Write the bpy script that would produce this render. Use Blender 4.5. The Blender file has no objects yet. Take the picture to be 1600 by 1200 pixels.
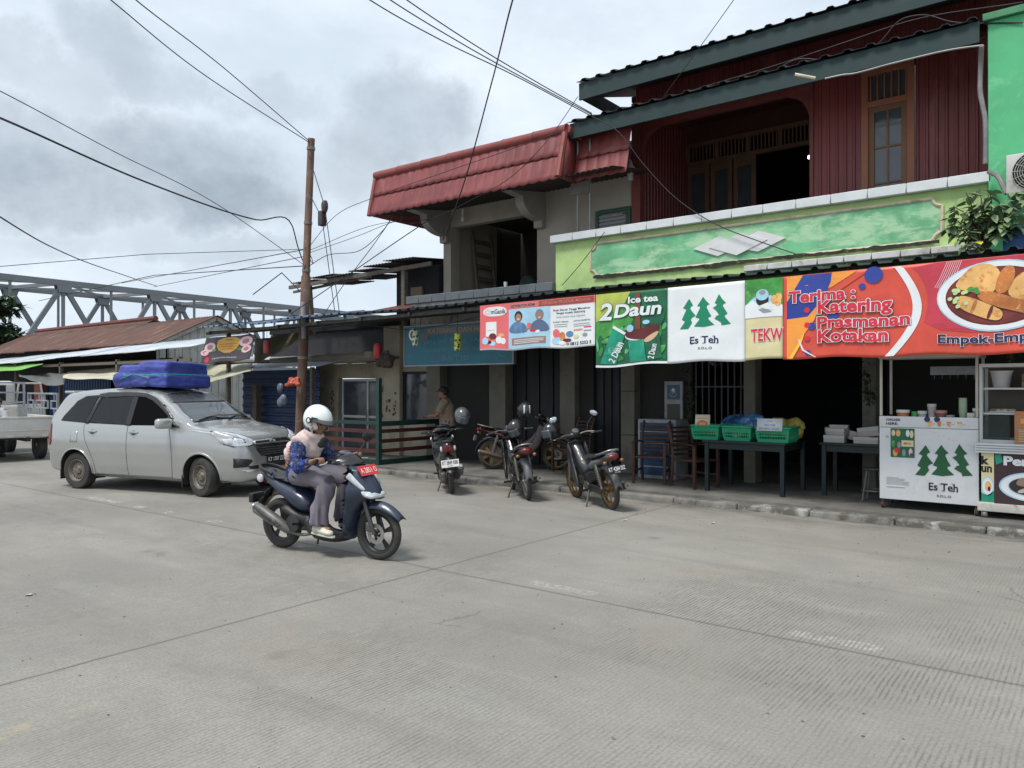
import bpy, bmesh, math, random
from mathutils import Vector as V, Matrix as MX, noise
from mathutils.geometry import delaunay_2d_cdt
from mathutils.bvhtree import BVHTree
R = math.radians
rng = random.Random(7)
sc = bpy.context.scene
col = sc.collection

# ------------------------------------------------------------------ camera
CAM_H = 1.68
YAW = 127.8                                 # heading of the view, degrees from +X
VD = V((math.cos(R(YAW)), math.sin(R(YAW)), 0))
RD = V((VD.y, -VD.x, 0))
cam = bpy.data.cameras.new('camera'); cam.lens = 27.0; cam.sensor_width = 36.0
cam.clip_end = 2000; cam.clip_start = 0.05
camo = bpy.data.objects.new('camera', cam); col.objects.link(camo)
camo.location = (0, 0, CAM_H); camo.rotation_euler = (R(90.29), 0, R(YAW - 90))
sc.camera = camo
sc.view_settings.view_transform = 'Standard'; sc.view_settings.look = 'None'
sc.view_settings.exposure = 0.0; sc.view_settings.gamma = 1.0

def ray(px, py):                            # direction seen at a photo pixel, unit depth
    return VD + RD * ((px - 800) / 1200) + V((0, 0, (606 - py) / 1200))
def at(px, py, Y):                          # where that direction meets the upright plane y = Y
    r = ray(px, py); return V((0, 0, CAM_H)) + r * (Y / r.y)
def atx(px, py, X):
    r = ray(px, py); return V((0, 0, CAM_H)) + r * (X / r.x)
def atd(px, py, d): return V((0, 0, CAM_H)) + ray(px, py) * d
def gnd(px, py, z=0.0):
    r = ray(px, py); return V((0, 0, CAM_H)) + r * ((z - CAM_H) / r.z)

# ------------------------------------------------------------------ world + sun
SUN_EL, SUN_AZ = 62, 262                    # degrees; azimuth of the sun from +X
w = bpy.data.worlds.new('World'); sc.world = w; w.use_nodes = True
nt = w.node_tree; nt.nodes.clear()
class NT:
    def __init__(s, t): s.t = t
    def n(s, typ, **kw):
        o = s.t.nodes.new(typ)
        for k, v in kw.items():
            if k.startswith('i_'):
                key = k[2:]; key = int(key) if key.isdigit() else key
                o.inputs[key].default_value = v
            else: setattr(o, k, v)
        return o
    def l(s, a, b): s.t.links.new(a, b)
    def math(s, op, a, b=None, clamp=False):
        m = s.n('ShaderNodeMath', operation=op, use_clamp=clamp)
        for i, x in enumerate((a, b)):
            if x is None: continue
            if isinstance(x, (int, float)): m.inputs[i].default_value = x
            else: s.l(x, m.inputs[i])
        return m.outputs[0]
    def mixc(s, f, a, b, typ='MIX'):
        m = s.n('ShaderNodeMix', data_type='RGBA', blend_type=typ)
        for x, i in ((f, 0), (a, 6), (b, 7)):
            if isinstance(x, (int, float)): m.inputs[i].default_value = x
            elif isinstance(x, tuple): m.inputs[i].default_value = (*x[:3], 1)
            else: s.l(x, m.inputs[i])
        return m.outputs[2]
    def ramp(s, f, a, b, va=0.0, vb=1.0):
        m = s.n('ShaderNodeMapRange', interpolation_type='SMOOTHSTEP')
        s.l(f, m.inputs[0])
        for i, x in enumerate((a, b, va, vb)): m.inputs[i + 1].default_value = x
        return m.outputs[0]
    def noise(s, vec, scale, detail=4, rough=.55, dist=0.0):
        m = s.n('ShaderNodeTexNoise'); m.inputs['Scale'].default_value = scale
        m.inputs['Detail'].default_value = detail; m.inputs['Roughness'].default_value = rough
        m.inputs['Distortion'].default_value = dist
        if vec is not None: s.l(vec, m.inputs['Vector'])
        return m.outputs[0]
    def mapv(s, vec, scale=(1, 1, 1), rot=(0, 0, 0), loc=(0, 0, 0)):
        m = s.n('ShaderNodeMapping'); m.inputs['Scale'].default_value = scale
        m.inputs['Rotation'].default_value = rot; m.inputs['Location'].default_value = loc
        s.l(vec, m.inputs['Vector']); return m.outputs[0]
N = NT(nt)
sky = N.n('ShaderNodeTexSky', sky_type='NISHITA', sun_disc=False)
sky.sun_elevation = R(SUN_EL); sky.sun_rotation = R(90 - SUN_AZ)
sky.air_density = 1.2; sky.dust_density = 3.0
gen = N.n('ShaderNodeTexCoord').outputs['Generated']
warp = N.noise(gen, 3.5, 5, .6)
wv = N.n('ShaderNodeVectorMath', operation='MULTIPLY_ADD')
nz3 = N.n('ShaderNodeTexNoise', i_Scale=4.0, i_Detail=6.0, i_Roughness=.62); N.l(gen, nz3.inputs['Vector'])
sub = N.n('ShaderNodeVectorMath', operation='SUBTRACT'); N.l(nz3.outputs['Color'], sub.inputs[0]); sub.inputs[1].default_value = (.5, .5, .5)
N.l(sub.outputs[0], wv.inputs[0]); wv.inputs[1].default_value = (.30, .30, .22); N.l(gen, wv.inputs[2])
cl = None
def cloud(px, py, rx, ry, amt):             # a grey cloud bank, given by its direction in the sky
    global cl
    c = ray(px, py).normalized(); out = None
    d = N.n('ShaderNodeVectorMath', operation='SUBTRACT'); N.l(wv.outputs[0], d.inputs[0]); d.inputs[1].default_value = c
    for ax, rr in ((RD, rx / 1200), (V((0, 0, 1)), ry / 1200)):
        dt = N.n('ShaderNodeVectorMath', operation='DOT_PRODUCT'); N.l(d.outputs[0], dt.inputs[0]); dt.inputs[1].default_value = ax
        q = N.math('POWER', N.math('DIVIDE', dt.outputs['Value'], rr), 2.0)
        out = q if out is None else N.math('ADD', out, q)
    f = N.math('MULTIPLY', N.ramp(out, 0.15, 1.5, 1.0, 0.0), amt)
    fr = N.n('ShaderNodeVectorMath', operation='DOT_PRODUCT'); N.l(gen, fr.inputs[0]); fr.inputs[1].default_value = c
    f = N.math('MULTIPLY', f, N.math('GREATER_THAN', fr.outputs['Value'], 0.2))
    cl = f if cl is None else N.math('MAXIMUM', cl, f)
for a in ((150, 255, 230, 75, .9), (310, 310, 130, 60, .95), (120, 300, 200, 60, .85), (640, 215, 150, 80, .75), (590, 265, 120, 40, .6), (230, 115, 90, 45, .6),
          (90, 130, 90, 30, .45), (420, 150, 60, 35, .35), (330, 400, 260, 25, .4), (60, 395, 120, 30, .35), (560, 400, 60, 30, .25)): cloud(*a)
big = N.noise(N.mapv(gen, (1, 1, 2.2)), 2.6, 6, .6)
fine = N.noise(N.mapv(gen, (1, 1, 1.8)), 9.0, 6, .6)
base = N.mixc(N.ramp(big, .36, .68), (5.4, 6.2, 7.0), (6.8, 7.5, 8.2))
base = N.mixc(N.ramp(fine, .35, .75, 0, .35), base, (4.9, 5.55, 6.3))
grey = N.mixc(N.ramp(fine, .3, .7), (2.75, 3.25, 3.8), (3.9, 4.5, 5.1))
clf = N.math('MULTIPLY', cl, N.ramp(N.noise(gen, 6.0, 6, .62), .28, .62, .45, 1.0), clamp=True)
cc = N.mixc(clf, base, grey)
sx = N.n('ShaderNodeSeparateXYZ'); N.l(gen, sx.inputs[0])
skyc = N.mixc(N.math('MULTIPLY', N.ramp(sx.outputs[2], 0.0, .6), .12), cc, sky.outputs[0])
bg = N.n('ShaderNodeBackground'); bg.inputs['Strength'].default_value = 0.1
N.l(skyc, bg.inputs['Color'])
wo = N.n('ShaderNodeOutputWorld'); N.l(bg.outputs[0], wo.inputs[0])

sl = bpy.data.lights.new('sun', 'SUN'); sl.energy = 2.3; sl.angle = R(16); sl.color = (1, .96, .9)
so = bpy.data.objects.new('sun', sl); col.objects.link(so)
sd = V((math.cos(R(SUN_AZ)) * math.cos(R(SUN_EL)), math.sin(R(SUN_AZ)) * math.cos(R(SUN_EL)), math.sin(R(SUN_EL))))
so.rotation_euler = sd.to_track_quat('Z', 'Y').to_euler(); so.location = (0, 0, 30)
sc.view_settings.exposure = 0.45

# ------------------------------------------------------------------ materials
def s(r, g, b):
    f = lambda c: (c / 255 / 12.92) if c <= 10 else ((c / 255 + .055) / 1.055) ** 2.4
    return (f(r), f(g), f(b))
MATS = {}
def mat(name, c, rough=.6, metal=0.0, var=.18, scale=5.0, stretch=(1, 1, 1), bump=0.0, bscale=60.0,
        dirt=None, damt=.5, dscale=2.5, dstretch=(1, 1, 1), coat=0.0, alpha=1.0, spec=.5, emit=None, trans=0.0, wave=None):
    if name in MATS: return MATS[name]
    m = bpy.data.materials.new(name); m.use_nodes = True; t = NT(m.node_tree)
    b = m.node_tree.nodes['Principled BSDF']
    oc = t.n('ShaderNodeTexCoord').outputs['Object']
    n1 = t.noise(t.mapv(oc, stretch), scale, 5, .6)
    lo = tuple(x * (1 - var) for x in c); hi = tuple(min(1, x * (1 + var)) for x in c)
    cc = t.mixc(t.ramp(n1, .3, .7), lo, hi)
    rsock = t.ramp(n1, .3, .7, max(.02, rough - .08), min(1, rough + .1))
    if dirt:
        n2 = t.noise(t.mapv(oc, dstretch, loc=(3.1, 1.7, .4)), dscale, 7, .68, .4)
        f = t.math('MULTIPLY', t.ramp(n2, .62 - .25 * damt, .80 - .25 * damt), min(1, .35 + damt))
        cc = t.mixc(f, cc, dirt)
    t.l(cc, b.inputs['Base Color']); t.l(rsock, b.inputs['Roughness'])
    b.inputs['Metallic'].default_value = metal
    b.inputs['Specular IOR Level'].default_value = spec
    if coat: b.inputs['Coat Weight'].default_value = coat; b.inputs['Coat Roughness'].default_value = .08
    if alpha < 1: b.inputs['Alpha'].default_value = alpha
    if trans: b.inputs['Transmission Weight'].default_value = trans
    if emit:
        b.inputs['Emission Color'].default_value = (*c, 1); b.inputs['Emission Strength'].default_value = emit
    if bump:
        bn = t.n('ShaderNodeBump'); bn.inputs['Strength'].default_value = bump; bn.inputs['Distance'].default_value = .02
        t.l(t.noise(t.mapv(oc, stretch), bscale, 4, .6), bn.inputs['Height']); t.l(bn.outputs[0], b.inputs['Normal'])
    MATS[name] = m
    return m

# ------------------------------------------------------------------ mesh builder
class MB:
    def __init__(self): self.v = []; self.f = []
    def add(self, vs, fs):
        o = len(self.v); self.v += [V(p) for p in vs]; self.f += [tuple(i + o for i in q) for q in fs]; return self
    def box(self, x0, x1, y0, y1, z0, z1, m=None):
        p = [(x, y, z) for z in (z0, z1) for y in (y0, y1) for x in (x0, x1)]
        if m is not None: p = [m @ V(q) for q in p]
        return self.add(p, [(0, 2, 3, 1), (4, 5, 7, 6), (0, 1, 5, 4), (2, 6, 7, 3), (0, 4, 6, 2), (1, 3, 7, 5)])
    def bar(self, a, b, wx, wy=None, up=(0, 0, 1)):       # square bar from a to b
        a, b = V(a), V(b); wy = wy or wx; d = (b - a).normalized(); u = V(up)
        if abs(d.dot(u)) > .98: u = V((1, 0, 0))
        sx = d.cross(u).normalized(); sy = sx.cross(d)
        p = [q + sx * (i * wx / 2) + sy * (j * wy / 2) for q in (a, b) for i, j in ((-1, -1), (1, -1), (1, 1), (-1, 1))]
        return self.add(p, [(3, 2, 1, 0), (4, 5, 6, 7), (0, 1, 5, 4), (1, 2, 6, 5), (2, 3, 7, 6), (3, 0, 4, 7)])
    def tube(self, pts, r, seg=8, cap=True, flat=1.0, closed=False):
        pts = [V(p) for p in pts]; n = len(pts); rs = r if isinstance(r, (list, tuple)) else [r] * n
        o = len(self.v); prev = None
        for i, p in enumerate(pts):
            if closed: d = (pts[(i + 1) % n] - pts[i - 1])
            else: d = pts[min(i + 1, n - 1)] - pts[max(i - 1, 0)]
            d = d.normalized() if d.length > 1e-9 else V((0, 0, 1))
            if prev is None:
                u = V((0, 0, 1)) if abs(d.z) < .9 else V((1, 0, 0)); sx = d.cross(u).normalized()
            else:
                sx = (prev - d * prev.dot(d)); sx = sx.normalized() if sx.length > 1e-6 else d.orthogonal().normalized()
            prev = sx; sy = d.cross(sx)
            rr = rs[i]; ra, rb = (rr if isinstance(rr, tuple) else (rr, rr * flat))
            for k in range(seg):
                a = 2 * math.pi * k / seg
                self.v.append(p + sx * (math.cos(a) * ra) + sy * (math.sin(a) * rb))
        m = n if closed else n - 1
        for i in range(m):
            j = (i + 1) % n
            for k in range(seg):
                k2 = (k + 1) % seg
                self.f.append((o + i * seg + k, o + i * seg + k2, o + j * seg + k2, o + j * seg + k))
        if cap and not closed:
            self.f.append(tuple(o + k for k in reversed(range(seg)))); self.f.append(tuple(o + (n - 1) * seg + k for k in range(seg)))
        return self
    def cyl(self, a, b, r0, r1=None, seg=16): return self.tube([a, b], [r0, r0 if r1 is None else r1], seg)
    def lathe(self, prof, c=(0, 0, 0), axis='Z', seg=24, m=None):   # prof: (radius, height) along axis
        o = len(self.v); c = V(c)
        for r, h in prof:
            for k in range(seg):
                a = 2 * math.pi * k / seg; x, y = r * math.cos(a), r * math.sin(a)
                p = V((x, y, h)) if axis == 'Z' else (V((x, h, y)) if axis == 'Y' else V((h, x, y)))
                p = p + c
                self.v.append(m @ p if m is not None else p)
        for i in range(len(prof) - 1):
            for k in range(seg):
                k2 = (k + 1) % seg
                self.f.append((o + i * seg + k, o + i * seg + k2, o + (i + 1) * seg + k2, o + (i + 1) * seg + k))
        return self
    def ell(self, c, rx, ry, rz, seg=16, rings=10, m=None):
        o = len(self.v); c = V(c)
        for i in range(rings + 1):
            t = math.pi * i / rings
            for k in range(seg):
                a = 2 * math.pi * k / seg
                p = V((rx * math.sin(t) * math.cos(a), ry * math.sin(t) * math.sin(a), -rz * math.cos(t)))
                if m is not None: p = m @ p
                self.v.append(c + p)
        for i in range(rings):
            for k in range(seg):
                k2 = (k + 1) % seg
                self.f.append((o + i * seg + k, o + i * seg + k2, o + (i + 1) * seg + k2, o + (i + 1) * seg + k))
        return self
    def grid(self, fn, nu, nv):
        o = len(self.v)
        for j in range(nv + 1):
            for i in range(nu + 1): self.v.append(V(fn(i / nu, j / nv)))
        for j in range(nv):
            for i in range(nu):
                a = o + j * (nu + 1) + i; self.f.append((a, a + 1, a + nu + 2, a + nu + 1))
        return self
    def prism(self, poly, fn, d):                         # poly in 2D, fn(u, v, depth) -> 3D, extruded from 0 to d
        n = len(poly); vs, fs = fill(poly)
        o = len(self.v); m = len(vs)
        for q in (0, d): self.v += [V(fn(p[0], p[1], q)) for p in vs]
        for t in fs:
            self.f.append(tuple(o + i for i in reversed(t))); self.f.append(tuple(o + m + i for i in t))
        b = len(self.v)
        for q in (0, d): self.v += [V(fn(p[0], p[1], q)) for p in poly]
        for i in range(n):
            j = (i + 1) % n; self.f.append((b + i, b + j, b + n + j, b + n + i))
        return self
    def rbox(self, x0, x1, y0, y1, z0, z1, r=.02, m=None, seg=3):   # box with rounded upright and level edges
        o = MB(); cx, cy, cz = (x0 + x1) / 2, (y0 + y1) / 2, (z0 + z1) / 2
        o.box(x0, x1, y0, y1, z0, z1)
        bm = bmesh.new(); vs = [bm.verts.new(p) for p in o.v]
        for f in o.f: bm.faces.new([vs[i] for i in f])
        bmesh.ops.bevel(bm, geom=bm.edges[:], offset=r, segments=seg, profile=.5, affect='EDGES')
        bm.verts.index_update()
        self.add([(m @ v.co if m is not None else v.co.copy()) for v in bm.verts], [tuple(v.index for v in f.verts) for f in bm.faces])
        bm.free(); return self
    def xf(self, m): self.v = [m @ p for p in self.v]; return self
    def mir(self):                                        # add the mirror image in y
        o = len(self.v); self.v += [V((p.x, -p.y, p.z)) for p in self.v]
        self.f += [tuple(i + o for i in reversed(q)) for q in self.f]; return self
    def me(self, name):
        m = bpy.data.meshes.new(name); m.from_pydata([tuple(p) for p in self.v], [], self.f); m.validate(); return m
    def build(self, name, mt, parent=None, world=False, smooth=True, ang=38, bevel=0.0, solid=0.0, kind=None, sub=0, recalc=True):
        if parent is not None and world:
            r = parent
            while r.parent: r = r.parent
            inv = (MX.Translation(r.location) @ r.rotation_euler.to_matrix().to_4x4()).inverted()
            self.v = [inv @ p for p in self.v]
        m = self.me(name)
        if recalc:
            bm = bmesh.new(); bm.from_mesh(m); bmesh.ops.remove_doubles(bm, verts=bm.verts, dist=1e-5)
            bmesh.ops.recalc_face_normals(bm, faces=bm.faces); bm.to_mesh(m); bm.free()
        if smooth:
            m.shade_smooth(); m.set_sharp_from_angle(angle=R(ang))
        o = bpy.data.objects.new(name, m); col.objects.link(o)
        if mt: m.materials.append(mt)
        if parent is not None: o.parent = parent
        if solid:
            k = o.modifiers.new('solid', 'SOLIDIFY'); k.thickness = solid; k.offset = 0
        if bevel:
            k = o.modifiers.new('bevel', 'BEVEL'); k.width = bevel; k.segments = 2; k.limit_method = 'ANGLE'; k.angle_limit = R(40)
        if sub:
            k = o.modifiers.new('sub', 'SUBSURF'); k.levels = sub; k.render_levels = sub
        if kind: o['kind'] = kind
        return o

def crvl(pts, n=8):                                       # the same, with knots spaced by length so uneven spans do not bulge
    pts = [V(p) for p in pts]; out = []; m = len(pts)
    for i in range(m - 1):
        p1, p2 = pts[i], pts[i + 1]; L = (p2 - p1).length
        tg = lambda k: ((pts[k] - pts[k - 1]) / max(1e-6, (pts[k] - pts[k - 1]).length) * (pts[k + 1] - pts[k]).length + (pts[k + 1] - pts[k]) / max(1e-6, (pts[k + 1] - pts[k]).length) * (pts[k] - pts[k - 1]).length) / ((pts[k + 1] - pts[k]).length + (pts[k] - pts[k - 1]).length) if 0 < k < m - 1 else (pts[min(k + 1, m - 1)] - pts[max(k - 1, 0)]).normalized()
        a, b = tg(i) * L, tg(i + 1) * L
        for k in range(n): t = k / n; out.append(p1 * (2 * t ** 3 - 3 * t * t + 1) + a * (t ** 3 - 2 * t * t + t) + p2 * (3 * t * t - 2 * t ** 3) + b * (t ** 3 - t * t))
    return out + [pts[-1]]
def fill(poly, step=None, extra=()):                      # triangulate a 2D outline, with inner points on a grid
    pts = [V((p[0], p[1])) for p in poly]; n = len(pts); ed = [(i, (i + 1) % n) for i in range(n)]
    if step:
        q = []; 
        for i in range(n):
            a, b = pts[i], pts[(i + 1) % n]; k = max(1, int((b - a).length / step))
            q += [a.lerp(b, t / k) for t in range(k)]
        pts = q; n = len(pts); ed = [(i, (i + 1) % n) for i in range(n)]
        x0, x1 = min(p.x for p in pts), max(p.x for p in pts); y0, y1 = min(p.y for p in pts), max(p.y for p in pts)
        j = 0; y = y0 + step * .5
        while y < y1:
            x = x0 + step * (.5 if j % 2 else .95)
            while x < x1:
                if inside(x, y, pts): pts.append(V((x, y)))
                x += step
            y += step * .87; j += 1
    r = delaunay_2d_cdt(pts, ed, [list(range(n))], 1, 1e-6)
    return [tuple(p) for p in r[0]], [tuple(f) for f in r[2]]
def inside(x, y, p):
    c = False; n = len(p)
    for i in range(n):
        a, b = p[i], p[i - 1]
        if (a[1] > y) != (b[1] > y) and x < (b[0] - a[0]) * (y - a[1]) / (b[1] - a[1] + 1e-12) + a[0]: c = not c
    return c
def smoothp(poly, it=2):                                  # corner-cutting of a closed outline
    for _ in range(it):
        q = []; n = len(poly)
        for i in range(n):
            a, b = poly[i], poly[(i + 1) % n]
            q += [(a[0] * .75 + b[0] * .25, a[1] * .75 + b[1] * .25), (a[0] * .25 + b[0] * .75, a[1] * .25 + b[1] * .75)]
        poly = q
    return poly
def crv(pts, n=8):                                        # smooth curve through 3D points
    pts = [V(p) for p in pts]; out = []
    for i in range(len(pts) - 1):
        p0, p1, p2, p3 = pts[max(i - 1, 0)], pts[i], pts[i + 1], pts[min(i + 2, len(pts) - 1)]
        for k in range(n):
            t = k / n
            out.append(.5 * ((2 * p1) + (p2 - p0) * t + (2 * p0 - 5 * p1 + 4 * p2 - p3) * t * t + (3 * p1 - p0 - 3 * p2 + p3) * t ** 3))
    return out + [pts[-1]]
def dist_edge(x, y, p):
    d = 1e9; n = len(p); q = V((x, y))
    for i in range(n):
        a, b = V(p[i][:2]), V(p[i - 1][:2]); e = b - a; t = max(0, min(1, (q - a).dot(e) / (e.dot(e) + 1e-12)))
        d = min(d, (q - a - e * t).length)
    return d
def pillow(mb, poly, th, r, step=.035, sm=2, yo=0.0, fn=None):   # outline in (x, z) swollen to half-thickness th (number or function) in y
    poly = smoothp(poly, sm) if sm else poly
    vs, fs = fill(poly, step); n = len(vs); top = []; bot = []
    for x, z in vs:
        d = min(1, dist_edge(x, z, poly) / r); h = math.sqrt(max(0, 1 - (1 - d) ** 2)); t = th(x, z) if callable(th) else th
        top.append((x, yo + t * h + .0005, z)); bot.append((x, yo - t * h - .0005, z))
    if fn: top = [fn(*p) for p in top]; bot = [fn(*p) for p in bot]
    o = len(mb.v); mb.v += [V(p) for p in top + bot]
    edge = {}
    for f in fs:
        mb.f.append(tuple(o + i for i in f)); mb.f.append(tuple(o + n + i for i in reversed(f)))
        for i in range(len(f)):
            a, b = f[i], f[(i + 1) % len(f)]; k = (min(a, b), max(a, b)); edge[k] = None if k in edge else (a, b)
    for e in edge.values():
        if e: a, b = e; mb.f.append((o + b, o + a, o + n + a, o + n + b))
    return mb

# ------------------------------------------------------------------ things, labels, copies
def tag(o, label=None, cat=None, group=None, kind=None):
    if label: o['label'] = label
    if cat: o['category'] = cat
    if group: o['group'] = group
    if kind: o['kind'] = kind
    return o
def thing(name, label, cat, loc=(0, 0, 0), rz=0.0, group=None):
    o = bpy.data.objects.new(name, None); col.objects.link(o); o.empty_display_size = .1
    o.location = loc; o.rotation_euler = (0, 0, rz); return tag(o, label, cat, group)
def copy_tree(o, parent=None, skip=()):
    c = o.copy(); col.objects.link(c); c.parent = parent
    for ch in list(o.children):
        if ch.name.split('.')[0] not in skip: copy_tree(ch, c, skip)
    return c
def remesh(mb, voxel, smooth_it=6, disp=None):            # fuse overlapping shapes into one continuous skin
    m = mb.me('tmp'); o = bpy.data.objects.new('tmp', m); col.objects.link(o)
    k = o.modifiers.new('r', 'REMESH'); k.mode = 'VOXEL'; k.voxel_size = voxel
    if smooth_it:
        k = o.modifiers.new('s', 'SMOOTH'); k.factor = .5; k.iterations = smooth_it
    dg = bpy.context.evaluated_depsgraph_get(); e = o.evaluated_get(dg); me = e.to_mesh()
    out = MB(); out.v = [v.co.copy() for v in me.vertices]; out.f = [tuple(p.vertices) for p in me.polygons]
    if disp: 
        nr = [v.normal.copy() for v in me.vertices]; out.v = [p + n * disp(p) for p, n in zip(out.v, nr)]
    e.to_mesh_clear(); bpy.data.objects.remove(o); bpy.data.meshes.remove(m)
    return out
_txt = {}
def text_polys(body, bold=0.0, shear=0.0):                # letters as flat triangles, width and height of their box
    k = (body, bold, shear)
    if k in _txt: return _txt[k]
    c = bpy.data.curves.new('t', 'FONT'); c.body = body; c.size = 1; c.offset = bold; c.shear = shear; c.fill_mode = 'FRONT'; c.resolution_u = 4
    o = bpy.data.objects.new('t', c); col.objects.link(o)
    dg = bpy.context.evaluated_depsgraph_get(); dg.update(); e = o.evaluated_get(dg); me = e.to_mesh()
    vs = [(v.co.x, v.co.y) for v in me.vertices]; fs = [tuple(p.vertices) for p in me.polygons]
    e.to_mesh_clear(); bpy.data.objects.remove(o); bpy.data.curves.remove(c)
    _txt[k] = (vs, fs); return _txt[k]
class Sheet:
    """Flat or wavy printed surface: fn(u, v, off) -> 3D, with prints laid on it layer by layer."""
    def __init__(self, fn, parent, step=.12, world=True, lay=.0013, base=.0032): self.fn = fn; self.base = base; self.p = parent; self.step = step; self.k = 0; self.world = world; self.lay = lay; self.q = {}
    def poly(self, name, mt, pts, up=0, sm=0):
        pts = smoothp(pts, sm) if sm else pts
        vs, fs = fill(pts, self.step); self._put(name, mt, vs, fs, up)
    def disc(self, name, mt, cu, cv, ru, rv=None, up=0, n=24, a0=0, a1=360):
        rv = rv or ru
        self.poly(name, mt, [(cu + ru * math.cos(R(a0 + (a1 - a0) * i / n)), cv + rv * math.sin(R(a0 + (a1 - a0) * i / n))) for i in range(n)], up)
    def rect(self, name, mt, u0, v0, u1, v1, up=0): self.poly(name, mt, [(u0, v0), (u1, v0), (u1, v1), (u0, v1)], up)
    def ring(self, name, mt, cu, cv, r0, r1, a0=0, a1=360, n=28, up=0, asp=1.0):
        o = [(cu + r1 * math.cos(R(a0 + (a1 - a0) * i / n)), cv + asp * r1 * math.sin(R(a0 + (a1 - a0) * i / n))) for i in range(n + 1)]
        q = [(cu + r0 * math.cos(R(a0 + (a1 - a0) * i / n)), cv + asp * r0 * math.sin(R(a0 + (a1 - a0) * i / n))) for i in range(n + 1)]
        vs = o + q; fs = [(i, i + 1, n + 2 + i, n + 1 + i) for i in range(n)]
        self._put(name, mt, vs, fs, up)
    def text(self, name, mt, body, u0, v0, u1, v1, bold=0.0, shear=0.0, up=0, rot=0.0, ref=None):
        vs, fs = text_polys(body, bold, shear)
        rv = text_polys(body, 0.0 if ref is None else ref, shear)[0]
        x0, x1 = min(p[0] for p in rv), max(p[0] for p in rv); y0, y1 = min(p[1] for p in rv), max(p[1] for p in rv)
        sx, sy = (u1 - u0) / (x1 - x0), (v1 - v0) / (y1 - y0)
        q = [(u0 + (p[0] - x0) * sx, v0 + (p[1] - y0) * sy) for p in vs]
        if rot:
            c, sn = math.cos(rot), math.sin(rot); q = [(u0 + (a - u0) * c - (b - v0) * sn, v0 + (a - u0) * sn + (b - v0) * c) for a, b in q]
        self._put(name, mt, q, fs, up)
    def _put(self, name, mt, vs, fs, up):
        k = (name, mt.name, up)
        if k not in self.q: self.q[k] = (MB(), mt)
        self.q[k][0].add([self.fn(p[0], p[1], self.base + self.lay * (1 + up)) for p in vs], fs)
    def done(self):
        for (name, _, up), (mb, mt) in self.q.items(): mb.build(name, mt, self.p, world=self.world, smooth=False, recalc=False)
        self.q = {}
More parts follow.
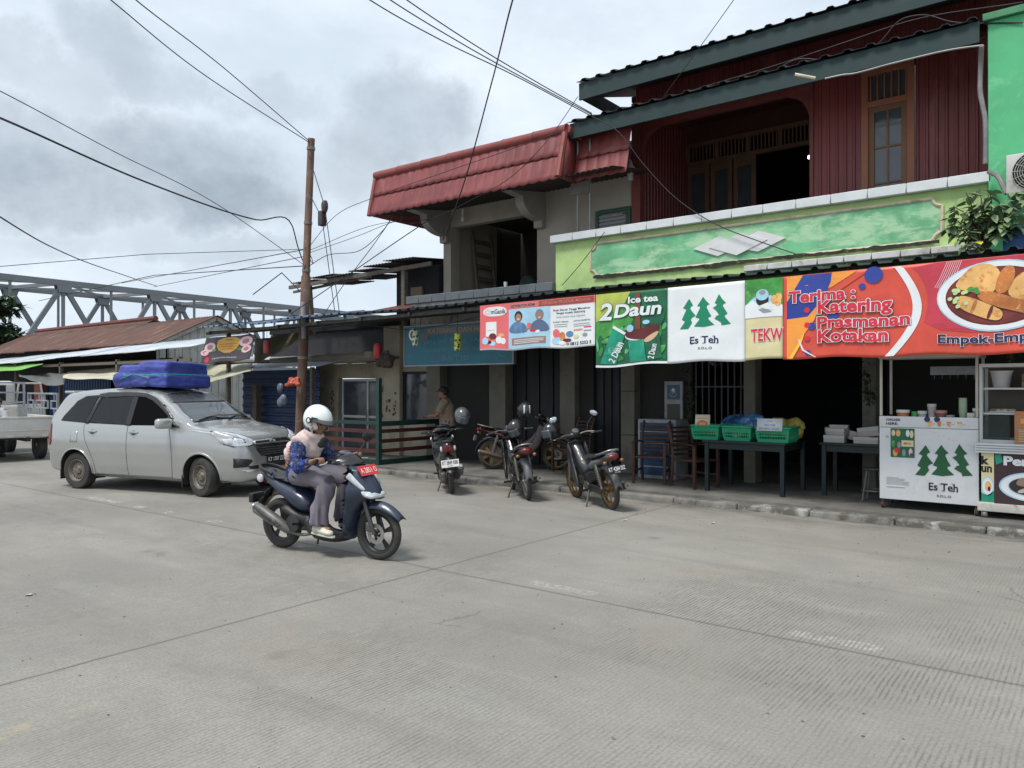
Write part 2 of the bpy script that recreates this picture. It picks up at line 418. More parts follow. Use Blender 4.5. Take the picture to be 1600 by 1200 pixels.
# ================================================================== setting: road, pavement, kerb
def road_material():
    m = bpy.data.materials.new('concrete road'); m.use_nodes = True; t = NT(m.node_tree); b = m.node_tree.nodes['Principled BSDF']
    oc = t.n('ShaderNodeTexCoord').outputs['Object']
    sp = t.n('ShaderNodeSeparateXYZ'); t.l(oc, sp.inputs[0]); X, Y = sp.outputs[0], sp.outputs[1]
    big = t.noise(oc, .35, 5, .6); mid = t.noise(t.mapv(oc, (1, 1.6, 1)), 1.6, 7, .68, .5); fin = t.noise(oc, 55, 3, .7); grit = t.noise(oc, 220, 2, .6)
    c = t.mixc(t.ramp(big, .3, .7), (.245, .233, .208), (.345, .327, .293))
    c = t.mixc(t.ramp(mid, .35, .72, 0, .55), c, (.235, .225, .205))
    c = t.mixc(t.ramp(t.noise(t.mapv(oc, (.5, 2.2, 1), loc=(4, 9, 0)), .9, 6, .65), .52, .72, 0, .5), c, (.36, .35, .325))
    c = t.mixc(t.ramp(t.noise(oc, .55, 3, .6), .56, .7, 0, .3), c, (.30, .25, .195))
    c = t.mixc(t.ramp(fin, .3, .75, 0, .6), c, (.16, .155, .14))
    c = t.mixc(t.ramp(grit, .62, .72, 0, .5), c, (.42, .41, .38))
    # raked grooves across the slab, worn away in patches
    wob = t.math('MULTIPLY', t.noise(oc, 1.6, 2, .5), .03)
    ph = t.math('MULTIPLY', t.math('ADD', X, wob), 2 * math.pi / .029)
    gr = t.math('MULTIPLY', t.math('ADD', t.math('SINE', ph), 1.0), .5)
    gm = t.ramp(t.noise(t.mapv(oc, (1, .8, 1), loc=(1.3, 7.7, 0)), .55, 4, .6), .40, .62)
    gm = t.math('MULTIPLY', gm, t.ramp(Y, 7.6, 6.0, .35, 1.0))
    near = t.ramp(Y, 2.4, 5.4, .55, 0); gm = t.math('MAXIMUM', gm, near)
    gm = t.math('MULTIPLY', gm, t.ramp(t.noise(t.mapv(oc, (1.6, .45, 1)), 14, 4, .7), .34, .6, .12, 1))
    dk = t.math('MULTIPLY', t.math('POWER', gr, 2.5), gm)
    c = t.mixc(t.math('MULTIPLY', dk, .58), c, (.085, .08, .072))
    def band(v, c0, half): return t.math('LESS_THAN', t.math('ABSOLUTE', t.math('SUBTRACT', v, c0)), half)
    jx = t.math('ADD', X, t.math('MULTIPLY', t.noise(oc, 3.0, 3, .6), .03)); jy = t.math('ADD', Y, t.math('MULTIPLY', t.noise(oc, 1.2, 3, .6), .05))
    for c0 in (-14.6, -4.93, 4.8):
        c = t.mixc(t.math('MULTIPLY', band(jx, c0, .007), .75), c, (.05, .048, .042))
        c = t.mixc(t.math('MULTIPLY', band(jx, c0, .028), .2), c, (.14, .135, .12))
    for c0 in (-1.2, 5.22):
        c = t.mixc(t.math('MULTIPLY', band(jy, c0, .007), .75), c, (.05, .048, .042))
        c = t.mixc(t.math('MULTIPLY', band(jy, c0, .03), .25), c, (.14, .135, .12))
    # remains of a painted edge line and of a yellow mark
    wear = t.math('MULTIPLY', t.ramp(t.noise(t.mapv(oc, (3, 3, 1)), 6, 5, .75), .46, .56), t.ramp(gr, .75, .35, .25, 1))
    def patch(x0, x1, y0, y1): return t.math('MULTIPLY', band(X, (x0 + x1) / 2, (x1 - x0) / 2), band(Y, (y0 + y1) / 2, (y1 - y0) / 2))
    for x0, x1, a in ((-3.95, -3.3, .32), (-1.75, -1.15, .36), (-12.4, -11.5, .6), (-10.9, -10.7, .7), (-10.1, -9.95, .7), (-9.0, -8.8, .5)):
        c = t.mixc(t.math('MULTIPLY', t.math('MULTIPLY', patch(x0, x1, 5.29, 5.43), wear), a), c, (.62, .61, .58))
    c = t.mixc(t.math('MULTIPLY', t.math('MULTIPLY', patch(-4.3, -4.17, 1.2, 1.9), t.ramp(t.noise(oc, 7, 6, .75), .44, .64)), .35), c, (.48, .38, .20))
    # damp gutter along the kerb
    g = t.math('MULTIPLY', t.ramp(Y, 9.5, 10.25), t.ramp(t.noise(t.mapv(oc, (.7, 2, 1)), 1.4, 6, .65), .38, .62))
    c = t.mixc(t.math('MULTIPLY', g, .75), c, (.085, .08, .065))
    oil = t.ramp(t.noise(oc, 1.1, 2, .5, .3), .70, .78, 0, .45); c = t.mixc(oil, c, (.11, .105, .095))
    vor = t.n('ShaderNodeTexVoronoi', feature='DISTANCE_TO_EDGE', i_Scale=.42)
    wv = t.n('ShaderNodeVectorMath', operation='MULTIPLY_ADD'); nz = t.n('ShaderNodeTexNoise', i_Scale=2.2, i_Detail=6.0); t.l(oc, nz.inputs['Vector']); t.l(nz.outputs['Color'], wv.inputs[0]); wv.inputs[1].default_value = (.5, .5, 0); t.l(oc, wv.inputs[2]); t.l(wv.outputs[0], vor.inputs['Vector'])
    ck = t.math('MULTIPLY', t.math('LESS_THAN', vor.outputs['Distance'], .0035), t.ramp(t.noise(t.mapv(oc, loc=(7, 2, 0)), .5, 3, .6), .58, .66)); c = t.mixc(t.math('MULTIPLY', ck, .35), c, (.07, .066, .058))
    for y0, hw in ((2.6, .35), (4.3, .3), (6.9, .4), (8.4, .4)):
        tr = t.math('MULTIPLY', t.ramp(t.math('ABSOLUTE', t.math('SUBTRACT', jy, y0)), hw, 0, 0, 1), t.ramp(t.noise(t.mapv(oc, (.25, 3, 1), loc=(y0, 0, 0)), 1.6, 5, .7), .38, .7, 0, .34)); c = t.mixc(tr, c, (.15, .142, .125))
    t.l(c, b.inputs['Base Color']); b.inputs['Roughness'].default_value = .82; b.inputs['Specular IOR Level'].default_value = .3
    h = t.math('SUBTRACT', t.math('ADD', t.math('MULTIPLY', fin, .35), t.math('MULTIPLY', grit, .2)), t.math('MULTIPLY', dk, 1.0))
    bn = t.n('ShaderNodeBump'); bn.inputs['Strength'].default_value = .5; bn.inputs['Distance'].default_value = .008; t.l(h, bn.inputs['Height']); t.l(bn.outputs[0], b.inputs['Normal'])
    return m
mb = MB(); mb.grid(lambda u, v: (-500 + 800 * u, -300 + 800 * v, 0), 8, 8); mb.build('road', road_material(), kind='structure', smooth=False)

M_pave = mat('old pavement concrete', (.15, .145, .13), .85, var=.25, scale=2.2, bump=.35, bscale=45, dirt=(.07, .068, .06), damt=.45, dscale=1.3)
M_kerb = mat('worn kerb stone', (.20, .195, .18), .85, var=.25, scale=4, bump=.5, bscale=30, dirt=(.085, .08, .065), damt=.6, dscale=3)
M_kerbw = mat('kerb stone with flaking white paint', (.32, .32, .30), .85, var=.2, scale=6, bump=.6, bscale=30, dirt=(.11, .105, .09), damt=1.0, dscale=5)
mb = MB(); mb.box(-18, 3.2, 10.42, 16.5, -.1, .12); mb.build('pavement', M_pave, kind='structure')
x = -11.9; k = 0
mk, mw = MB(), MB()
while x < 3:
    L = .95 + rng.random() * .12; m = mw if (x > -5.4 and rng.random() < .5) else mk
    dz = rng.uniform(-.006, .004); dy = rng.uniform(-.01, .01)
    m.rbox(x, x + L - .012, 10.27 + dy, 10.46, -.08, .088 + dz, .028); x += L
mk.build('kerb', M_kerb, kind='structure'); mw.build('kerb', M_kerbw, kind='structure')

# ================================================================== shared building materials
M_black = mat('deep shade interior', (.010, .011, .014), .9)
M_dkwood = mat('dark stained door wood', (.008, .009, .013), .55, var=.3, scale=3, stretch=(8, 8, .6))
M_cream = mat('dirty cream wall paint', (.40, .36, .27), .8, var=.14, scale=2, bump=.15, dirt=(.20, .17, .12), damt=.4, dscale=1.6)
M_beige = mat('beige house paint', (.36, .325, .275), .8, var=.08, scale=1.2, bump=.12, bscale=80, dirt=(.24, .215, .18), damt=.3, dscale=1.2, dstretch=(1, 1, .4))
M_conc = mat('grey bracket concrete', (.30, .28, .25), .8, var=.1, scale=2, bump=.15)
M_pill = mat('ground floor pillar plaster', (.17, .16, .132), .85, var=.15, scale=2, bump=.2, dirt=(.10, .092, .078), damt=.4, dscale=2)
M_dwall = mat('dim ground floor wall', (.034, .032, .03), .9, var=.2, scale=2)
M_rtile = mat('faded red metal roof tile', (.20, .045, .045), .5, var=.2, scale=1.6, dirt=(.30, .115, .11), damt=.42, dscale=3.4, dstretch=(1.6, 1, .25))
M_rcap = mat('red ridge cap', (.22, .05, .042), .55, var=.2, scale=3)
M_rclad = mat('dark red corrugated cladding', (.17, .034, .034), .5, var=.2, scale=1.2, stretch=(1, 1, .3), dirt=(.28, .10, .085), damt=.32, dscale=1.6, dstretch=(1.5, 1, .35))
M_fascia = mat('dark teal fascia board', (.010, .030, .032), .6, var=.2, scale=2, dirt=(.022, .048, .048), damt=.3)
M_roofm = mat('dark corrugated roof metal', (.05, .055, .06), .5, metal=.3, var=.25, scale=1.5, dirt=(.10, .08, .06), damt=.4)
M_awn = mat('weathered awning sheet', (.055, .065, .08), .45, metal=.35, var=.25, scale=1.4, dirt=(.06, .05, .045), damt=.45, dscale=1.8)
M_batten = mat('dark awning batten', (.035, .032, .03), .7, var=.3)
M_wtile = mat('white glazed coping tile', (.60, .63, .64), .35, var=.06, scale=4, dirt=(.38, .38, .36), damt=.2)
M_gtile = mat('grey slate coping tile', (.10, .115, .125), .4, var=.15, scale=4)
M_lime = mat('lime green parapet paint', (.40, .56, .22), .75, var=.12, scale=2.2, bump=.12, dirt=(.30, .33, .19), damt=.35, dscale=2.2)
M_mint = mat('mottled mint green paint', (.15, .44, .23), .75, var=.2, scale=2.4, bump=.12, dirt=(.36, .59, .36), damt=.7, dscale=3.6, dstretch=(.5, 1, 1.3))
M_green = mat('bright green house paint', (.08, .42, .19), .65, var=.10, scale=2.2, dirt=(.18, .55, .28), damt=.5, dscale=2.5, dstretch=(1, 1, .8))
M_mould = mat('cream stucco moulding', (.56, .47, .34), .7, var=.12, scale=6, dirt=(.22, .18, .12), damt=.4, dscale=7)
M_grime = mat('black mould on plaster', (.030, .028, .022), .95, var=.4, scale=14, dirt=(.15, .17, .09), damt=.35, dscale=12)
M_orange = mat('orange brown window trim', (.27, .095, .055), .55, var=.12, scale=3)
M_sash = mat('worn brown sash', (.17, .085, .04), .6, var=.25, scale=4, stretch=(1, 1, .4))
M_doorw = mat('brown folding door', (.14, .075, .045), .55, var=.2, scale=3)
M_glass = mat('dark window glass', (.06, .07, .08), .06, var=.1, spec=.8)
M_whitep = mat('white paint', (.62, .63, .62), .5, var=.06, dirt=(.4, .38, .33), damt=.2)
M_alu = mat('white aluminium frame', (.50, .52, .52), .4, var=.06)
M_rust = mat('rusty roof sheets', (.10, .045, .032), .7, var=.3, scale=1.2, stretch=(2, .5, 1), dirt=(.34, .22, .17), damt=.34, dscale=1.5, dstretch=(4, .35, 1))
M_tinw = mat('pale zinc roof sheets', (.50, .54, .58), .45, metal=.2, var=.12, scale=1.2, dirt=(.26, .26, .26), damt=.35, dscale=1.5, dstretch=(3, .4, 1))
M_oldwood = mat('grey weathered timber', (.12, .10, .08), .85, var=.3, scale=3, stretch=(6, 6, 6))
M_wboard = mat('whitewashed gable boards', (.42, .43, .40), .8, var=.12, scale=2, stretch=(6, 6, .5), dirt=(.22, .20, .17), damt=.4)
M_steel = mat('grey bridge steel', (.175, .19, .205), .5, metal=.1, var=.12, scale=.4)
M_pipe = mat('pale galvanised pipe', (.22, .22, .21), .45, metal=.4, var=.15)
M_cable = mat('black cable rubber', (.012, .012, .016), .6)

def corr_sheet(mb, fn, x0, x1, pitch, h, nt=1):           # trapezoid corrugation; fn(x, t, height) -> 3D
    prof = ((0, 0), (.30, 0), (.40, 1), (.62, 1), (.72, 0)); xs = []
    k = math.floor(x0 / pitch)
    while k * pitch < x1:
        for a, b in prof:
            x = (k + a) * pitch
            if x0 <= x <= x1: xs.append((x, b * h))
        k += 1
    n = len(xs); o = len(mb.v)
    for j in range(nt + 1):
        for x, b in xs: mb.v.append(V(fn(x, j / nt, b)))
    for j in range(nt):
        for i in range(n - 1):
            a = o + j * n + i; mb.f.append((a, a + 1, a + n + 1, a + n))
def wave_sheet(mb, fn, x0, x1, pitch, h, nt=4, per=8):
    n = int((x1 - x0) / pitch * per)
    mb.grid(lambda u, v: fn(x0 + (x1 - x0) * u, v, h * math.sin(2 * math.pi * (x0 + (x1 - x0) * u) / pitch)), n, nt)

# ================================================================== red upper-storey shophouse
FY = 12.5
house = thing('shophouse', 'two-storey shophouse with dark red corrugated upper walls above a green parapet', 'house', (-4.0, FY, 0))
def cladding(x0, x1, z0, z1, y=FY, par=None, name='cladding'):
    m = MB(); corr_sheet(m, lambda x, t, h: (x, y - h, z0 + (z1 - z0) * t), x0, x1, .125, .018)
    return m.build(name, M_rclad, par or house, world=True, smooth=False)
WX0, WX1 = -2.95, -2.22                                    # window opening of the upper wall
cladding(-3.68, WX0, 3.4, 6.9); cladding(WX1, -1.12, 3.4, 6.9); cladding(-6.87, 2.0, 6.42, 7.6, FY + .03)
mb = MB(); mb.box(-6.9, -6.72, FY - .03, FY + .15, 3.4, 6.9); mb.box(-3.72, -3.66, FY - .03, FY + .12, 3.4, 6.5); mb.box(-6.72, -3.72, FY - .02, FY + .12, 6.40, 6.62)
for sx, x0 in ((.8, -6.72), (-.8, -3.72)):                   # curved corner pieces of the porch arch
    pl = [(0, 6.40), (0, 5.95), (.06, 6.12), (.16, 6.26), (.30, 6.34), (.5, 6.40)]
    mb.prism(pl, lambda u, v, d: (x0 + sx * u, FY + d, v), .1)
mb.build('porch_frame', mat('red porch frame', (.17, .04, .035), .6), house, world=True, bevel=.004)
mb = MB(); corr_sheet(mb, lambda y, t, h: (-6.80 + h, y, 3.4 + 3.5 * t), FY + .15, 14.6, .125, .018); mb.build('porch_side_wall', M_rclad, house, world=True, smooth=False)
# folding doors at the back of the porch
BY = 14.6
def BX(px): return at(px, 300, BY).x
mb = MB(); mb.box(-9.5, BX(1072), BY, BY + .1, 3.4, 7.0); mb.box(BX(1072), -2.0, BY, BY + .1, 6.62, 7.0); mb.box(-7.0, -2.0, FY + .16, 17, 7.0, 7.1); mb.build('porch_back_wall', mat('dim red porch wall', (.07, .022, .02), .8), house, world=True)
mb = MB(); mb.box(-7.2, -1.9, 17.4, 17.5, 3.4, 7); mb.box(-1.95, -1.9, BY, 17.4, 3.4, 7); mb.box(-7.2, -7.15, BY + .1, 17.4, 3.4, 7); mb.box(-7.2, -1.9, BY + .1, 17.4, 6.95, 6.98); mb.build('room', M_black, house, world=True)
mb = MB(); mb.box(-7.0, -1.2, 11.62, 17.4, 3.25, 3.40); mb.build('balcony_floor', M_dwall, house, world=True)
mb = MB(); mb.box(-3.55, -3.5, FY + .2, BY - .01, 3.41, 6.9); mb.build('porch_side_wall', M_rclad, house, world=True)
tr = MB(); xa, xb = BX(1076), BX(1275)
for z in (6.22, 6.60): tr.box(xa, xb, BY - .06, BY + .02, z - .04, z + .04)
for i in range(5): x = xa + (xb - xa) * i / 4; tr.box(x - .035, x + .035, BY - .055, BY + .02, 6.26, 6.56)
n = 34
for i in range(n): x = xa + (xb - xa) * (i + .5) / n; tr.box(x - .014, x + .014, BY - .03, BY, 6.26, 6.56)
tr.build('transom', M_doorw, house, world=True)
for i, (p0, p1) in enumerate(((1076, 1110), (1112, 1146), (1148, 1183))):
    a, b = BX(p0), BX(p1); d = MB()
    d.box(a, a + .09, BY - .05, BY, 3.41, 6.18); d.box(b - .09, b, BY - .05, BY, 3.41, 6.18); d.box(a + .09, b - .09, BY - .05, BY, 6.0, 6.18); d.box(a + .09, b - .09, BY - .05, BY, 3.41, 4.2)
    do = d.build('folding_door', M_doorw, house, world=True, bevel=.004)
    g = MB(); g.box(a + .09, b - .09, BY - .03, BY - .02, 4.2, 6.0); g.build('pane', M_glass, do, world=True)
p = at(1265, 245, 14.0); mb = MB(); mb.ell(p, .028, .028, .035); mb.build('lamp_bulb', mat('lit lamp', (1, .98, .92), emit=3), house, world=True)
# upper window with transom
win = MB()
zt, zm = 6.50, 5.98
win.box(WX0, WX0 + .10, FY - .05, FY + .06, 3.45, zt); win.box(WX1 - .10, WX1, FY - .05, FY + .06, 3.45, zt); win.box(WX0 + .1, WX1 - .1, FY - .05, FY + .06, zt - .1, zt); win.box(WX0 + .1, WX1 - .1, FY - .05, FY + .06, zm - .07, zm + .02)
for i in range(6): x = WX0 + .13 + i * .097; win.box(x - .011, x + .011, FY - .03, FY + .02, zm + .02, zt - .1)
wo_ = win.build('window', M_orange, house, world=True, bevel=.004)
sa = MB(); a, b = WX0 + .1, WX1 - .1
sa.box(a, a + .08, FY - .02, FY + .03, 3.5, zm - .07); sa.box(b - .08, b, FY - .02, FY + .03, 3.5, zm - .07); sa.box(a + .08, b - .08, FY - .02, FY + .03, zm - .15, zm - .07)
sa.box((a + b) / 2 - .014, (a + b) / 2 + .014, FY - .012, FY + .02, 3.5, zm - .15)
for i in range(4): z = zm - .15 - .54 * (i + 1); sa.box(a + .08, b - .08, FY - .014, FY + .018, z - .014, z + .014)
sa.build('sash', M_sash, wo_, world=True, bevel=.003)
mb = MB(); mb.box(a, b, FY + .005, FY + .012, 3.5, zt - .1); mb.build('pane', M_glass, wo_, world=True)
mb = MB(); mb.box(a, b, FY + .05, FY + .4, 3.5, zt); mb.build('room', M_black, house, world=True)
# roofs
def eave(x0, x1, yf, zf, yb, zb, fh, name, x1f=None, ph=.035):
    m = MB(); corr_sheet(m, lambda x, t, h: (x, yf - .06 + (yb - yf + .06) * t, zf + .01 + h + (zb - zf) * t), x0, x1, .30, ph)
    r = m.build(name, M_roofm, house, world=True, smooth=False, solid=.006)
    m = MB(); m.box(x0 + .02, x1f or x1, yf, yf + .04, zf - fh, zf); m.box(x0 + .02, x0 + .05, yf + .04, yb, zf - fh + .03, zf - .01)
    m.build('fascia', M_fascia, r, world=True, bevel=.004)
    m = MB(); m.add([(x0 + .05, yf + .05, zf - fh + .05), (x1, yf + .05, zf - fh + .05), (x1, yb, zb - .07), (x0 + .05, yb, zb - .07)], [(0, 1, 2, 3)])
    m.build('soffit', mat('dark soffit board', (.05, .025, .022), .8), r, world=True)
    return r
eave(-7.5, -1.27, 11.3, 6.33, FY - .02, 6.68, .27, 'lower_roof')
eave(-7.5, 3.0, 11.6, 7.14, FY + 3.0, 8.15, .30, 'upper_roof')
# eave props, lantern, conduit
for px in (903, 922):
    a, b = at(px, 352, 11.62), at(px, 222, 11.55); m = MB(); m.tube([(a.x, a.y, 3.41), (b.x, b.y, 6.08)], .022, 8); m.build('eave_prop', M_pipe, house, world=True)
for z in (5.25, 4.35):
    a = at(903, 300, 11.6).x; m = MB(); m.box(a - .1, a + .28, 11.53, 11.56, z - .12, z + .10); m.build('prop_plate', mat('grey tin plate', (.13, .12, .11), .6, var=.25), house, world=True)
p = at(985, 268, 12.2); m = MB(); m.lathe([(0, .22), (.03, .2), (.05, .12), (.10, .06), (.10, .03), (.06, 0), (.055, -.12), (.05, -.16), (0, -.17)], p, seg=14); m.build('lantern', mat('pale lantern', (.33, .34, .35), .5), house, world=True)
# the conduit strung under the eave and the bare white tube end
pts = [at(1535, 70, 11.25), at(1480, 78, 11.25), at(1400, 97, 11.25), at(1340, 113, 11.24), at(1318, 116, 11.22), at(1290, 122, 11.2)]
m = MB(); m.tube(crv(pts, 6), .013, 6); m.build('conduit', M_pipe, house, world=True)
m = MB(); m.tube([at(1275, 121, 11.15), at(1243, 115, 11.05)], .022, 8); m.build('lamp_tube', mat('cream plastic tube', (.62, .58, .42), .4), house, world=True)
pts = [at(1535, 70, 11.25), at(1534, 100, 11.42), at(1533, 140, 11.42), at(1537, 165, 11.42), at(1541, 190, 11.42), at(1541, 255, 11.42)]
m = MB(); m.tube(crv(pts, 6), .03, 8); m.build('conduit', mat('grubby pvc pipe', (.20, .195, .19), .5, var=.25), house, world=True)

# green parapet
PX0, PX1, PY = -7.92, -1.2, 11.5
m = MB(); m.box(PX0, PX1, PY, PY + .14, 3.05, 4.30); par = m.build('parapet', M_lime, house, world=True, bevel=.01)
x = PX0 - .06; n = 14; L = (PX1 + .04 - x) / n
m = MB()
for i in range(n): m.rbox(x + i * L + .003, x + (i + 1) * L - .003, PY - .10, PY + .22, 4.30, 4.435, .008, seg=1)
m.build('coping', M_wtile, par, world=True)
def notched(x0, x1, z0, z1, r, dx=0):
    o = []
    for cx, cz, a0 in ((x0, z0, 90), (x1, z0, 180), (x1, z1, 270), (x0, z1, 0)):
        a1 = a0 - 90
        o += [(cx + r * math.cos(R(a0 + (a1 - a0) * i / 8)), cz + r * math.sin(R(a0 + (a1 - a0) * i / 8))) for i in range(9)]
    return o
npl = notched(-7.16, -1.72, 3.63, 4.20, .11)
m = MB(); m.prism(npl, lambda u, v, d: (u, PY + .02 - d, v), .028); m.build('panel', M_mint, par, world=True, smooth=False)
m = MB(); m.tube([(u, PY - .008, v) for u, v in npl], .024, 8, closed=True); m.build('moulding', M_mould, par, world=True)
m = MB()                                                     # black mould creeping along the lower moulding
up = [(-7.1 + 5.35 * i / 120, 3.625 + .025 * abs(noise.noise(V((i * .23, 0, 0)))) + .04 * max(0, noise.noise(V((i * .06, 3, 0)))) + .012 * rng.random()) for i in range(121)]
dn = [(-7.1 + 5.35 * i / 120, 3.605 - .005 - .025 * abs(noise.noise(V((i * .31, 9, 0)))) - .03 * max(0, noise.noise(V((i * .09, 5, 0)))) - .012 * rng.random()) for i in range(120, -1, -1)]
m.prism(up + dn, lambda u, v, d: (u, PY - .0345 - d, v), .002); m.build('mould_stain', M_grime, par, world=True, smooth=False)
for k, q in enumerate((((1084, 389), (1124, 369), (1165, 380), (1122, 400)), ((1140, 385), (1186, 360), (1229, 371), (1185, 393)), ((1109, 387), (1158, 364), (1200, 374), (1152, 399)))):
    pts = [at(a, b, PY - .02) for a, b in q]; m = MB(); y0 = PY - .02 - (.012 if k == 2 else 0)
    m.prism([(p.x, p.z) for p in pts], lambda u, v, d: (u, y0 - d, v), .012); m.build('diamond_tile', mat('white diamond tile', (.64, .65, .65), .45, var=.05), par, world=True, smooth=False)
m = MB(); x = -4.35
while x < -1.35: L = .36; m.rbox(x, min(x + L - .01, -1.3), PY - .17, PY - .001, 3.44, 3.53, .008, seg=1); x += L
m.build('ledge', mat('grubby white ledge tile', (.55, .55, .53), .5, var=.12, dirt=(.20, .19, .15), damt=.4, dscale=4), par, world=True)

# ground floor of both houses: pillars, walls, doors, dark rooms
def gx(px): return at(px, 650, FY).x
def wallpiece(p0, p1, z0, z1, mt, name, y=FY, th=.15, par=house):
    m = MB(); m.box(gx(p0), gx(p1), y, y + th, z0, z1); return m.build(name, mt, par, world=True, bevel=.006)
m = MB()                                                     # the rooms behind
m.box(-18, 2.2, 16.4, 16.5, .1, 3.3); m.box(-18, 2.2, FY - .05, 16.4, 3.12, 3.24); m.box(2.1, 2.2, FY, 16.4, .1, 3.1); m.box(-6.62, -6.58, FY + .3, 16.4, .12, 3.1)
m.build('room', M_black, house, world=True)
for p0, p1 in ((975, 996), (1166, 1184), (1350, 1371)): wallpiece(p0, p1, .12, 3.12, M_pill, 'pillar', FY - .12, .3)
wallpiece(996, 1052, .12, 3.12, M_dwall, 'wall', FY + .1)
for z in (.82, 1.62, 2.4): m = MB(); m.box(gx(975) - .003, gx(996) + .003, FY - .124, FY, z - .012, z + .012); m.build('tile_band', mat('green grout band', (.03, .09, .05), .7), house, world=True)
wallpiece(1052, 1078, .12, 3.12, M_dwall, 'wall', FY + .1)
m = MB()                                                     # grille of the shop window
for px in range(1086, 1166, 10): x = gx(px); m.box(x - .012, x + .012, FY + .04, FY + .06, .7, 3.0)
for z in (.7, 1.7, 2.35, 2.6, 3.0): m.box(gx(1084), gx(1166), FY + .035, FY + .065, z - .015, z + .015)
m.build('grille', mat('grey window grille', (.045, .045, .048), .5), house, world=True)
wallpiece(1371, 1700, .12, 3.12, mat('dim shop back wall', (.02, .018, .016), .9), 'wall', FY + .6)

# ================================================================== beige house with the red tiled mansard
bh = thing('beige_house', 'beige house with faded red tiled roof and an open balcony', 'house', (-9.8, FY, 0))
def bpart(name, mt, m, par=bh, **k): return m.build(name, mt, par, world=True, **k)
LX, OX = -11.62, -9.06                                       # left corner and right edge of the balcony opening
m = MB(); m.box(LX, LX + .22, FY, FY + .3, 3.2, 5.6); bpart('column', M_beige, m, bevel=.008)
m = MB(); m.box(OX, -6.9, FY, FY + .2, 3.2, 6.2); bpart('wall', M_beige, m, bevel=.006)
m = MB(); m.box(LX + .22, OX, FY + .01, FY + .2, 5.20, 5.9); bpart('beam', M_beige, m, bevel=.006)
m = MB(); m.box(LX, LX + .15, FY + .3, 14.2, 3.2, 5.6); bpart('wall', M_beige, m)
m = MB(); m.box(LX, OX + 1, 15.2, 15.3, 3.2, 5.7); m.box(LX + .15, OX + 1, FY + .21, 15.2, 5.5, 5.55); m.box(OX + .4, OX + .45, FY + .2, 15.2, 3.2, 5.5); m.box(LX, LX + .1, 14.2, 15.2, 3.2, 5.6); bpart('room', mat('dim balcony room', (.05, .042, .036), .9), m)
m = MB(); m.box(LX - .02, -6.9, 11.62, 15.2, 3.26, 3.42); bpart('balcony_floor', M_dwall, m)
m = MB(); m.box(LX, PX0 - .002, 11.48, 11.62, 3.0, 3.44); cw = bpart('balcony_wall', mat('stained whitewash', (.46, .46, .42), .8, var=.12, dirt=(.16, .15, .12), damt=.5, dscale=5), m)
m = MB(); x = LX - .06; n = 10; L = (PX0 - .002 - x) / n
for i in range(n): m.rbox(x + i * L + .002, x + (i + 1) * L - .002, 11.40, 11.68, 3.44, 3.60, .008, seg=1)
bpart('coping', M_gtile, m, cw)
for X in (LX + .02, OX + .02):                               # curved cantilever brackets
    pl = [(0, 4.84), (-.05, 4.84), (-.06, 4.98), (-.17, 5.0)]
    pl = [(-.005, 4.86), (-.14, 4.86), (-.15, 5.0)] + [(-.15 - .60 * math.sin(R(a)), 5.0 + .30 * (1 - math.cos(R(a)))) for a in range(10, 91, 10)] + [(-.75, 5.36), (-1.25, 5.40), (-1.3, 5.46), (-1.3, 5.52), (-.005, 5.62)]
    m = MB(); m.prism(pl, lambda u, v, d: (X + d, FY + u, v), .2); bpart('bracket', M_conc, m, smooth=False, bevel=.006)
# mansard: two courses of pressed tile
def tiles(x0, x1, yb, zb, yt, zt, par, flipx=False):
    m = MB(); nx = int((x1 - x0) / .22 * 10)
    for r in range(2):
        t0, t1 = r * .5, r * .5 + .53
        def fn(u, v, r=r, t0=t0, t1=t1):
            x = x0 + (x1 - x0) * u; t = t0 + (t1 - t0) * v
            c = .018 * (abs(math.sin(math.pi * x / .22)) ** .7) + .03 * (1 - v) - .02
            return (x, yb + (yt - yb) * t - c, zb + (zt - zb) * t - .030 * abs(math.sin(math.pi * x / .22)) * (1 - v))
        m.grid(fn, nx, 5)
    return m.build('roof_tiles', M_rtile, par, world=True, solid=.008, ang=50)
m = MB(); m.box(-12.3, -6.95, 11.7, 14.0, 5.92, 6.1); roof = bpart('roof', M_rcap, m)
tiles(-12.37, -7.52, 11.0, 5.33, 11.2, 6.2, roof); tiles(-7.50, -6.42, 11.45, 5.36, 11.62, 6.18, roof)
for x, y0, y1 in ((-12.37, 11.0, 14.0), (-7.51, 11.0, 11.6)): m = MB(); m.add([(x, y0, 5.33), (x, y1, 5.33), (x, y1, 6.2), (x, y0 + .2, 6.2)], [(0, 1, 2, 3)]); bpart('roof_end', M_rtile, m, roof, solid=.02)
m = MB()
def cap(a, b):
    a, b = V(a), V(b); n = max(1, int((b - a).length / .62))
    for i in range(n): m.tube([a.lerp(b, i / n), a.lerp(b, (i + .94) / n), a.lerp(b, (i + 1.04) / n)], [.095, .088, .10], 10)
cap((-12.40, 11.22, 6.22), (-7.5, 11.22, 6.22)); cap((-7.5, 11.22, 6.22), (-7.5, 11.62, 6.16)); m.tube([(-12.37, 11.0, 5.33), (-12.38, 11.2, 6.2)], .05, 8); m.tube([(-7.51, 10.98, 5.34), (-7.51, 11.2, 6.18)], .06, 8)
bpart('ridge_cap', M_rcap, m, roof)
m = MB(); corr_sheet(m, lambda x, t, h: (x, 11.04 + (FY - 11.04) * t, 5.36 - h + .24 * t), -12.34, -6.45, .11, .02); bpart('soffit', mat('dim corrugated soffit', (.055, .04, .036), .7), m, roof, smooth=False)
p = at(723, 341, FY - .15); m = MB(); m.ell(p, .045, .045, .07); m.tube([p + V((0, 0, .06)), p + V((0, 0, .2))], .025); bpart('light_bulb', M_whitep, m)
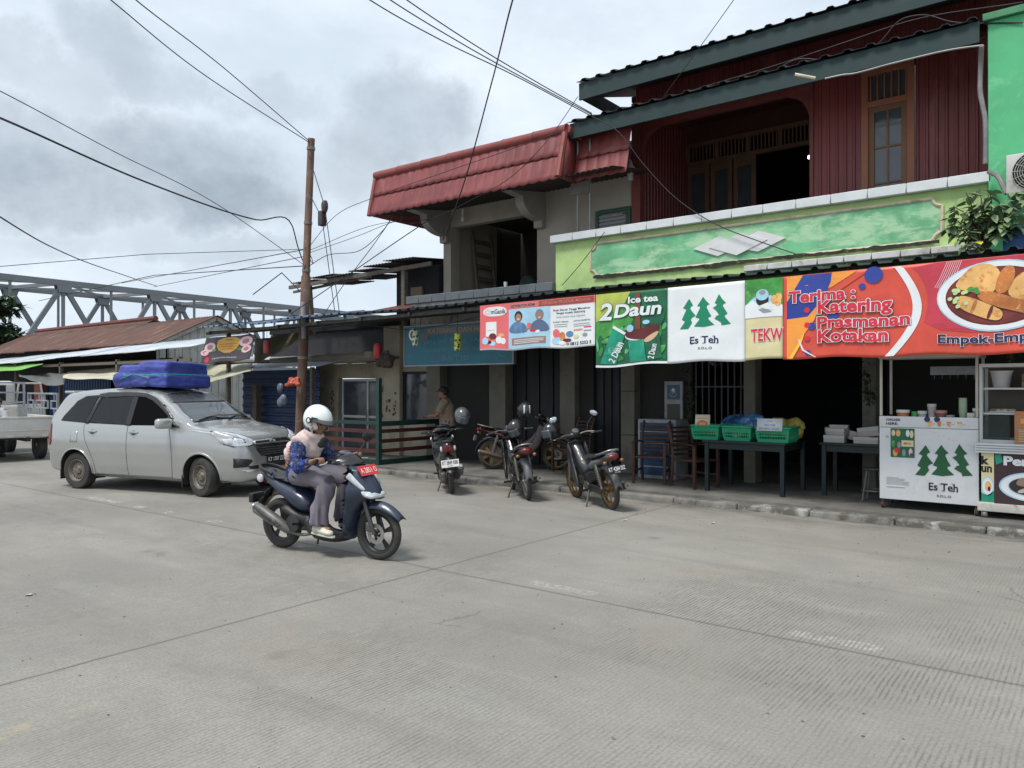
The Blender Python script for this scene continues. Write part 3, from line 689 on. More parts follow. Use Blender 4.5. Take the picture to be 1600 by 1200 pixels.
# green framed window beside the red house
m = MB(); a, b = at(932, 300, FY).x, at(987, 300, FY).x
m.box(a, a + .07, FY - .05, FY + .02, 3.5, 5.02); m.box(b - .07, b, FY - .05, FY + .02, 3.5, 5.02); m.box(a + .07, b - .07, FY - .05, FY + .02, 4.95, 5.02)
gw = bpart('window', mat('dark green window frame', (.015, .085, .05), .5), m, bevel=.004)
m = MB()
for i in range(5): m.bar((a + .07, FY - .03 + .0, 4.90 - i * .07), (b - .07, FY - .03, 4.90 - i * .07), .012, .05)
bpart('louvre', M_glass, m, gw)
m = MB(); m.box(a + .07, b - .07, FY - .022, FY - .004, 3.5, 4.56); bpart('shutter', mat('dull maroon shutter', (.06, .03, .032), .6), m, gw)
# ground floor
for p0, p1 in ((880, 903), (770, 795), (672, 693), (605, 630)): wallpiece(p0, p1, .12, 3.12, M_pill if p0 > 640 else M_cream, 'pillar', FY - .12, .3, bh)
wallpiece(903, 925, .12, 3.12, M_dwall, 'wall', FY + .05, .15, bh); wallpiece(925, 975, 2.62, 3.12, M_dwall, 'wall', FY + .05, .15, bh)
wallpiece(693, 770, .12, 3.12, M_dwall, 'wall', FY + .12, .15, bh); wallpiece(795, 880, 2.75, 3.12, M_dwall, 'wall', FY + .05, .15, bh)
for p0, p1, zt in ((795, 880, 2.75), (925, 975, 2.62)):
    a, b = gx(p0), gx(p1); m = MB(); m.box(a, b, FY + .13, FY + .18, .12, zt)
    for i in range(1, 4): x = a + (b - a) * i / 4; m.box(x - .05, x + .02, FY + .10, FY + .13, .14, zt - .02)
    bpart('door', M_dkwood, m, bevel=.004)
wallpiece(630, 672, 2.05, 3.12, M_cream, 'wall', FY, .15, bh); wallpiece(630, 672, .12, .9, M_cream, 'wall', FY, .15, bh)
a, b = gx(630), gx(672); m = MB()
for x in (a, b - .07): m.box(x, x + .07, FY - .02, FY + .05, .9, 2.05)
m.box(a + .07, b - .07, FY - .02, FY + .05, .9, .96); m.box(a + .07, b - .07, FY - .02, FY + .05, 1.99, 2.05)
w2 = bpart('window', M_dkwood, m); m = MB(); m.box(a + .07, b - .07, FY + .01, FY + .02, .96, 1.99); bpart('pane', M_glass, m, w2)
# cream wing with the aluminium glass door
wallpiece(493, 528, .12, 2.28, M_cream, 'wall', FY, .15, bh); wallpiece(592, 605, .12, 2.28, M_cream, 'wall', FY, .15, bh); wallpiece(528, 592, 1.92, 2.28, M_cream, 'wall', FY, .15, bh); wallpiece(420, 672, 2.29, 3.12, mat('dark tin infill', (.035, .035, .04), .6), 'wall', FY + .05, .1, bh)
m = MB(); rr = random.Random(3)
for px, z0, z1 in ((598, 1.0, 1.75), (622, .9, 1.7), (519, 1.1, 1.6), (612, 1.1, 1.5)):
    for k in range(9):
        x = gx(px) + rr.uniform(-.07, .07); z = rr.uniform(z0, z1); q = [(x + rr.uniform(.01, .05) * math.cos(a * .9), z + rr.uniform(.01, .06) * math.sin(a * .9)) for a in range(7)]
        y = FY - .124 if px > 604 else FY - .004
        m.add([(u, y, v) for u, v in q], [tuple(range(7))])
bpart('paint_flakes', mat('old red paint showing through', (.17, .055, .04), .8), m, smooth=False)
a, b = gx(533), gx(590); c = gx(572); m = MB()
for x in (a, c, b - .06): m.box(x, x + .06, FY + .02, FY + .07, .12, 1.9)
for x0, x1 in ((a + .06, c), (c + .06, b - .06)):
    for z in (.12, .95, 1.84): m.box(x0, x1, FY + .02, FY + .07, z, z + .06)
gd = bpart('glass_door', M_alu, m, bevel=.003); m = MB(); m.box(a, b, FY + .04, FY + .05, .15, 1.88); bpart('pane', M_glass, m, gd)
m = MB(); m.tube([(c + .03, FY - .02, .75), (c + .03, FY - .02, 1.15)], .014); bpart('handle', M_pipe, m, gd)
# plank canopy over the cream wing
m = MB(); m.add([at(422, 560, 11.6), at(607, 547, 11.6), at(607, 563, 11.6), at(422, 575, 11.6)], [(0, 1, 2, 3)])
for z in (2.36,): m.box(-19.5, -12.9, 11.62, FY, z, z + .03)
bpart('canopy', mat('old canopy plank', (.17, .145, .115), .8, var=.2, stretch=(.3, 4, 4)), m, solid=.04)

# ================================================================== green house at the right edge
gh = thing('green_house', 'bright green plastered house wall at the right edge above the red banner', 'house', (1.2, 11.4, 0))
m = MB(); m.box(-1.19, 5.0, 11.4, 14.0, 3.1, 6.33); m.build('wall', M_green, gh, world=True, bevel=.008)
m = MB(); m.box(-1.24, 5.0, 11.33, 11.42, 6.33, 6.42); m.build('trim', mat('green trim', (.05, .22, .10), .6), gh, world=True, bevel=.006)
m = MB(); m.box(-1.0, 5.0, 11.0, 11.4, 3.3, 3.62); m.build('ledge', mat('blue ledge tarp', (.02, .09, .25), .6), gh, world=True)

# ================================================================== long corrugated awning
aw = thing('street_awning', 'long low corrugated metal awning over the pavement shops', 'awning', (-8, 10.2, 0))
def aw_z(x): return 3.06 + (x + 17) / 17 * .13
m = MB(); corr_sheet(m, lambda x, t, h: (x + .04 * math.sin(x * 1.7) * 0, 10.05 + 2.45 * t, aw_z(x) + .03 + h + .28 * t + .02 * math.sin(x * .8)), -12.2, 2.4, .235, .038); m.build('sheet', M_awn, aw, world=True, smooth=False, solid=.004)
m = MB(); k = 0; x = -17.4
while x < -12.2:
    L = 1.1; dz = rng.uniform(-.02, .03); y0 = 10.0 + rng.uniform(-.08, .06)
    corr_sheet(m, lambda xx, t, h: (xx, y0 + (1.7 + .5 * (x > -14)) * t, aw_z(xx) + .03 + h + dz + .26 * t), x, x + L, .235, .034); x += L - .03
m.build('sheet', mat('awning sheet with painted sky reflection', (.16, .23, .33), .45, metal=.2, var=.25, dirt=(.07, .06, .06), damt=.4), aw, world=True, smooth=False, solid=.004)  # blue base colour paints the sky's reflection onto these left sheets
m = MB()
for y, dz in ((10.12, -.03), (10.7, .03), (11.3, .09), (11.9, .15)): m.box(-17.2, 2.3, y, y + .05, 0, .06, MX.Translation((0, 0, 0)) @ MX(((1, 0, 0, 0), (0, 1, 0, 0), (.13 / 17, 0, 1, 3.19 - .06 + dz - .01), (0, 0, 0, 1))))
x = -17
while x < 2.3: m.bar((x, 10.08, aw_z(x) - .06), (x, 12.45, aw_z(x) + .20), .05, .07); x += 1.35
m.build('rafters', M_batten, aw, world=True)
for X in (-16.9,):
    m = MB(); m.box(X - .04, X + .04, 10.5, 10.58, 0, aw_z(X) - .02); m.build('post', M_oldwood, aw, world=True)

# ================================================================== rusty shed roof by the utility pole
sh = thing('lean_to_shed', 'ragged rusty tin lean-to roof on timber props beside the utility pole', 'shed', (-13.8, 12.4, 0))
m = MB(); rr = random.Random(5)
for i in range(6):
    x0 = -16.4 + i * .72; zz = 4.32 + i * .018 + rr.uniform(-.05, .05); y0 = 11.9 + rr.uniform(-.12, .12); tl = rr.uniform(-.03, .03)
    wave_sheet(m, lambda x, t, h: (x, y0 + 2.0 * t, zz + h + (x - x0) * tl + .18 * t + .12 * (i / 6)), x0, x0 + .95, .1, .012, 3, 6)
m.build('roof', mat('rust eaten dark tin', (.055, .045, .042), .8, var=.35, scale=2, dirt=(.13, .085, .06), damt=.4), sh, world=True, solid=.006)
m = MB(); m.bar((-16.5, 12.0, 4.24), (-11.5, 12.0, 4.36), .05, .09); m.bar((-16.6, 12.2, 4.15), (-13.5, 12.1, 4.28), .04, .06)
for px, y0, y1 in ((632, 478, 415), (488, 500, 440)):
    a, b = at(px, y0, 12.05), at(px - (6 if px < 500 else 0), y1, 12.05); m.bar((a.x, 12.05, 3.0), (b.x, 12.05, b.z), .11, .11)
m.build('timber', M_oldwood, sh, world=True)
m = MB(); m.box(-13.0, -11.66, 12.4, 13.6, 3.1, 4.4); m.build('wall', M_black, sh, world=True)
m = MB(); a, b = at(640, 470, 12.3).x, at(657, 470, 12.3).x; m.box(a, b, 12.33, 12.39, 3.5, 3.95); m.build('board', mat('bare plywood', (.17, .12, .08), .8), sh, world=True)
m = MB(); m.add([at(545, 492, 12.3), at(645, 474, 12.3), at(645, 480, 11.2), at(560, 492, 11.2)], [(0, 1, 2, 3)]); m.build('roof', mat('brick red tin', (.20, .075, .06), .7), sh, world=True, solid=.02)

# ================================================================== market buildings at the left
mk_ = thing('market_shed', 'long market shed with rusty brown roof and whitewashed gable', 'shed', (-29, 13.9, 0))
GX = -23.2
m = MB(); rr = random.Random(11); x = -46
while x < GX + .2:
    L = .8; dz = rr.uniform(-.015, .02); wave_sheet(m, lambda xx, t, h: (xx, 11.9 + 2.05 * t, 3.06 + h + dz + .98 * t), x, min(x + L + .05, GX + .2), .16, .02, 6, 5); x += L
x = -46
while x < GX + .2: wave_sheet(m, lambda xx, t, h: (xx, 13.95 + 1.7 * t, 4.04 + h - .75 * t), x, min(x + .85, GX + .2), .16, .02, 2, 5); x += .8
m.build('roof', M_rust, mk_, world=True, solid=.006, ang=60)
m = MB(); m.add([(GX, 12.0, 0), (GX, 15.4, 0), (GX, 15.4, 3.3), (GX, 13.95, 3.98), (GX, 12.0, 3.05)], [(0, 1, 2, 3, 4)])
for y in [12.1 + .25 * i for i in range(13)]:
    zt = 3.05 + (y - 12) * .47 if y < 13.95 else 3.98 - (y - 13.95) * .45
    m.box(GX, GX + .02, y, y + .02, 0, zt)
m.build('gable', M_wboard, mk_, world=True, smooth=False)
m = MB(); m.bar((GX + .12, 11.85, 2.98), (GX + .12, 13.95, 3.96), .04, .13); m.bar((GX + .12, 13.95, 3.96), (GX + .12, 15.7, 3.2), .04, .13); m.build('bargeboard', mat('pale bargeboard', (.33, .31, .28), .8), mk_, world=True)
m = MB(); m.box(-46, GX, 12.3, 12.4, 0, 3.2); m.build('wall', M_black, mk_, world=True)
mk2 = thing('far_shed', 'shed with lower rust brown roof behind the market shed', 'shed', (-40, 19, 0))
a, b = at(30, 503, 19), at(213, 497, 19)
m = MB(); wave_sheet(m, lambda xx, t, h: (xx, 18 + 2 * t, b.z - .9 + h + .9 * t), a.x, b.x, .2, .02, 3, 4); wave_sheet(m, lambda xx, t, h: (xx, 20 + 2 * t, b.z + h - .9 * t), a.x, b.x, .2, .02, 3, 4); m.build('roof', M_rust, mk2, world=True, solid=.01)
m = MB(); m.tube([(a.x, 20, b.z + .06), (b.x, 20, b.z + .06)], .14, 8); m.build('ridge_cap', mat('maroon ridge', (.13, .04, .035), .7), mk2, world=True)
m = MB(); m.box(a.x + .2, b.x - .2, 18.3, 21.7, 0, b.z - .8); m.build('wall', mat('grey shed wall', (.22, .23, .23), .8), mk2, world=True)
# zinc lean-to, tarps and stalls in front of it
zl = thing('zinc_canopy', 'pale zinc sheet canopy below the rusty market roof', 'canopy', (-26, 11, 0))
m = MB(); x = -40; rr = random.Random(2)
while x < -18.6:
    dz = rr.uniform(-.02, .02); ex = min(x + .95, -18.4)
    wave_sheet(m, lambda xx, t, h: (xx, 10.4 + 1.7 * t, (2.50 + (xx + 33) / 14.5 * .24) + h + dz + .42 * t), x, ex, .1, .01, 3, 5); x += .9
m.build('roof', M_tinw, zl, world=True, solid=.005)
m = MB()
for X in (-38, -34, -30, -26.4, -22.6, -19.2): m.box(X - .05, X + .05, 10.5, 10.6, 0, 2.5)
m.box(-40, -18.6, 10.5, 10.56, 2.36, 2.44); m.build('posts', M_oldwood, zl, world=True)
zl2 = thing('zinc_canopy', 'low pale blue zinc roof over the dark blue stall wall by the pole', 'canopy', (-18.5, 11.5, 0))
m = MB(); a, b = at(305, 585, 11.2), at(500, 575, 11.2)
wave_sheet(m, lambda xx, t, h: (xx, 11.0 + 1.8 * t, 2.17 + h + .40 * t), a.x, b.x + .2, .1, .008, 3, 5); m.build('roof', M_tinw, zl2, world=True, solid=.005)
for X in (a.x + .2, b.x - .2):
    m = MB(); m.box(X - .04, X + .04, 11.1, 11.18, 0, 2.16); m.build('post', M_oldwood, zl2, world=True)
M_bluew = mat('navy corrugated stall wall', (.012, .035, .11), .5, var=.25, scale=1.2, dirt=(.03, .06, .15), damt=.35)
st = thing('market_stall', 'dark blue corrugated stall between the silver car and the cream wall', 'stall', (-19.0, 12.0, 0))
m = MB(); a, b = at(380, 600, 12), at(500, 600, 12); corr_sheet(m, lambda z, t, h: (a.x + (b.x - a.x) * t, 12.0 - h, z), 0.25, 2.2, .22, .03); m.build('wall', M_bluew, st, world=True, smooth=False)
m = MB(); x = at(405, 640, 11.9).x; m.box(x - .09, x + .09, 11.75, 11.9, 0, 1.75); m.build('post', M_oldwood, st, world=True)
st2 = thing('market_stall', 'shadowy stall with blue sheet wall behind the truck rails', 'stall', (-30, 11.9, 0))
m = MB(); a, b = at(75, 600, 11.9), at(175, 600, 11.9); corr_sheet(m, lambda xx, t, h: (xx, 11.9 - h, 2.1 * t), a.x, b.x, .2, .03); m.build('wall', mat('blue stall sheet', (.014, .06, .17), .5, var=.2), st2, world=True, smooth=False)
m = MB(); a, b = at(58, 600, 11.7), at(70, 600, 11.7); m.box(a.x, b.x, 11.6, 11.7, .6, 1.85); m.build('curtain', mat('red plastic curtain', (.30, .035, .02), .5), st2, world=True)
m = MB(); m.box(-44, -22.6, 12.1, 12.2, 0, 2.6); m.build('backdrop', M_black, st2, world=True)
def tarp(name, label, corners, sag, mt, n=18, thick=.01, wr=.03, seed=0):
    a, b, c, d = [V(q) for q in corners]
    def fn(u, v):
        p = a.lerp(b, u).lerp(d.lerp(c, u), v)
        z = -sag * (math.sin(math.pi * u) * (1 - v) ** 1.0 + .35 * math.sin(2 * math.pi * u + seed) * (1 - v)) + wr * noise.noise(V((u * 5 + seed, v * 2.2, seed)))
        return p + V((0, .5 * wr * noise.noise(V((u * 7, v * 3, seed + 4))), z))
    m = MB(); m.grid(fn, n, n); o = m.build(name, mt, solid=thick); o.modifiers['solid'].offset = -1
    return tag(o, label, 'tarp')
M_ctarp = mat('cream canvas tarp', (.46, .43, .34), .8, var=.12, scale=2, dirt=(.24, .21, .16), damt=.3)
tarp('canvas_tarp', 'cream canvas tarp sagging over the stall behind the silver car', [at(98, 588, 9.6), at(320, 590, 9.6), at(310, 565, 11.3), at(105, 580, 11.3)], .12, M_ctarp, seed=2, wr=.05)
tarp('canvas_tarp', 'small cream tarp edge right of the blue roof bundle', [at(300, 598, 10.2), at(392, 578, 10.2), at(395, 568, 11.2), at(300, 572, 11.2)], .10, mat('olive edged canvas', (.40, .39, .28), .8, var=.2, dirt=(.15, .16, .09), damt=.4), seed=1, wr=.04)
tarp('canvas_tarp', 'dark grey tarp corner hanging above the truck rails', [at(30, 588, 9.4), at(100, 600, 9.4), at(105, 583, 10.6), at(30, 583, 10.6)], .10, mat('grey tarp', (.10, .10, .10), .6), seed=3, wr=.04)
tarp('canvas_tarp', 'bright lime green tarp edge at the far left', [at(-40, 580, 10), at(68, 570, 10), at(60, 568, 10.8), at(-40, 572, 10.8)], .08, mat('lime tarp', (.15, .38, .06), .6), seed=4, wr=.03)
tarp('canvas_tarp', 'olive tarp slung under the awning end beside the utility pole', [at(398, 568, 10.9), at(470, 530, 10.9), at(470, 520, 11.2), at(398, 530, 11.2)], .03, mat('olive brown tarp', (.11, .10, .05), .7, var=.25), seed=5, wr=.05)

# ================================================================== truss bridge
br = thing('truss_bridge', 'grey steel truss bridge rising behind the market roofs', 'bridge', (-63, 40, 0))
def truss(X0, ys, half, skew, zt, zb):
    m = MB(); fx = lambda y: X0 + skew * (y - 24)
    ya, yb = ys[0] - half * 2, ys[-1] + half * 2
    for z in (zt, zb): m.bar((fx(ya), ya, z), (fx(yb), yb, z), .34, .42)
    for y in ys:
        for q in (y - half, y + half): m.bar((fx(y), y, zt - .1), (fx(q), q, zb), .26, .30)
        m.bar((fx(y), y, zt), (fx(y), y, zb), .2, .2); m.bar((fx(y + half), y + half, zt), (fx(y + half), y + half, zb), .15, .15)
        g = [(y - .55, zt - .2), (y + .55, zt - .2), (y + .38, zt - .7), (y - .38, zt - .7)]
        m.prism(g, lambda u, v, d: (fx(u) + .24 + d, u, v), .03); m.prism(g, lambda u, v, d: (fx(u) - .27 + d, u, v), .03)
    m.build('truss', M_steel, br, world=True, smooth=False); return fx
ys = [24.1 + 7.0 * i for i in range(-2, 6)]
f1 = truss(-60, ys, 3.5, -.06, 9.3, 3.4); f2 = truss(-66, [y - 1.4 for y in ys], 3.5, -.06, 9.3, 3.4)
m = MB()
for i, y in enumerate(ys):
    m.bar((f1(y), y, 9.3), (f2(y - 1.4), y - 1.4, 9.3), .2, .25)
    if i < len(ys) - 1: m.bar((f1(y), y, 9.3), (f2(ys[i + 1] - 1.4), ys[i + 1] - 1.4, 9.3), .14); m.bar((f2(y - 1.4), y - 1.4, 9.3), (f1(ys[i + 1]), ys[i + 1], 9.3), .14)
m.build('bracing', M_steel, br, world=True, smooth=False)
m = MB(); m.box(-67, -59.5, 0, 75, 2.8, 3.4, MX(((1, -.06, 0, 1.44), (0, 1, 0, 0), (0, 0, 1, 0), (0, 0, 0, 1)))); m.build('deck', M_steel, br, world=True)

# ================================================================== trees at the far left
M_leaf = mat('dull green leaves', (.045, .085, .035), .6, var=.4, scale=1.2)
M_bark = mat('grey brown bark', (.10, .08, .06), .9, var=.3, scale=8, bump=.4)
def leaf_cloud(mb, c, rx, ry, rz, n, size, rr, hole=.25):
    k = 0
    while k < n:
        p = V((rr.uniform(-1, 1), rr.uniform(-1, 1), rr.uniform(-1, 1)))
        if p.length > 1 or noise.noise(p * 1.9 + V(c)) < -hole * rr.random() * 1.4: continue
        if p.length < .45 and rr.random() < .6: continue
        q = V(c) + V((p.x * rx, p.y * ry, p.z * rz)); d = V((rr.uniform(-1, 1), rr.uniform(-1, 1), rr.uniform(-.7, .4))).normalized(); u = d.cross(V((0, 0, 1))).normalized(); L = size * rr.uniform(.7, 1.3); W = L * .42
        mb.add([q, q + d * L * .5 + u * W * .5, q + d * L, q + d * L * .5 - u * W * .5], [(0, 1, 2, 3)]); k += 1
def tree(base, h, r, label, seed, n=1500, leaf=.42):
    rr = random.Random(seed); t = thing('tree', label, 'tree', base)
    m = MB(); m.tube(crv([(0, 0, 0), (.1, 0, h * .35), (-.1, .1, h * .7)], 4), [.22 - .013 * i for i in range(9)], 8)
    for i in range(6): a = i * 1.05 + rr.random(); m.tube([(0, 0, h * .5 + i * .1 * h * .3), (r * .6 * math.cos(a), r * .6 * math.sin(a), h * .75 + rr.random() * h * .15)], [.08, .03], 6)
    m.build('trunk', M_bark, t)
    m = MB()
    for i in range(9):
        a = rr.random() * 6.28; q = r * rr.uniform(.1, .75); leaf_cloud(m, (q * math.cos(a), q * math.sin(a), h * rr.uniform(.55, .95)), r * .5, r * .5, r * .36, n // 9, leaf, rr)
    m.build('crown', M_leaf, t, smooth=False, recalc=False); return t
q = gnd(5, 650); 
def tb(px, Y): p = at(px, 600, Y); return (p.x, Y, 0)
q = atd(-26, 600, 34); tree((q.x, q.y, 0), 5.7, 1.35, 'bushy green tree at the left edge under the bridge end', 1, 2600, .4)
# ================================================================== printed banners hung from the awning
def pm(name, c, **k): return mat('print ' + name, c, k.pop('rough', .45), var=k.pop('var', .05), scale=3, bump=.10, bscale=7, **k)
P_white = pm('white', s(222, 226, 228), dirt=(.52, .52, .50), damt=.12, dscale=2.5); P_red = pm('red', s(205, 40, 62)); P_navy = pm('navy', s(32, 40, 84)); P_green = pm('pine green', s(10, 128, 92)); P_dgreen = pm('dark green', s(24, 96, 66), var=.25, dirt=s(20, 124, 84), damt=.4, dscale=4)
P_black = pm('black', s(28, 28, 34)); P_blue = pm('royal blue', s(48, 66, 150)); P_orange = pm('orange', s(236, 152, 62)); P_coral = pm('coral', s(208, 78, 62), var=.1, dirt=s(196, 92, 70), damt=.4, dscale=1.2); P_crim = pm('crimson', s(190, 58, 76), var=.1)
P_tan = pm('pastry', s(220, 172, 104), var=.22, dirt=s(182, 108, 52), damt=.5, dscale=13); P_brown = pm('crust brown', s(184, 112, 56), var=.3, dirt=s(222, 176, 110), damt=.4, dscale=15); P_sauce = pm('dark sauce', s(96, 34, 34), var=.2); P_lgreen = pm('cucumber', s(186, 212, 150)); P_cream = pm('cream', s(214, 204, 158), var=.08)
P_sky = pm('sky blue', s(160, 202, 224), var=.1); P_pink = pm('salmon', s(222, 104, 108)); P_grey = pm('grey', s(140, 146, 152)); P_leaf = pm('leaf green', s(62, 142, 62), var=.35, dirt=s(130, 190, 110), damt=.4, dscale=9); P_yellow = pm('yellow green', s(176, 186, 84), var=.2)
P_teal = pm('teal can', s(22, 140, 112), var=.3, dirt=s(110, 196, 168), damt=.3, dscale=7); P_skin = pm('skin', s(170, 118, 92)); P_shirt = pm('blue shirt', s(84, 118, 158), var=.3, dirt=s(168, 196, 214), damt=.4, dscale=11); P_lpink = pm('pale pink', s(228, 190, 196))
def banner(name, label, X0, X1, zb0, zb1, ztop, seed, bg, wr=.02, Y=10.02, dz=None, cat='banner', lean=0.0, group='banners along the awning'):
    t = thing(name, label, cat, ((X0 + X1) / 2, Y, (zb0 + zb1) / 2), 0, group)
    def fn(u, v, off):
        x = X0 + (X1 - X0) * u; zb = zb0 + (zb1 - zb0) * u; zt = ztop(x)
        bow = wr * (1 - v * .5) * noise.noise(V((x * 1.7, v * .8, seed))) + wr * .16 * noise.noise(V((x * 3.2, v * 2.2, seed + 5))) + wr * .05 * noise.noise(V((x * 4 + v * 5, v * 7 - x * 2, seed + 8)))
        z = zb + (zt - zb) * v + (.012 * math.sin(x * 6 + seed) * (1 - v))
        return V((x + lean * (1 - v), Y + bow - off, z))
    m = MB(); m.grid(lambda u, v: fn(u, v, 0), int((X1 - X0) * 22), 26)
    m.build('sheet', bg, t, world=True, solid=.002, ang=80)
    return t, Sheet(fn, t, .05)
TREES = (((803, 172), (822, 205), (836, 232), (818, 240), (812, 258), (835, 292), (858, 322), (830, 335), (818, 352), (828, 380), (812, 405), (795, 430), (725, 426), (768, 365), (742, 345), (780, 262), (752, 248)),
         ((917, 165), (940, 200), (970, 232), (950, 240), (945, 255), (965, 300), (985, 335), (960, 345), (962, 362), (1008, 408), (925, 424), (843, 414), (885, 362), (885, 348), (855, 338), (893, 256), (888, 244), (868, 242)),
         ((1045, 152), (1070, 195), (1100, 230), (1078, 240), (1076, 255), (1112, 318), (1090, 332), (1092, 348), (1138, 404), (1065, 414), (1060, 390), (1008, 357), (1024, 335), (1045, 325), (1020, 288), (995, 265), (1020, 250), (1030, 238), (1010, 225)))
def trees(sh, mt, u0, v0, u1, v1, up=0):
    for k, q in enumerate(TREES): sh.poly('tree_logo', mt, [(u0 + (x - 725) / 413 * (u1 - u0), v1 - (y - 152) / 278 * (v1 - v0)) for x, y in q], up)
zt = lambda x: aw_z(x) - .045
# 1: salmon product banner
t, sh = banner('product_banner', 'salmon and pale blue product banner with two printed figures, left end of the banner row', -8.46, -6.17, 2.31, 2.31, zt, 1, P_white)
sh.rect('print', P_pink, .0, .035, .27, 1); sh.rect('print', P_sky, .27, .03, .635, .86); sh.rect('print', P_pink, .27, .86, 1, 1); sh.rect('print', pm('brick', s(150, 72, 66)), .54, .87, .99, .985, 1)
sh.rect('print', pm('dull pink', s(190, 120, 120)), .275, .875, .52, .975, 1)
sh.text('lettering', P_black, 'DISTRIBUTOR RESMI', .29, .895, .505, .95, .01, 0, 2); sh.text('lettering', pm('faded red', s(196, 120, 104)), 'TERSEDIA PRODUK MGANIK', .56, .90, .97, .96, .01, 0, 2)
sh.poly('print', P_white, smoothp([(.03, .74), (.25, .74), (.25, .95), (.03, .95)], 3), 1); sh.text('lettering', P_black, 'mGanik', .105, .79, .24, .89, .02, 0, 2); sh.ring('print', P_lpink, .07, .84, .012, .032, 20, 340, up=2, asp=2)
sh.rect('print', P_white, .055, .30, .155, .62, 1); sh.text('lettering', P_pink, 'mganik', .07, .42, .14, .45, 0, 0, 2)
for u, v, ru, rv, mt in ((.05, .20, .03, .08, P_sky), (.12, .30, .035, .07, P_sauce), (.18, .22, .03, .08, P_white), (.22, .20, .025, .07, P_white), (.20, .33, .03, .04, P_tan), (.09, .17, .02, .04, P_black), (.12, .14, .03, .05, P_sky)): sh.disc('print', mt, u, v, ru, rv, 2 if rv < .06 else 3, 12)
for u, mt, hd in ((.36, P_shirt, P_black), (.545, pm('slate', s(86, 104, 132)), pm('dusty blue', s(110, 126, 150)))):
    sh.poly('print', mt, smoothp([(u - .09, .36), (u - .08, .50), (u - .03, .60), (u + .02, .60), (u + .07, .50), (u + .09, .38), (u + .05, .34)], 2), 1)
    sh.disc('print', hd, u, .70, .036, .115, 2, 16); sh.disc('print', P_skin, u, .675, .026, .085, 3, 16); sh.disc('print', P_white, u, .645, .011, .012, 4, 8)
sh.poly('print', P_skin, [(.42, .42), (.47, .46), (.48, .43), (.43, .39)], 2); sh.disc('print', P_pink, .455, .50, .02, .05, 3, 12); sh.disc('print', P_red, .49, .38, .028, .03, 3, 12); sh.disc('print', P_white, .53, .35, .02, .035, 3, 12)
sh.rect('print', pm('taupe', s(150, 120, 112)), .30, .10, .60, .25, 1)
for i in range(3): sh.rect('lettering', P_white, .32, .20 - .035 * i, .58 - .04 * (i == 2), .213 - .035 * i, 2)
sh.text('lettering', P_black, 'Gula Darah Tinggi Menahun', .66, .735, .96, .785, .012, 0, 1); sh.text('lettering', P_black, 'Sangat mudah sekarang', .69, .675, .92, .725, .012, 0, 1); sh.text('lettering', P_grey, 'Solusi Herbal untuk Diabetes', .69, .61, .92, .645, 0, 0, 1)
sh.text('lettering', P_black, 'KHASIAT TERBAIK', .66, .515, .79, .54, .01, 0, 1); sh.text('lettering', P_black, 'UNTUK DIABETES', .83, .515, .96, .54, .01, 0, 1)
for i in range(2): sh.rect('lettering', P_grey, .67, .47 - .04 * i, .78, .48 - .04 * i, 1); sh.rect('lettering', P_grey, .83, .46 - .04 * i, .96, .47 - .04 * i, 1)
sh.rect('print', P_orange, .83, .335, .90, .365, 1); sh.rect('print', P_red, .91, .38, .97, .40, 1); sh.rect('print', P_grey, .91, .31, .97, .33, 1)
for u, v, ru, rv, mt in ((.69, .30, .03, .09, P_pink), (.74, .24, .025, .09, P_brown), (.70, .15, .05, .07, P_sky), (.80, .28, .03, .06, P_shirt), (.78, .16, .035, .035, P_sauce), (.85, .22, .02, .04, P_cream), (.92, .24, .02, .035, P_grey), (.74, .11, .03, .04, P_white)): sh.disc('print', mt, u, v, ru, rv, 2 if rv > .05 else 3, 12)
sh.text('lettering', P_black, '0812 5252 5', .805, .055, .97, .115, .02, 0, 1); sh.ring('print', P_black, .785, .085, .006, .011, up=1, asp=2)
sh.done()
# 2: green iced tea banner
t, sh = banner('tea_banner', 'green iced tea banner with printed tumblers and tea leaves', -6.15, -4.965, 1.985, 2.035, zt, 2, P_dgreen, .03)
sh.rect('print', P_white, 0, 0, 1, .03, 0)
sh.poly('print', P_yellow, [(0, .62), (0, 1), (.5, 1), (.42, .85), (.2, .72)], 0, 0); sh.poly('print', P_leaf, [(.0, .35), (.0, .62), (.2, .72), (.42, .85), (.62, .80), (.5, .6), (.25, .45)], 0)
rr = random.Random(4)
for i in range(26):
    u, v, a, L = rr.uniform(.02, .98), rr.uniform(.06, .5), rr.uniform(-.5, 1.8), rr.uniform(.12, .26); c, sn = math.cos(a), math.sin(a); w_ = L * .3
    q = [(u, v), (u + L * .5 * c - w_ * sn, v + L * .5 * sn + w_ * c), (u + L * c, v + L * sn), (u + L * .5 * c + w_ * .5 * sn, v + L * .5 * sn - w_ * .5 * c)]
    q = [(min(.99, max(.01, a_)), min(.98, max(.04, b_))) for a_, b_ in q]
    sh.poly('leaf_print', (P_leaf, P_dgreen, pm('mint leaf', s(92, 176, 112), var=.2))[i % 3], q, 1 + i % 7, 1)
sh.poly('print', P_teal, [(.07, .05), (.26, .55), (.43, .43), (.30, .04)], 8); sh.poly('print', P_white, [(.25, .53), (.27, .56), (.44, .45), (.42, .42)], 9)
sh.poly('print', P_teal, [(.50, .04), (.47, .34), (.68, .36), (.72, .04)], 8); sh.poly('print', P_dgreen, [(.73, .04), (.70, .30), (.90, .40), (.93, .08)], 8)
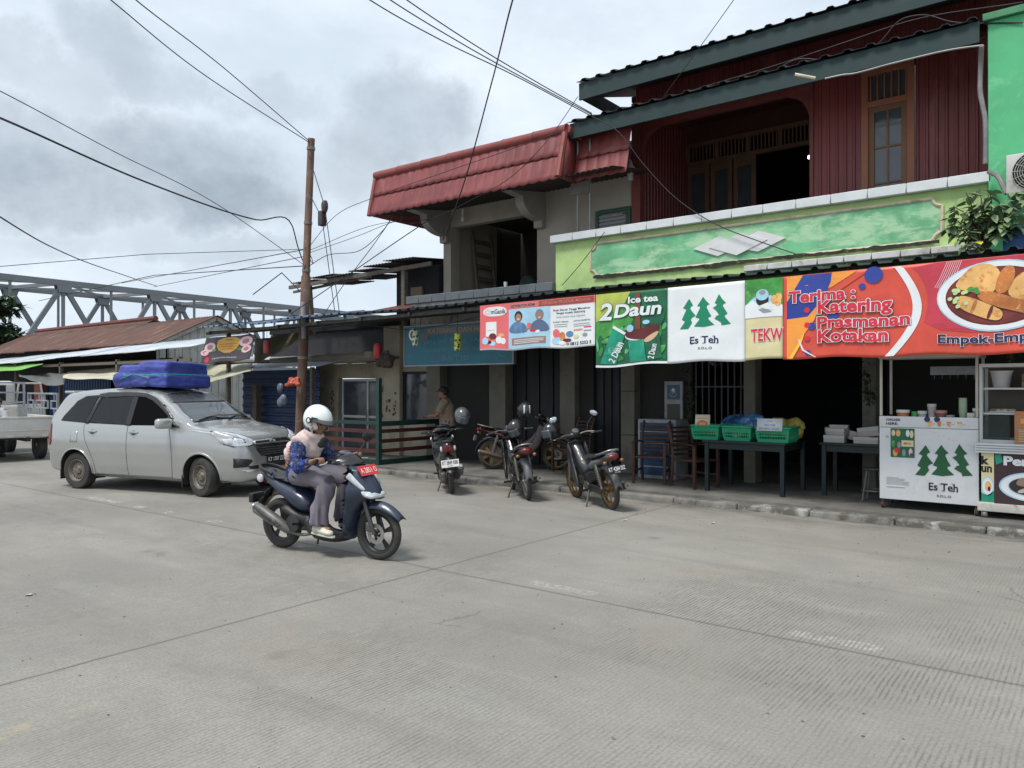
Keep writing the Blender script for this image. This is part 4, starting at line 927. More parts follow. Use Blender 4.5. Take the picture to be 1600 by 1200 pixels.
sh.disc('print', P_white, .58, .40, .15, .07, 9, 20); sh.poly('print', P_sauce, smoothp([(.42, .40), (.46, .50), (.62, .47), (.82, .54), (.92, .50), (.84, .40), (.68, .33), (.52, .35)], 2), 10); sh.poly('print', pm('tea splash', s(206, 172, 140)), smoothp([(.66, .32), (.90, .46), (.86, .36), (.74, .28)], 2), 11)
sh.rect('print', pm('tea stream', s(120, 66, 44)), .57, .42, .64, .98, 9); sh.disc('print', P_sky, .50, .50, .05, .05, 11, 10); sh.disc('print', P_sky, .72, .565, .05, .03, 11, 10)
for up, b, mt in ((12, .05, P_dgreen), (14, .03, P_white)): sh.text('lettering', mt, '2', .07, .645, .235, .86, b, .15, up, ref=0.0); sh.text('lettering', mt, 'Daun', .28, .665, .92, .83, b, .15, up, ref=0.0)
sh.text('lettering', P_white, 'Ice tea', .48, .84, .88, .925, .03, 0, 14)
sh.text('lettering', P_white, '2 Daun', .27, .05, .56, .14, .02, 0, 12, 1.05); sh.text('lettering', P_white, '2 Daun', .82, .06, 1.02, .14, .02, 0, 12, 1.35); sh.text('lettering', P_white, 'Ice tea', .30, .20, .44, .25, .01, 0, 12, 1.05)
sh.done()
# 3: white pine tree banner
t, sh = banner('tea_banner', 'white banner with three green pine trees above dark blue lettering', -4.96, -3.83, 2.035, 2.045, zt, 3, P_white, .03)
trees(sh, P_green, .165, .435, .83, .86)
def serif(sh, mt, body, u0, v0, u1, v1, up=0):               # slab feet added to the plain letters
    sh.text('lettering', mt, body, u0, v0, u1, v1, .02, 0, up); w_ = u1 - u0; h = (v1 - v0) * .05; L = w_ * .035
    for c in (.05, .48, .835, .965): sh.rect('lettering', mt, u0 + w_ * c - L, v0 - h, u0 + w_ * c + L, v0 + h * .6, up + 1)
    for c in (.05, .825): sh.rect('lettering', mt, u0 + w_ * c - L, v1 - h * .6, u0 + w_ * c + L * .6, v1 + h * .6, up + 1)
    for c in (.145, .385, .57): sh.rect('lettering', mt, u0 + w_ * c - h * .35, v1 - h * 4, u0 + w_ * c + h * .35, v1, up + 1)
serif(sh, P_navy, 'Es Teh', .305, .235, .67, .325); sh.text('lettering', P_black, 'S.O.L.O', .41, .155, .59, .185, .015)
sh.done()
# 4: cream fish dumpling banner
t, sh = banner('food_banner', 'narrow cream and green banner with the cut-off word TEKW', -3.825, -3.33, 2.045, 2.06, zt, 4, P_cream, .025)
sh.rect('print', P_leaf, 0, .52, 1, 1); sh.disc('print', P_sky, .5, .60, .5, .2, 1, 20, 0, 180); sh.poly('print', P_white, [(0, .52), (0, .68), (.2, .74), (.5, .62), (.7, .72), (1, .66), (1, .52)], 2)
sh.disc('print', P_black, .47, .74, .17, .08, 3, 18); sh.disc('print', P_sky, .47, .80, .17, .07, 4, 18); sh.disc('print', P_grey, .47, .83, .09, .03, 5, 14)
for u, v in ((.78, .73), (.90, .76), (.88, .70)): sh.disc('print', P_tan, u, v, .09, .055, 4, 12)
sh.poly('print', P_white, [(.36, .66), (.62, .70), (.76, .60), (.56, .62)], 5); sh.poly('print', P_grey, [(.36, .62), (.56, .64), (.72, .58), (.5, .57)], 4)
sh.text('lettering', P_white, 'TEKW', .17, .225, 1.0, .375, .05, 0, 3, ref=0.0); sh.text('lettering', P_red, 'TEKW', .17, .225, 1.0, .375, .02, 0, 5, ref=0.0)
sh.done()
# 5: long red catering banner
RX0, RX1 = -3.325, .75; RW = RX1 - RX0
t, sh = banner('food_banner', 'long red catering banner with a plate of fried fish cakes', RX0, RX1, 2.055, 2.06, zt, 5, P_coral, .03)
sh.step = .025
U = lambda px, y=500: (at(px, y, 10.0).x - RX0) / RW
def VV(px, py): p = at(px, py, 10.0); return (p.z - 2.058) / (zt(p.x) - 2.058)
def Q(*pts): return [(min(1, max(0.0, U(a))), min(.995, max(.012, VV(a, b)))) for a, b in pts]
sh.poly('print', P_crim, Q((1420, 400), (1600, 380), (1760, 375), (1760, 470), (1560, 520), (1440, 515), (1452, 470), (1440, 430)), 0, 1)
sh.poly('print', P_orange, Q((1229, 428), (1298, 420), (1262, 470), (1229, 480)), 1); sh.poly('print', P_blue, Q((1254, 426), (1300, 418), (1298, 440), (1285, 470), (1262, 495), (1230, 497), (1230, 470)), 2); sh.poly('print', P_orange, Q((1298, 420), (1340, 415), (1300, 448), (1288, 452)), 1)
sh.poly('print', pm('deep blue', s(36, 58, 140)), Q((1229, 470), (1270, 472), (1300, 470), (1262, 494), (1229, 498)), 3); sh.poly('print', P_orange, Q((1229, 498), (1262, 494), (1285, 468), (1272, 500), (1246, 535), (1232, 560), (1229, 562)), 4); sh.poly('print', P_yellow if False else pm('amber', s(246, 190, 70)), Q((1232, 560), (1258, 516), (1252, 535), (1238, 560)), 6)
sh.poly('print', P_coral, Q((1300, 450), (1360, 418), (1300, 462), (1285, 475)), 5); sh.poly('print', P_orange, Q((1318, 448), (1352, 424), (1330, 440)), 6)
for px, py, r in ((1365, 429, .026), (1347, 447, .01), (1268, 509, .012), (1262, 550, .009), (1302, 492, .016)): sh.disc('print', P_blue, U(px), VV(px, py), r, r * 3.6, 6, 16)
for py in (484, 507, 528): sh.disc('print', P_red, U(1261), VV(1261, py), .009, .032, 7, 14)
q0, q1 = [], []                                              # the pale sweeping arc
for i in range(21):
    a = i / 20; py = 411 + 144 * a; bx = 1404 + 44 * math.sin(math.pi * (a * .92 + .02)) - 16 * a; q0.append((bx, py)); q1.append((bx - 14, py))
sh.poly('print', P_white, Q(*(q0 + q1[::-1])), 3)
sh.poly('print', P_white, Q((1248, 528), (1256, 545), (1275, 561), (1273, 562), (1253, 546), (1247, 529)), 7)
def rt(body, p0, p1, up, b=.034, mt=None, dk=P_black):
    (x0, y0), (x1, y1) = p0, p1
    u0, u1, v0, v1 = U(x0), U(x1), VV(x0, y0), VV(x0, y1)
    for k, (bb, mm) in enumerate(((b + .048, dk), (b + .034, P_white), (b, mt or P_red))): sh.text('lettering', mm, body, u0, v0, u1, v1, bb, 0, up + 2 * k, ref=0.0)
rt('Terima :', (1233, 473), (1335, 456), 8); rt('Katering', (1279, 496), (1393, 471), 14); rt('Prasmanan', (1278, 513), (1421, 496), 8); rt('Kotakan', (1279, 535), (1387, 517), 14)
sh.text('lettering', P_white, 'Empek-Empek', U(1466), VV(1466, 541), U(1640), VV(1466, 524), .058, 0, 8, ref=0.0); sh.text('lettering', P_navy, 'Empek-Empek', U(1466), VV(1466, 541), U(1640), VV(1466, 524), .03, 0, 10, ref=0.0)
pu, pv = U(1560), VV(1560, 461)                              # the plate
for k, (a, b, mt) in enumerate(((.148, .365, P_sky), (.145, .35, P_white), (.126, .30, P_sauce), (.122, .285, pm('sauce brown', s(112, 44, 40), var=.3)))): sh.disc('plate_print', mt, pu, pv, a, b, 4 + k, 40)
def food(pts, mt, up): sh.poly('food_print', mt, Q(*pts), up, 2)
food(((1490, 450), (1502, 432), (1520, 414), (1548, 410), (1566, 424), (1560, 446), (1548, 460), (1520, 456)), P_tan, 9); food(((1552, 455), (1565, 418), (1585, 412), (1588, 432), (1572, 460)), P_brown, 11); food(((1570, 460), (1592, 425), (1625, 420), (1660, 450), (1640, 470), (1600, 470)), P_tan, 9); 
food(((1524, 457), (1545, 452), (1600, 470), (1650, 480), (1645, 500), (1600, 490), (1535, 472)), P_brown, 13); food(((1492, 466), (1508, 460), (1550, 476), (1569, 486), (1564, 501), (1540, 497), (1498, 482)), P_tan, 15); food(((1549, 476), (1554, 478), (1546, 498), (1541, 496)), P_sauce, 17); food(((1524, 467), (1529, 469), (1520, 489), (1515, 487)), P_brown, 17)
for i in range(12): x, y = 1480 + rng.random() * 26, 452 + rng.random() * 26; food(((x, y), (x + 7, y - 3), (x + 9, y + 2), (x + 2, y + 5)), P_lgreen, 19 + i % 3)
for i in range(4): x, y = 1508 + rng.random() * 16, 448 + rng.random() * 8; food(((x, y), (x + 8, y - 3), (x + 10, y + 3), (x + 2, y + 5)), P_leaf, 19 + i % 3)
for i in range(8):
    a0 = [(1480 + i * 3.2 - 12 * t - 8 * t * t, 404 + 46 * t) for t in (0, .33, .66, 1)]; sh.poly('print', P_lpink, Q(*(a0 + [(x + 1, y) for x, y in reversed(a0)])), 2)
sh.done()
# teal hanging sign
M_sframe = mat('sign frame aluminium', (.22, .24, .26), .4, metal=.4)
SX0, SX1, SY = at(634, 540, 10.9).x, at(803, 540, 10.9).x, 10.9
t = thing('hanging_sign', 'dim teal hanging sign board with faded lettering under the awning', 'sign', ((SX0 + SX1) / 2, SY, 2.13))
fn = lambda u, v, off: V((SX0 + (SX1 - SX0) * u, SY - .03 - off, 2.13 + .76 * v))
m = MB(); m.box(SX0, SX1, SY - .03, SY + .03, 2.13, 2.89); m.build('board', pm('teal', s(24, 92, 110), var=.2), t, world=True)
m = MB(); m.box(SX0 - .02, SX1 + .02, SY - .04, SY + .04, 2.105, 2.13); m.box(SX0 - .02, SX1 + .02, SY - .04, SY + .04, 2.89, 2.915); m.box(SX0 - .02, SX0, SY - .04, SY + .04, 2.13, 2.89); m.box(SX1, SX1 + .02, SY - .04, SY + .04, 2.13, 2.89); m.build('frame', M_sframe, t, world=True)
m = MB()
for u in (.15, .85): x = SX0 + (SX1 - SX0) * u; m.tube([(x, SY, 2.9), (x, SY, 3.2)], .006, 6)
m.build('hanger', M_cable, t, world=True)
sh = Sheet(fn, t, .1); P_fade = pm('faded cyan', s(70, 128, 140)); P_bandp = pm('grey brown band', s(92, 88, 86), var=.15)
sh.rect('print', P_bandp, .20, .76, .99, .97); sh.rect('print', P_bandp, .17, .66, .24, .80, 1); sh.disc('print', P_white, .08, .80, .035, .16, 1, 18); sh.disc('print', P_bandp, .08, .80, .02, .10, 2, 14)
sh.text('lettering', pm('dull white', s(132, 132, 130)), 'KATERING DAN HIDANGAN', .24, .80, .97, .92, .01, 0, 2); sh.text('lettering', P_fade, 'yang jadi Bagus   Anggota di', .19, .50, .96, .66, 0, 0, 1); sh.text('lettering', P_fade, 'Pemesanan, Makan dan Minuman', .18, .31, .97, .45, 0, 0, 1); sh.text('lettering', P_fade, 'BUKIT 183', .38, .10, .62, .22, 0, 0, 1)
sh.ring('print', P_fade, .92, .25, .035, .04, up=1, asp=2.6); sh.done()
# small floral banner at the far awning end
a, b = at(322, 545, 10.25), at(400, 545, 10.25)
t, sh = banner('floral_banner', 'small dark banner with gold centre and pale plates at the far end of the awning', a.x, b.x, 2.27, 2.33, lambda x: 2.90, 6, pm('charcoal', s(70, 62, 66)), .05, 10.25, lean=-.25, group=None)
sh.poly('print', pm('gold', s(206, 160, 56)), smoothp([(.28, .96), (.72, .96), (.72, .55), (.5, .28), (.28, .55)], 1), 1); 
for u, v, r in ((.14, .62, .12), (.84, .76, .13), (.88, .45, .10), (.05, .42, .08)): sh.disc('print', P_lpink, u, v, r, r * 1.5, 2, 18); sh.disc('print', pm('dusky rose', s(170, 120, 124)), u, v, r * .55, r * .8, 3, 14)
sh.disc('print', P_red, .12, .14, .05, .12, 2, 10); sh.disc('print', P_leaf, .25, .5, .05, .06, 4, 8); sh.disc('print', P_leaf, .74, .48, .05, .06, 4, 8)
for i, (v, w_) in enumerate(((.84, .14), (.68, .36), (.58, .34), (.48, .3))): sh.rect('lettering', P_brown, .5 - w_ / 2, v, .5 + w_ / 2, v + .045, 2)
sh.text('lettering', P_white, 'menerima pesanan', .24, .13, .72, .2, 0, 0, 1); sh.done()

# ================================================================== hanging trinkets
def hang(name, label, px, py, Y, mt, h, r, top):
    p = at(px, py, Y); t = thing(name, label, 'ornament', p); m = MB(); m.lathe([(0, -h / 2), (r * .9, -h / 2), (r, -h * .3), (r, h * .3), (r * .8, h / 2), (0, h / 2 + .02)], seg=14); m.build('body', mt, t)
    m = MB(); m.tube([(0, 0, h / 2), (0, 0, top - p.z)], .004, 5); m.build('string', M_cable, t); return t
M_spot = bpy.data.materials.new('spotted card'); M_spot.use_nodes = True; tt = NT(M_spot.node_tree); oc = tt.n('ShaderNodeTexCoord').outputs['Object']; vo = tt.n('ShaderNodeTexVoronoi', i_Scale=16.0); tt.l(oc, vo.inputs['Vector'])
tt.l(tt.mixc(tt.ramp(vo.outputs['Distance'], .36, .44), (.03, .04, .02), (.55, .60, .08)), M_spot.node_tree.nodes['Principled BSDF'].inputs['Base Color'])
M_spot2 = bpy.data.materials.new('pale spotted card'); M_spot2.use_nodes = True; tt = NT(M_spot2.node_tree); oc = tt.n('ShaderNodeTexCoord').outputs['Object']; vo = tt.n('ShaderNodeTexVoronoi', i_Scale=16.0); tt.l(oc, vo.inputs['Vector'])
tt.l(tt.mixc(tt.ramp(vo.outputs['Distance'], .36, .44), (.05, .07, .05), (.55, .60, .42)), M_spot2.node_tree.nodes['Principled BSDF'].inputs['Base Color'])
hang('paper_tube', 'pale spotted paper tube hanging at the left end of the teal sign', 649, 528, 10.6, M_spot2, .30, .06, 3.05); hang('paper_tube', 'yellow spotted paper tube hanging in front of the middle of the teal sign', 715, 534, 10.6, M_spot, .32, .065, 3.05)
M_redp = mat('red plastic', (.36, .02, .02), .4); hang('red_lantern', 'red cylindrical ornament hanging over the glass door', 590, 549, 10.9, M_redp, .30, .09, 3.0); hang('red_lantern', 'dull red ornament hanging on the olive tarp', 417, 542, 10.4, mat('dull red plastic', (.20, .03, .03), .5), .30, .08, 3.0)
# pile of fruit or rag bundle under the red lantern, red bags by the pole
p = at(602, 562, 11.0); m = MB()
for i in range(9): m.ell(p + V((rng.uniform(-.16, .2), rng.uniform(-.08, .08), rng.uniform(-.12, .08))), .09, .08, .08, 10, 7)
tag(remesh(m, .02, 3).build('dry_bunch', mat('dry brown bunch', (.05, .038, .03), .95, var=.4, scale=20, bump=.8)), 'dry brown bunch hanging under the red cylindrical ornament', 'bunch')
p = at(462, 598, 10.4); m = MB()
for i in range(12): m.ell(p + V((rng.uniform(-.24, .26), rng.uniform(-.08, .08), rng.uniform(-.06, .09))), .09, .06, .05, 10, 7)
tag(remesh(m, .02, 2).build('red_bag_bundle', mat('crumpled red plastic', (.36, .06, .03), .4, var=.35, scale=9)), 'bundle of red plastic bags tied to the utility pole', 'bags')
p = at(440, 618, 10.6); m = MB()
for i in range(6): m.ell(p + V((rng.uniform(-.1, .1), rng.uniform(-.05, .05), rng.uniform(-.22, .2))), .10, .07, .11, 10, 7)
tag(remesh(m, .02, 3).build('plastic_bag', mat('cloudy plastic bag', (.11, .14, .19), .35, var=.3, scale=8)), 'cloudy plastic bag hanging left of the utility pole', 'bag')

# ================================================================== fence at the cream wing
M_fgreen = mat('dark green fence paint', (.010, .042, .034), .5, var=.2, dirt=(.08, .10, .08), damt=.25); M_fred = mat('maroon fence rail', (.075, .02, .02), .6, var=.2)
fe = thing('fence', 'low dark green and maroon fence in front of the cream wing', 'fence', (-11.65, 10.62, .12))
cx = -11.65
m = MB(); m.box(cx - .045, cx + .045, 10.58, 10.67, .12, 1.88); m.build('corner_post', M_fgreen, fe, world=True, bevel=.005)
for x in (-13.9,): m = MB(); m.box(x - .035, x + .035, 10.59, 10.66, .12, .98); m.build('post', M_fgreen, fe, world=True)
for y in (12.3,): m = MB(); m.box(cx - .035, cx + .035, y, y + .07, .12, .98); m.build('post', M_fgreen, fe, world=True)
m = MB(); m.box(-13.95, cx - .045, 10.585, 10.665, .93, 1.0); m.build('top_rail', M_fgreen, fe, world=True, bevel=.004); m = MB(); m.box(cx - .05, cx + .05, 10.67, 12.38, .90, 1.0); m.build('top_rail', M_fgreen, fe, world=True, bevel=.004)
m = MB(); m.box(-13.95, cx - .045, 10.60, 10.65, .12, .22); m.build('bottom_rail', M_fgreen, fe, world=True); m = MB(); m.box(cx - .03, cx + .03, 10.67, 12.38, .12, .22); m.build('bottom_rail', M_fgreen, fe, world=True)
for z in (.36, .56, .76):
    m = MB(); m.box(-13.95, cx - .045, 10.61, 10.64, z, z + .075); m.build('slat', M_fred, fe, world=True); m = MB(); m.box(cx - .015, cx + .015, 10.67, 12.38, z, z + .075); m.build('slat', M_fred, fe, world=True)

# ================================================================== utility pole and cables
up_ = thing('utility_pole', 'leaning rusty steel utility pole hung with cables', 'pole', (*at(467, 640, 10.75).xy, 0))
pb, ptp = V((at(467, 640, 10.75).x, 10.75, 0)), at(486, 216, 10.6)
M_pole = mat('rusty pole', (.15, .085, .06), .75, var=.3, scale=3, stretch=(3, 3, .6), dirt=(.20, .17, .14), damt=.4)
m = MB(); mid = pb.lerp(ptp, .58); m.tube([pb, mid, mid + (ptp - pb) * .004, ptp], [.115, .105, .085, .078], 14); m.build('shaft', M_pole, up_, world=True)
m = MB()
for f in (.33, .46, .60, .745, .97): q = pb.lerp(ptp, f); d = (ptp - pb).normalized(); m.tube([q - d * .03, q + d * .03], .118 if f < .58 else .095, 14)
m.build('band', M_pipe, up_, world=True)
m = MB(); q = pb.lerp(ptp, .43); m.tube(crv([q + V((.13, -.1, -.3)), q + V((.16, -.14, 0)), q + V((.12, -.12, .5))], 4), .05, 8); m.build('cable_clamp', mat('grey joint', (.25, .27, .30), .6), up_, world=True)
def cable(label, pts, r=.008, n=8, name='power_cable', group='overhead cables'):
    m = MB(); m.tube(crvl(pts, n), r, 6); return tag(m.build(name, M_cable, smooth=True), label, 'cable', group)
PT = pb.lerp(ptp, .985); PM = pb.lerp(ptp, .665); PL = pb.lerp(ptp, .60); PQ = pb.lerp(ptp, .73)
cable('cable from the pole top to the upper left, lower one of the pair', [PT, atd(330, 124, 14.2), atd(170, -3, 10.5), atd(60, -95, 8.5)], .009)
cable('cable from the pole top to the upper left, upper one of the pair', [PT + V((0, 0, .02)), atd(350, 106, 14.0), atd(208, -4, 10.5), atd(110, -90, 8.5)], .009)
cable('thick dark cable sagging from the left edge to a bend beside the pole', [atd(-60, 160, 8), atd(0, 184, 9), atd(230, 285, 12.4), atd(400, 343, 15.6), atd(456, 352, 17), atd(465, 385, 17.1), PL], .014)
cable('thin cable above the thick dark one, running from the left edge to the pole', [atd(-60, 112, 9), atd(0, 142, 10), atd(175, 235, 13), atd(350, 326, 16), PM + V((0, 0, -.4))], .007)
cable('dark cable dropping from the left edge toward the bridge', [atd(-60, 300, 9), atd(0, 339, 10), atd(100, 395, 14), atd(200, 432, 20), atd(245, 447, 26)], .010)
cable('thin nearly level cable from the left edge to the pole', [atd(-60, 421, 14), atd(230, 397, 16), PM], .007, 1)
cable('cable rising from the bridge to the pole, topmost of the fan', [atd(190, 442, 30), PM], .010, 1)
cable('cable rising from the bridge to the pole, second of the fan', [atd(240, 448, 30), PM + V((0, 0, -.15))], .009, 1)
cable('thicker cable rising from behind the bridge to the pole, lowest of the fan', [atd(60, 470, 34), atd(240, 430, 25), PL + V((0, 0, .1))], .012, 1)
cable('short dark cable hooked to the pole from the lower left', [atd(395, 460, 18.5), atd(440, 426, 17.6), PL + V((0, 0, -.6))], .012, 1)
cable('thin cable from the pole toward the red tiled roof', [PM, at(530, 332, 10.7), at(585, 308, 10.85), at(690, 270, 10.9), at(800, 232, 10.95), at(880, 204, 11.0)], .006)
cable('level cable from the pole to the beige balcony', [PM + V((0, 0, -.05)), atd(590, 350, 17), atd(700, 343, 17)], .006)
cable('drooping cable from the pole to the beige bracket, higher loop', [PM + V((0, 0, -.1)), atd(560, 368, 17), atd(620, 345, 16.6), at(672, 342, 11.6)], .006)
cable('drooping cable from the pole to the red roof end, lower loop', [PL + V((0, 0, .05)), atd(510, 399, 17), atd(560, 392, 17), atd(596, 362, 16.7), at(612, 340, 11.2)], .008)
cable('steep cable from the awning up to the red roof end', [at(500, 500, 10.3), atd(540, 440, 16.4), atd(585, 380, 16), at(614, 338, 11.1)], .008)
cable('cable from the awning up to the beige bracket', [at(455, 490, 10.3), atd(560, 418, 16.4), atd(630, 370, 16.2), at(672, 342, 11.4)], .010)
cable('tangled loop of cable drooping beside the pole', [PM + V((.05, -.1, 0)), atd(479, 380, 17), atd(484, 405, 17), atd(489, 412, 17), atd(483, 396, 17), PL + V((.05, -.1, 0))], .008)
for k, (dx, px, yw, lab) in enumerate(((0, 530, 322, 'guy wire with a round weight, right one of the two beside the pole'), (1, 523, 341, 'guy wire with a square weight, left one of the two beside the pole'))):
    t = thing('guy_wire', lab, 'wire', (PT.x, PT.y, PT.z - .3), 0, 'guy wires with insulators')
    q0 = PT + V((.05, -.1, -.3 - .8 * dx)); q1 = at(504 + 3 * (1 - dx), yw, 10.5); q1 = at(507 - 4 * dx, yw, 10.5); q2 = at(px, 487, 10.5)
    m = MB(); m.tube([q0, q1, q2], .009, 6); m.build('wire', M_cable, t, world=True)
    m = MB(); m.lathe([(0, -.13), (.05, -.12), (.075, -.04), (.075, .05), (.05, .12), (0, .13)], q1, seg=10) if dx == 0 else m.rbox(q1.x - .07, q1.x + .07, q1.y - .07, q1.y + .07, q1.z - .16, q1.z + .16, .02)
    m.build('insulator', mat('brown insulator', (.06, .045, .045), .5), t, world=True)
cable('heavy dark cable falling from the top edge to the beige column', [atd(812, -40, 9.5), atd(800, 2, 10.3), at(765, 140, 10.3), at(725, 285, 10.75), at(709, 332, 10.95), at(692, 374, 12.3)], .012)
H = at(925, 181, 11.1)
cable('cable from the top edge to the green eave corner, lowest of three', [atd(520, -40, 9.5), atd(580, 0, 10), atd(690, 62, 11), atd(800, 115, 12), H], .008)
cable('cable from the top edge to the green eave corner, middle of three', [atd(560, -36, 9.5), atd(612, 0, 10), atd(720, 66, 11), atd(820, 122, 12.2), H + V((0, 0, .03))], .008)
cable('cable from the top edge to the green eave corner, topmost of three', [atd(575, -45, 9.5), atd(632, -4, 10), atd(740, 68, 11), atd(840, 128, 12.3), H + V((0, 0, .05))], .008)
cable('thin cable sagging from the green eave down across the mint panel', [H, at(960, 200, 11.2), at(1005, 255, 11.3), at(1060, 312, 11.35), at(1115, 348, 11.38), at(1190, 378, 11.4), at(1245, 397, 11.42)], .008)
cable('thin cable crossing the sky to the upper green fascia', [atd(1165, -30, 9), at(1146, 0, 10.6), at(1085, 85, 11.0), at(1030, 160, 11.2)], .006)
cable('pale cable draped above the lower green eave', [at(990, 170, 11.5), at(1040, 155, 11.5), at(1100, 135, 11.5), at(1200, 105, 11.5), at(1330, 62, 11.5), at(1420, 32, 11.5), at(1600, 2, 11.5)], .008)
cable('slack cable loop over the lower green eave at the right', [at(1200, 117, 11.4), at(1245, 92, 11.4), at(1290, 92, 11.4), at(1370, 70, 11.4), at(1412, 28, 11.4), at(1440, 22, 11.4), at(1490, 33, 11.4), at(1600, 34, 11.38)], .009)
cable('cable crossing from the eave corner to the red ridge cap', [at(903, 150, 11.2), at(880, 185, 11.2), at(850, 225, 10.9), at(800, 275, 10.85), at(740, 310, 10.9), at(690, 335, 11.0), at(640, 350, 11.4)], .006)
cable('thin wire slanting over the left end of the lime parapet', [at(945, 362, 11.36), at(905, 415, 11.36), at(878, 446, 11.36)], .006)
cable('slack wire under the awning edge left of the salmon banner', [at(480, 515, 10.3), at(570, 508, 10.35), at(640, 515, 10.4), at(690, 508, 10.3), at(757, 492, 10.2)], .008)

# ================================================================== AC unit and wall plant
M_acw = mat('aged white casing', (.48, .48, .46), .5, var=.06, dirt=(.25, .22, .18), damt=.3)
AX0 = at(1573, 270, 11.05).x; p0 = at(1573, 242, 11.05); p1 = at(1573, 303, 11.05)
ac = thing('ac_unit', 'white outdoor air conditioner unit on the bright green wall', 'air conditioner', (AX0 + .38, 11.2, p1.z))
m = MB(); m.rbox(AX0, AX0 + .76, 11.05, 11.36, p1.z, p0.z, .012); m.build('casing', M_acw, ac, world=True)
fc = V((AX0 + .30, 11.045, (p0.z + p1.z) / 2)); m = MB(); m.lathe([(0, .002), (.235, .002), (.235, -.004)], fc, 'Y', 28); m.build('fan_opening', M_black, ac, world=True)
m = MB()
for i in range(9): r = .03 + i * .026; m.tube([fc + V((r * math.cos(a * .2618), -.012, r * math.sin(a * .2618))) for a in range(24)], .0035, 4, closed=True)
for i in range(16): a = i * math.pi / 8; m.tube([fc + V((.03 * math.cos(a), -.01, .03 * math.sin(a))), fc + V((.245 * math.cos(a + .3), -.01, .245 * math.sin(a + .3)))], .003, 4)
m.build('fan_grille', M_acw, ac, world=True)
m = MB(); m.tube(crv([at(1546, 268, 11.3), at(1560, 275, 11.2), at(1568, 290, 11.15), at(1574, 302, 11.12)], 5), .03, 8); m.build('hose', M_pipe, ac, world=True)
for dx in (.1, .62): m = MB(); m.bar((AX0 + dx, 11.08, p1.z - .02), (AX0 + dx, 11.4, p1.z - .02), .04, .035); m.build('bracket', M_pipe, ac, world=True)
M_leaf2 = mat('mid green leaf', (.085, .135, .055), .5, var=.35, scale=3, spec=.4); M_leaf3 = mat('yellow leaf', (.50, .42, .05), .5)
def bush(name, label, base, tips, nleaf, L, seed, stem=.010, mt=M_leaf2, lead=.35, yellow=0):
    rr = random.Random(seed); t = thing(name, label, 'plant', base); m = MB(); lf = MB(); ye = MB()
    for tip in tips:
        tip = V(tip); q = crv([(0, 0, 0), tip * .5 + V((rr.uniform(-.06, .06), rr.uniform(-.05, .05), .12)), tip], 6); m.tube(q, [stem * (1 - .7 * i / len(q)) for i in range(len(q))], 5)
        for k in range(nleaf):
            f = lead + (1 - lead) * (k + rr.random()) / nleaf; p = q[min(len(q) - 1, int(f * (len(q) - 1)))] + V((rr.uniform(-.03, .03), rr.uniform(-.03, .03), rr.uniform(-.03, .03)))
            a = rr.random() * 6.28; d = V((math.cos(a), math.sin(a), rr.uniform(-.9, .25))).normalized(); u = d.cross(V((rr.uniform(-.3, .3), rr.uniform(-.3, .3), 1))).normalized(); n = u.cross(d); l = L * rr.uniform(.6, 1.25); w_ = l * .24; st = .25 * l
            b0 = p + d * st; tgt = ye if rr.random() < yellow else lf
            m.tube([p, b0], .002, 4)
            c = -n * l * .05
            tgt.add([b0, b0 + d * l * .3 + u * w_, b0 + d * l * .68 + u * w_ * .8 + c * 2, b0 + d * l + c * 5, b0 + d * l * .68 - u * w_ * .8 + c * 2, b0 + d * l * .3 - u * w_, b0 + d * l * .45 + n * l * .05], [(0, 1, 6), (1, 2, 6), (2, 3, 6), (3, 4, 6), (4, 5, 6), (5, 0, 6)])
    m.build('stem', M_bark, t); lf.build('leaves', mt, t, recalc=False, ang=70)
    if ye.f: ye.build('yellow_leaves', M_leaf3, t, recalc=False)
    return t
pbz = at(1535, 392, 10.95); rr = random.Random(9)
tips = [at(px, py, 10.95 + rr.uniform(-.3, .25)) - pbz for px, py in ((1480, 352), (1490, 322), (1510, 300), (1530, 292), (1548, 300), (1565, 318), (1590, 300), (1610, 322), (1600, 350), (1580, 362), (1500, 372), (1520, 340), (1545, 338), (1570, 345), (1625, 300), (1505, 390), (1490, 340), (1535, 315), (1560, 370))]
bush('wall_shrub', 'leafy shrub sprouting between the lime parapet and the green wall', pbz, tips, 19, .16, 3, .012, mat('light green leaf', (.16, .24, .11), .5, var=.4, scale=3), yellow=.012)
# creepers on the shop pillars
for px, y0, y1, lab in ((1079, 555, 650, 'dark creeper climbing the post right of the framed poster'), (1358, 560, 632, 'dark creeper hanging behind the white tea cart post')):
    b = at(px, y1, 12.2); tl = [at(px + rng.uniform(-9, 9), y, 12.2) - b for y in range(y0, y1 - 4, 11)]
    bush('creeper', lab, b, tl, 9, .085, px, .005, mat('dark creeper leaf', (.02, .05, .015), .6, var=.4), .1)
for px, py in ((1112, 566), (1268, 560)):
    b = at(px, py - 8, 10.4); bush('creeper', 'sprig of leaves peeping below the %s banner' % ('white pine tree' if px < 1200 else 'red catering'), b, [V((rng.uniform(-.15, .15), 0, rng.uniform(-.16, .05))) for _ in range(4)], 5, .08, px, .004, mat('dark creeper leaf', (.02, .05, .015), .6), .2)

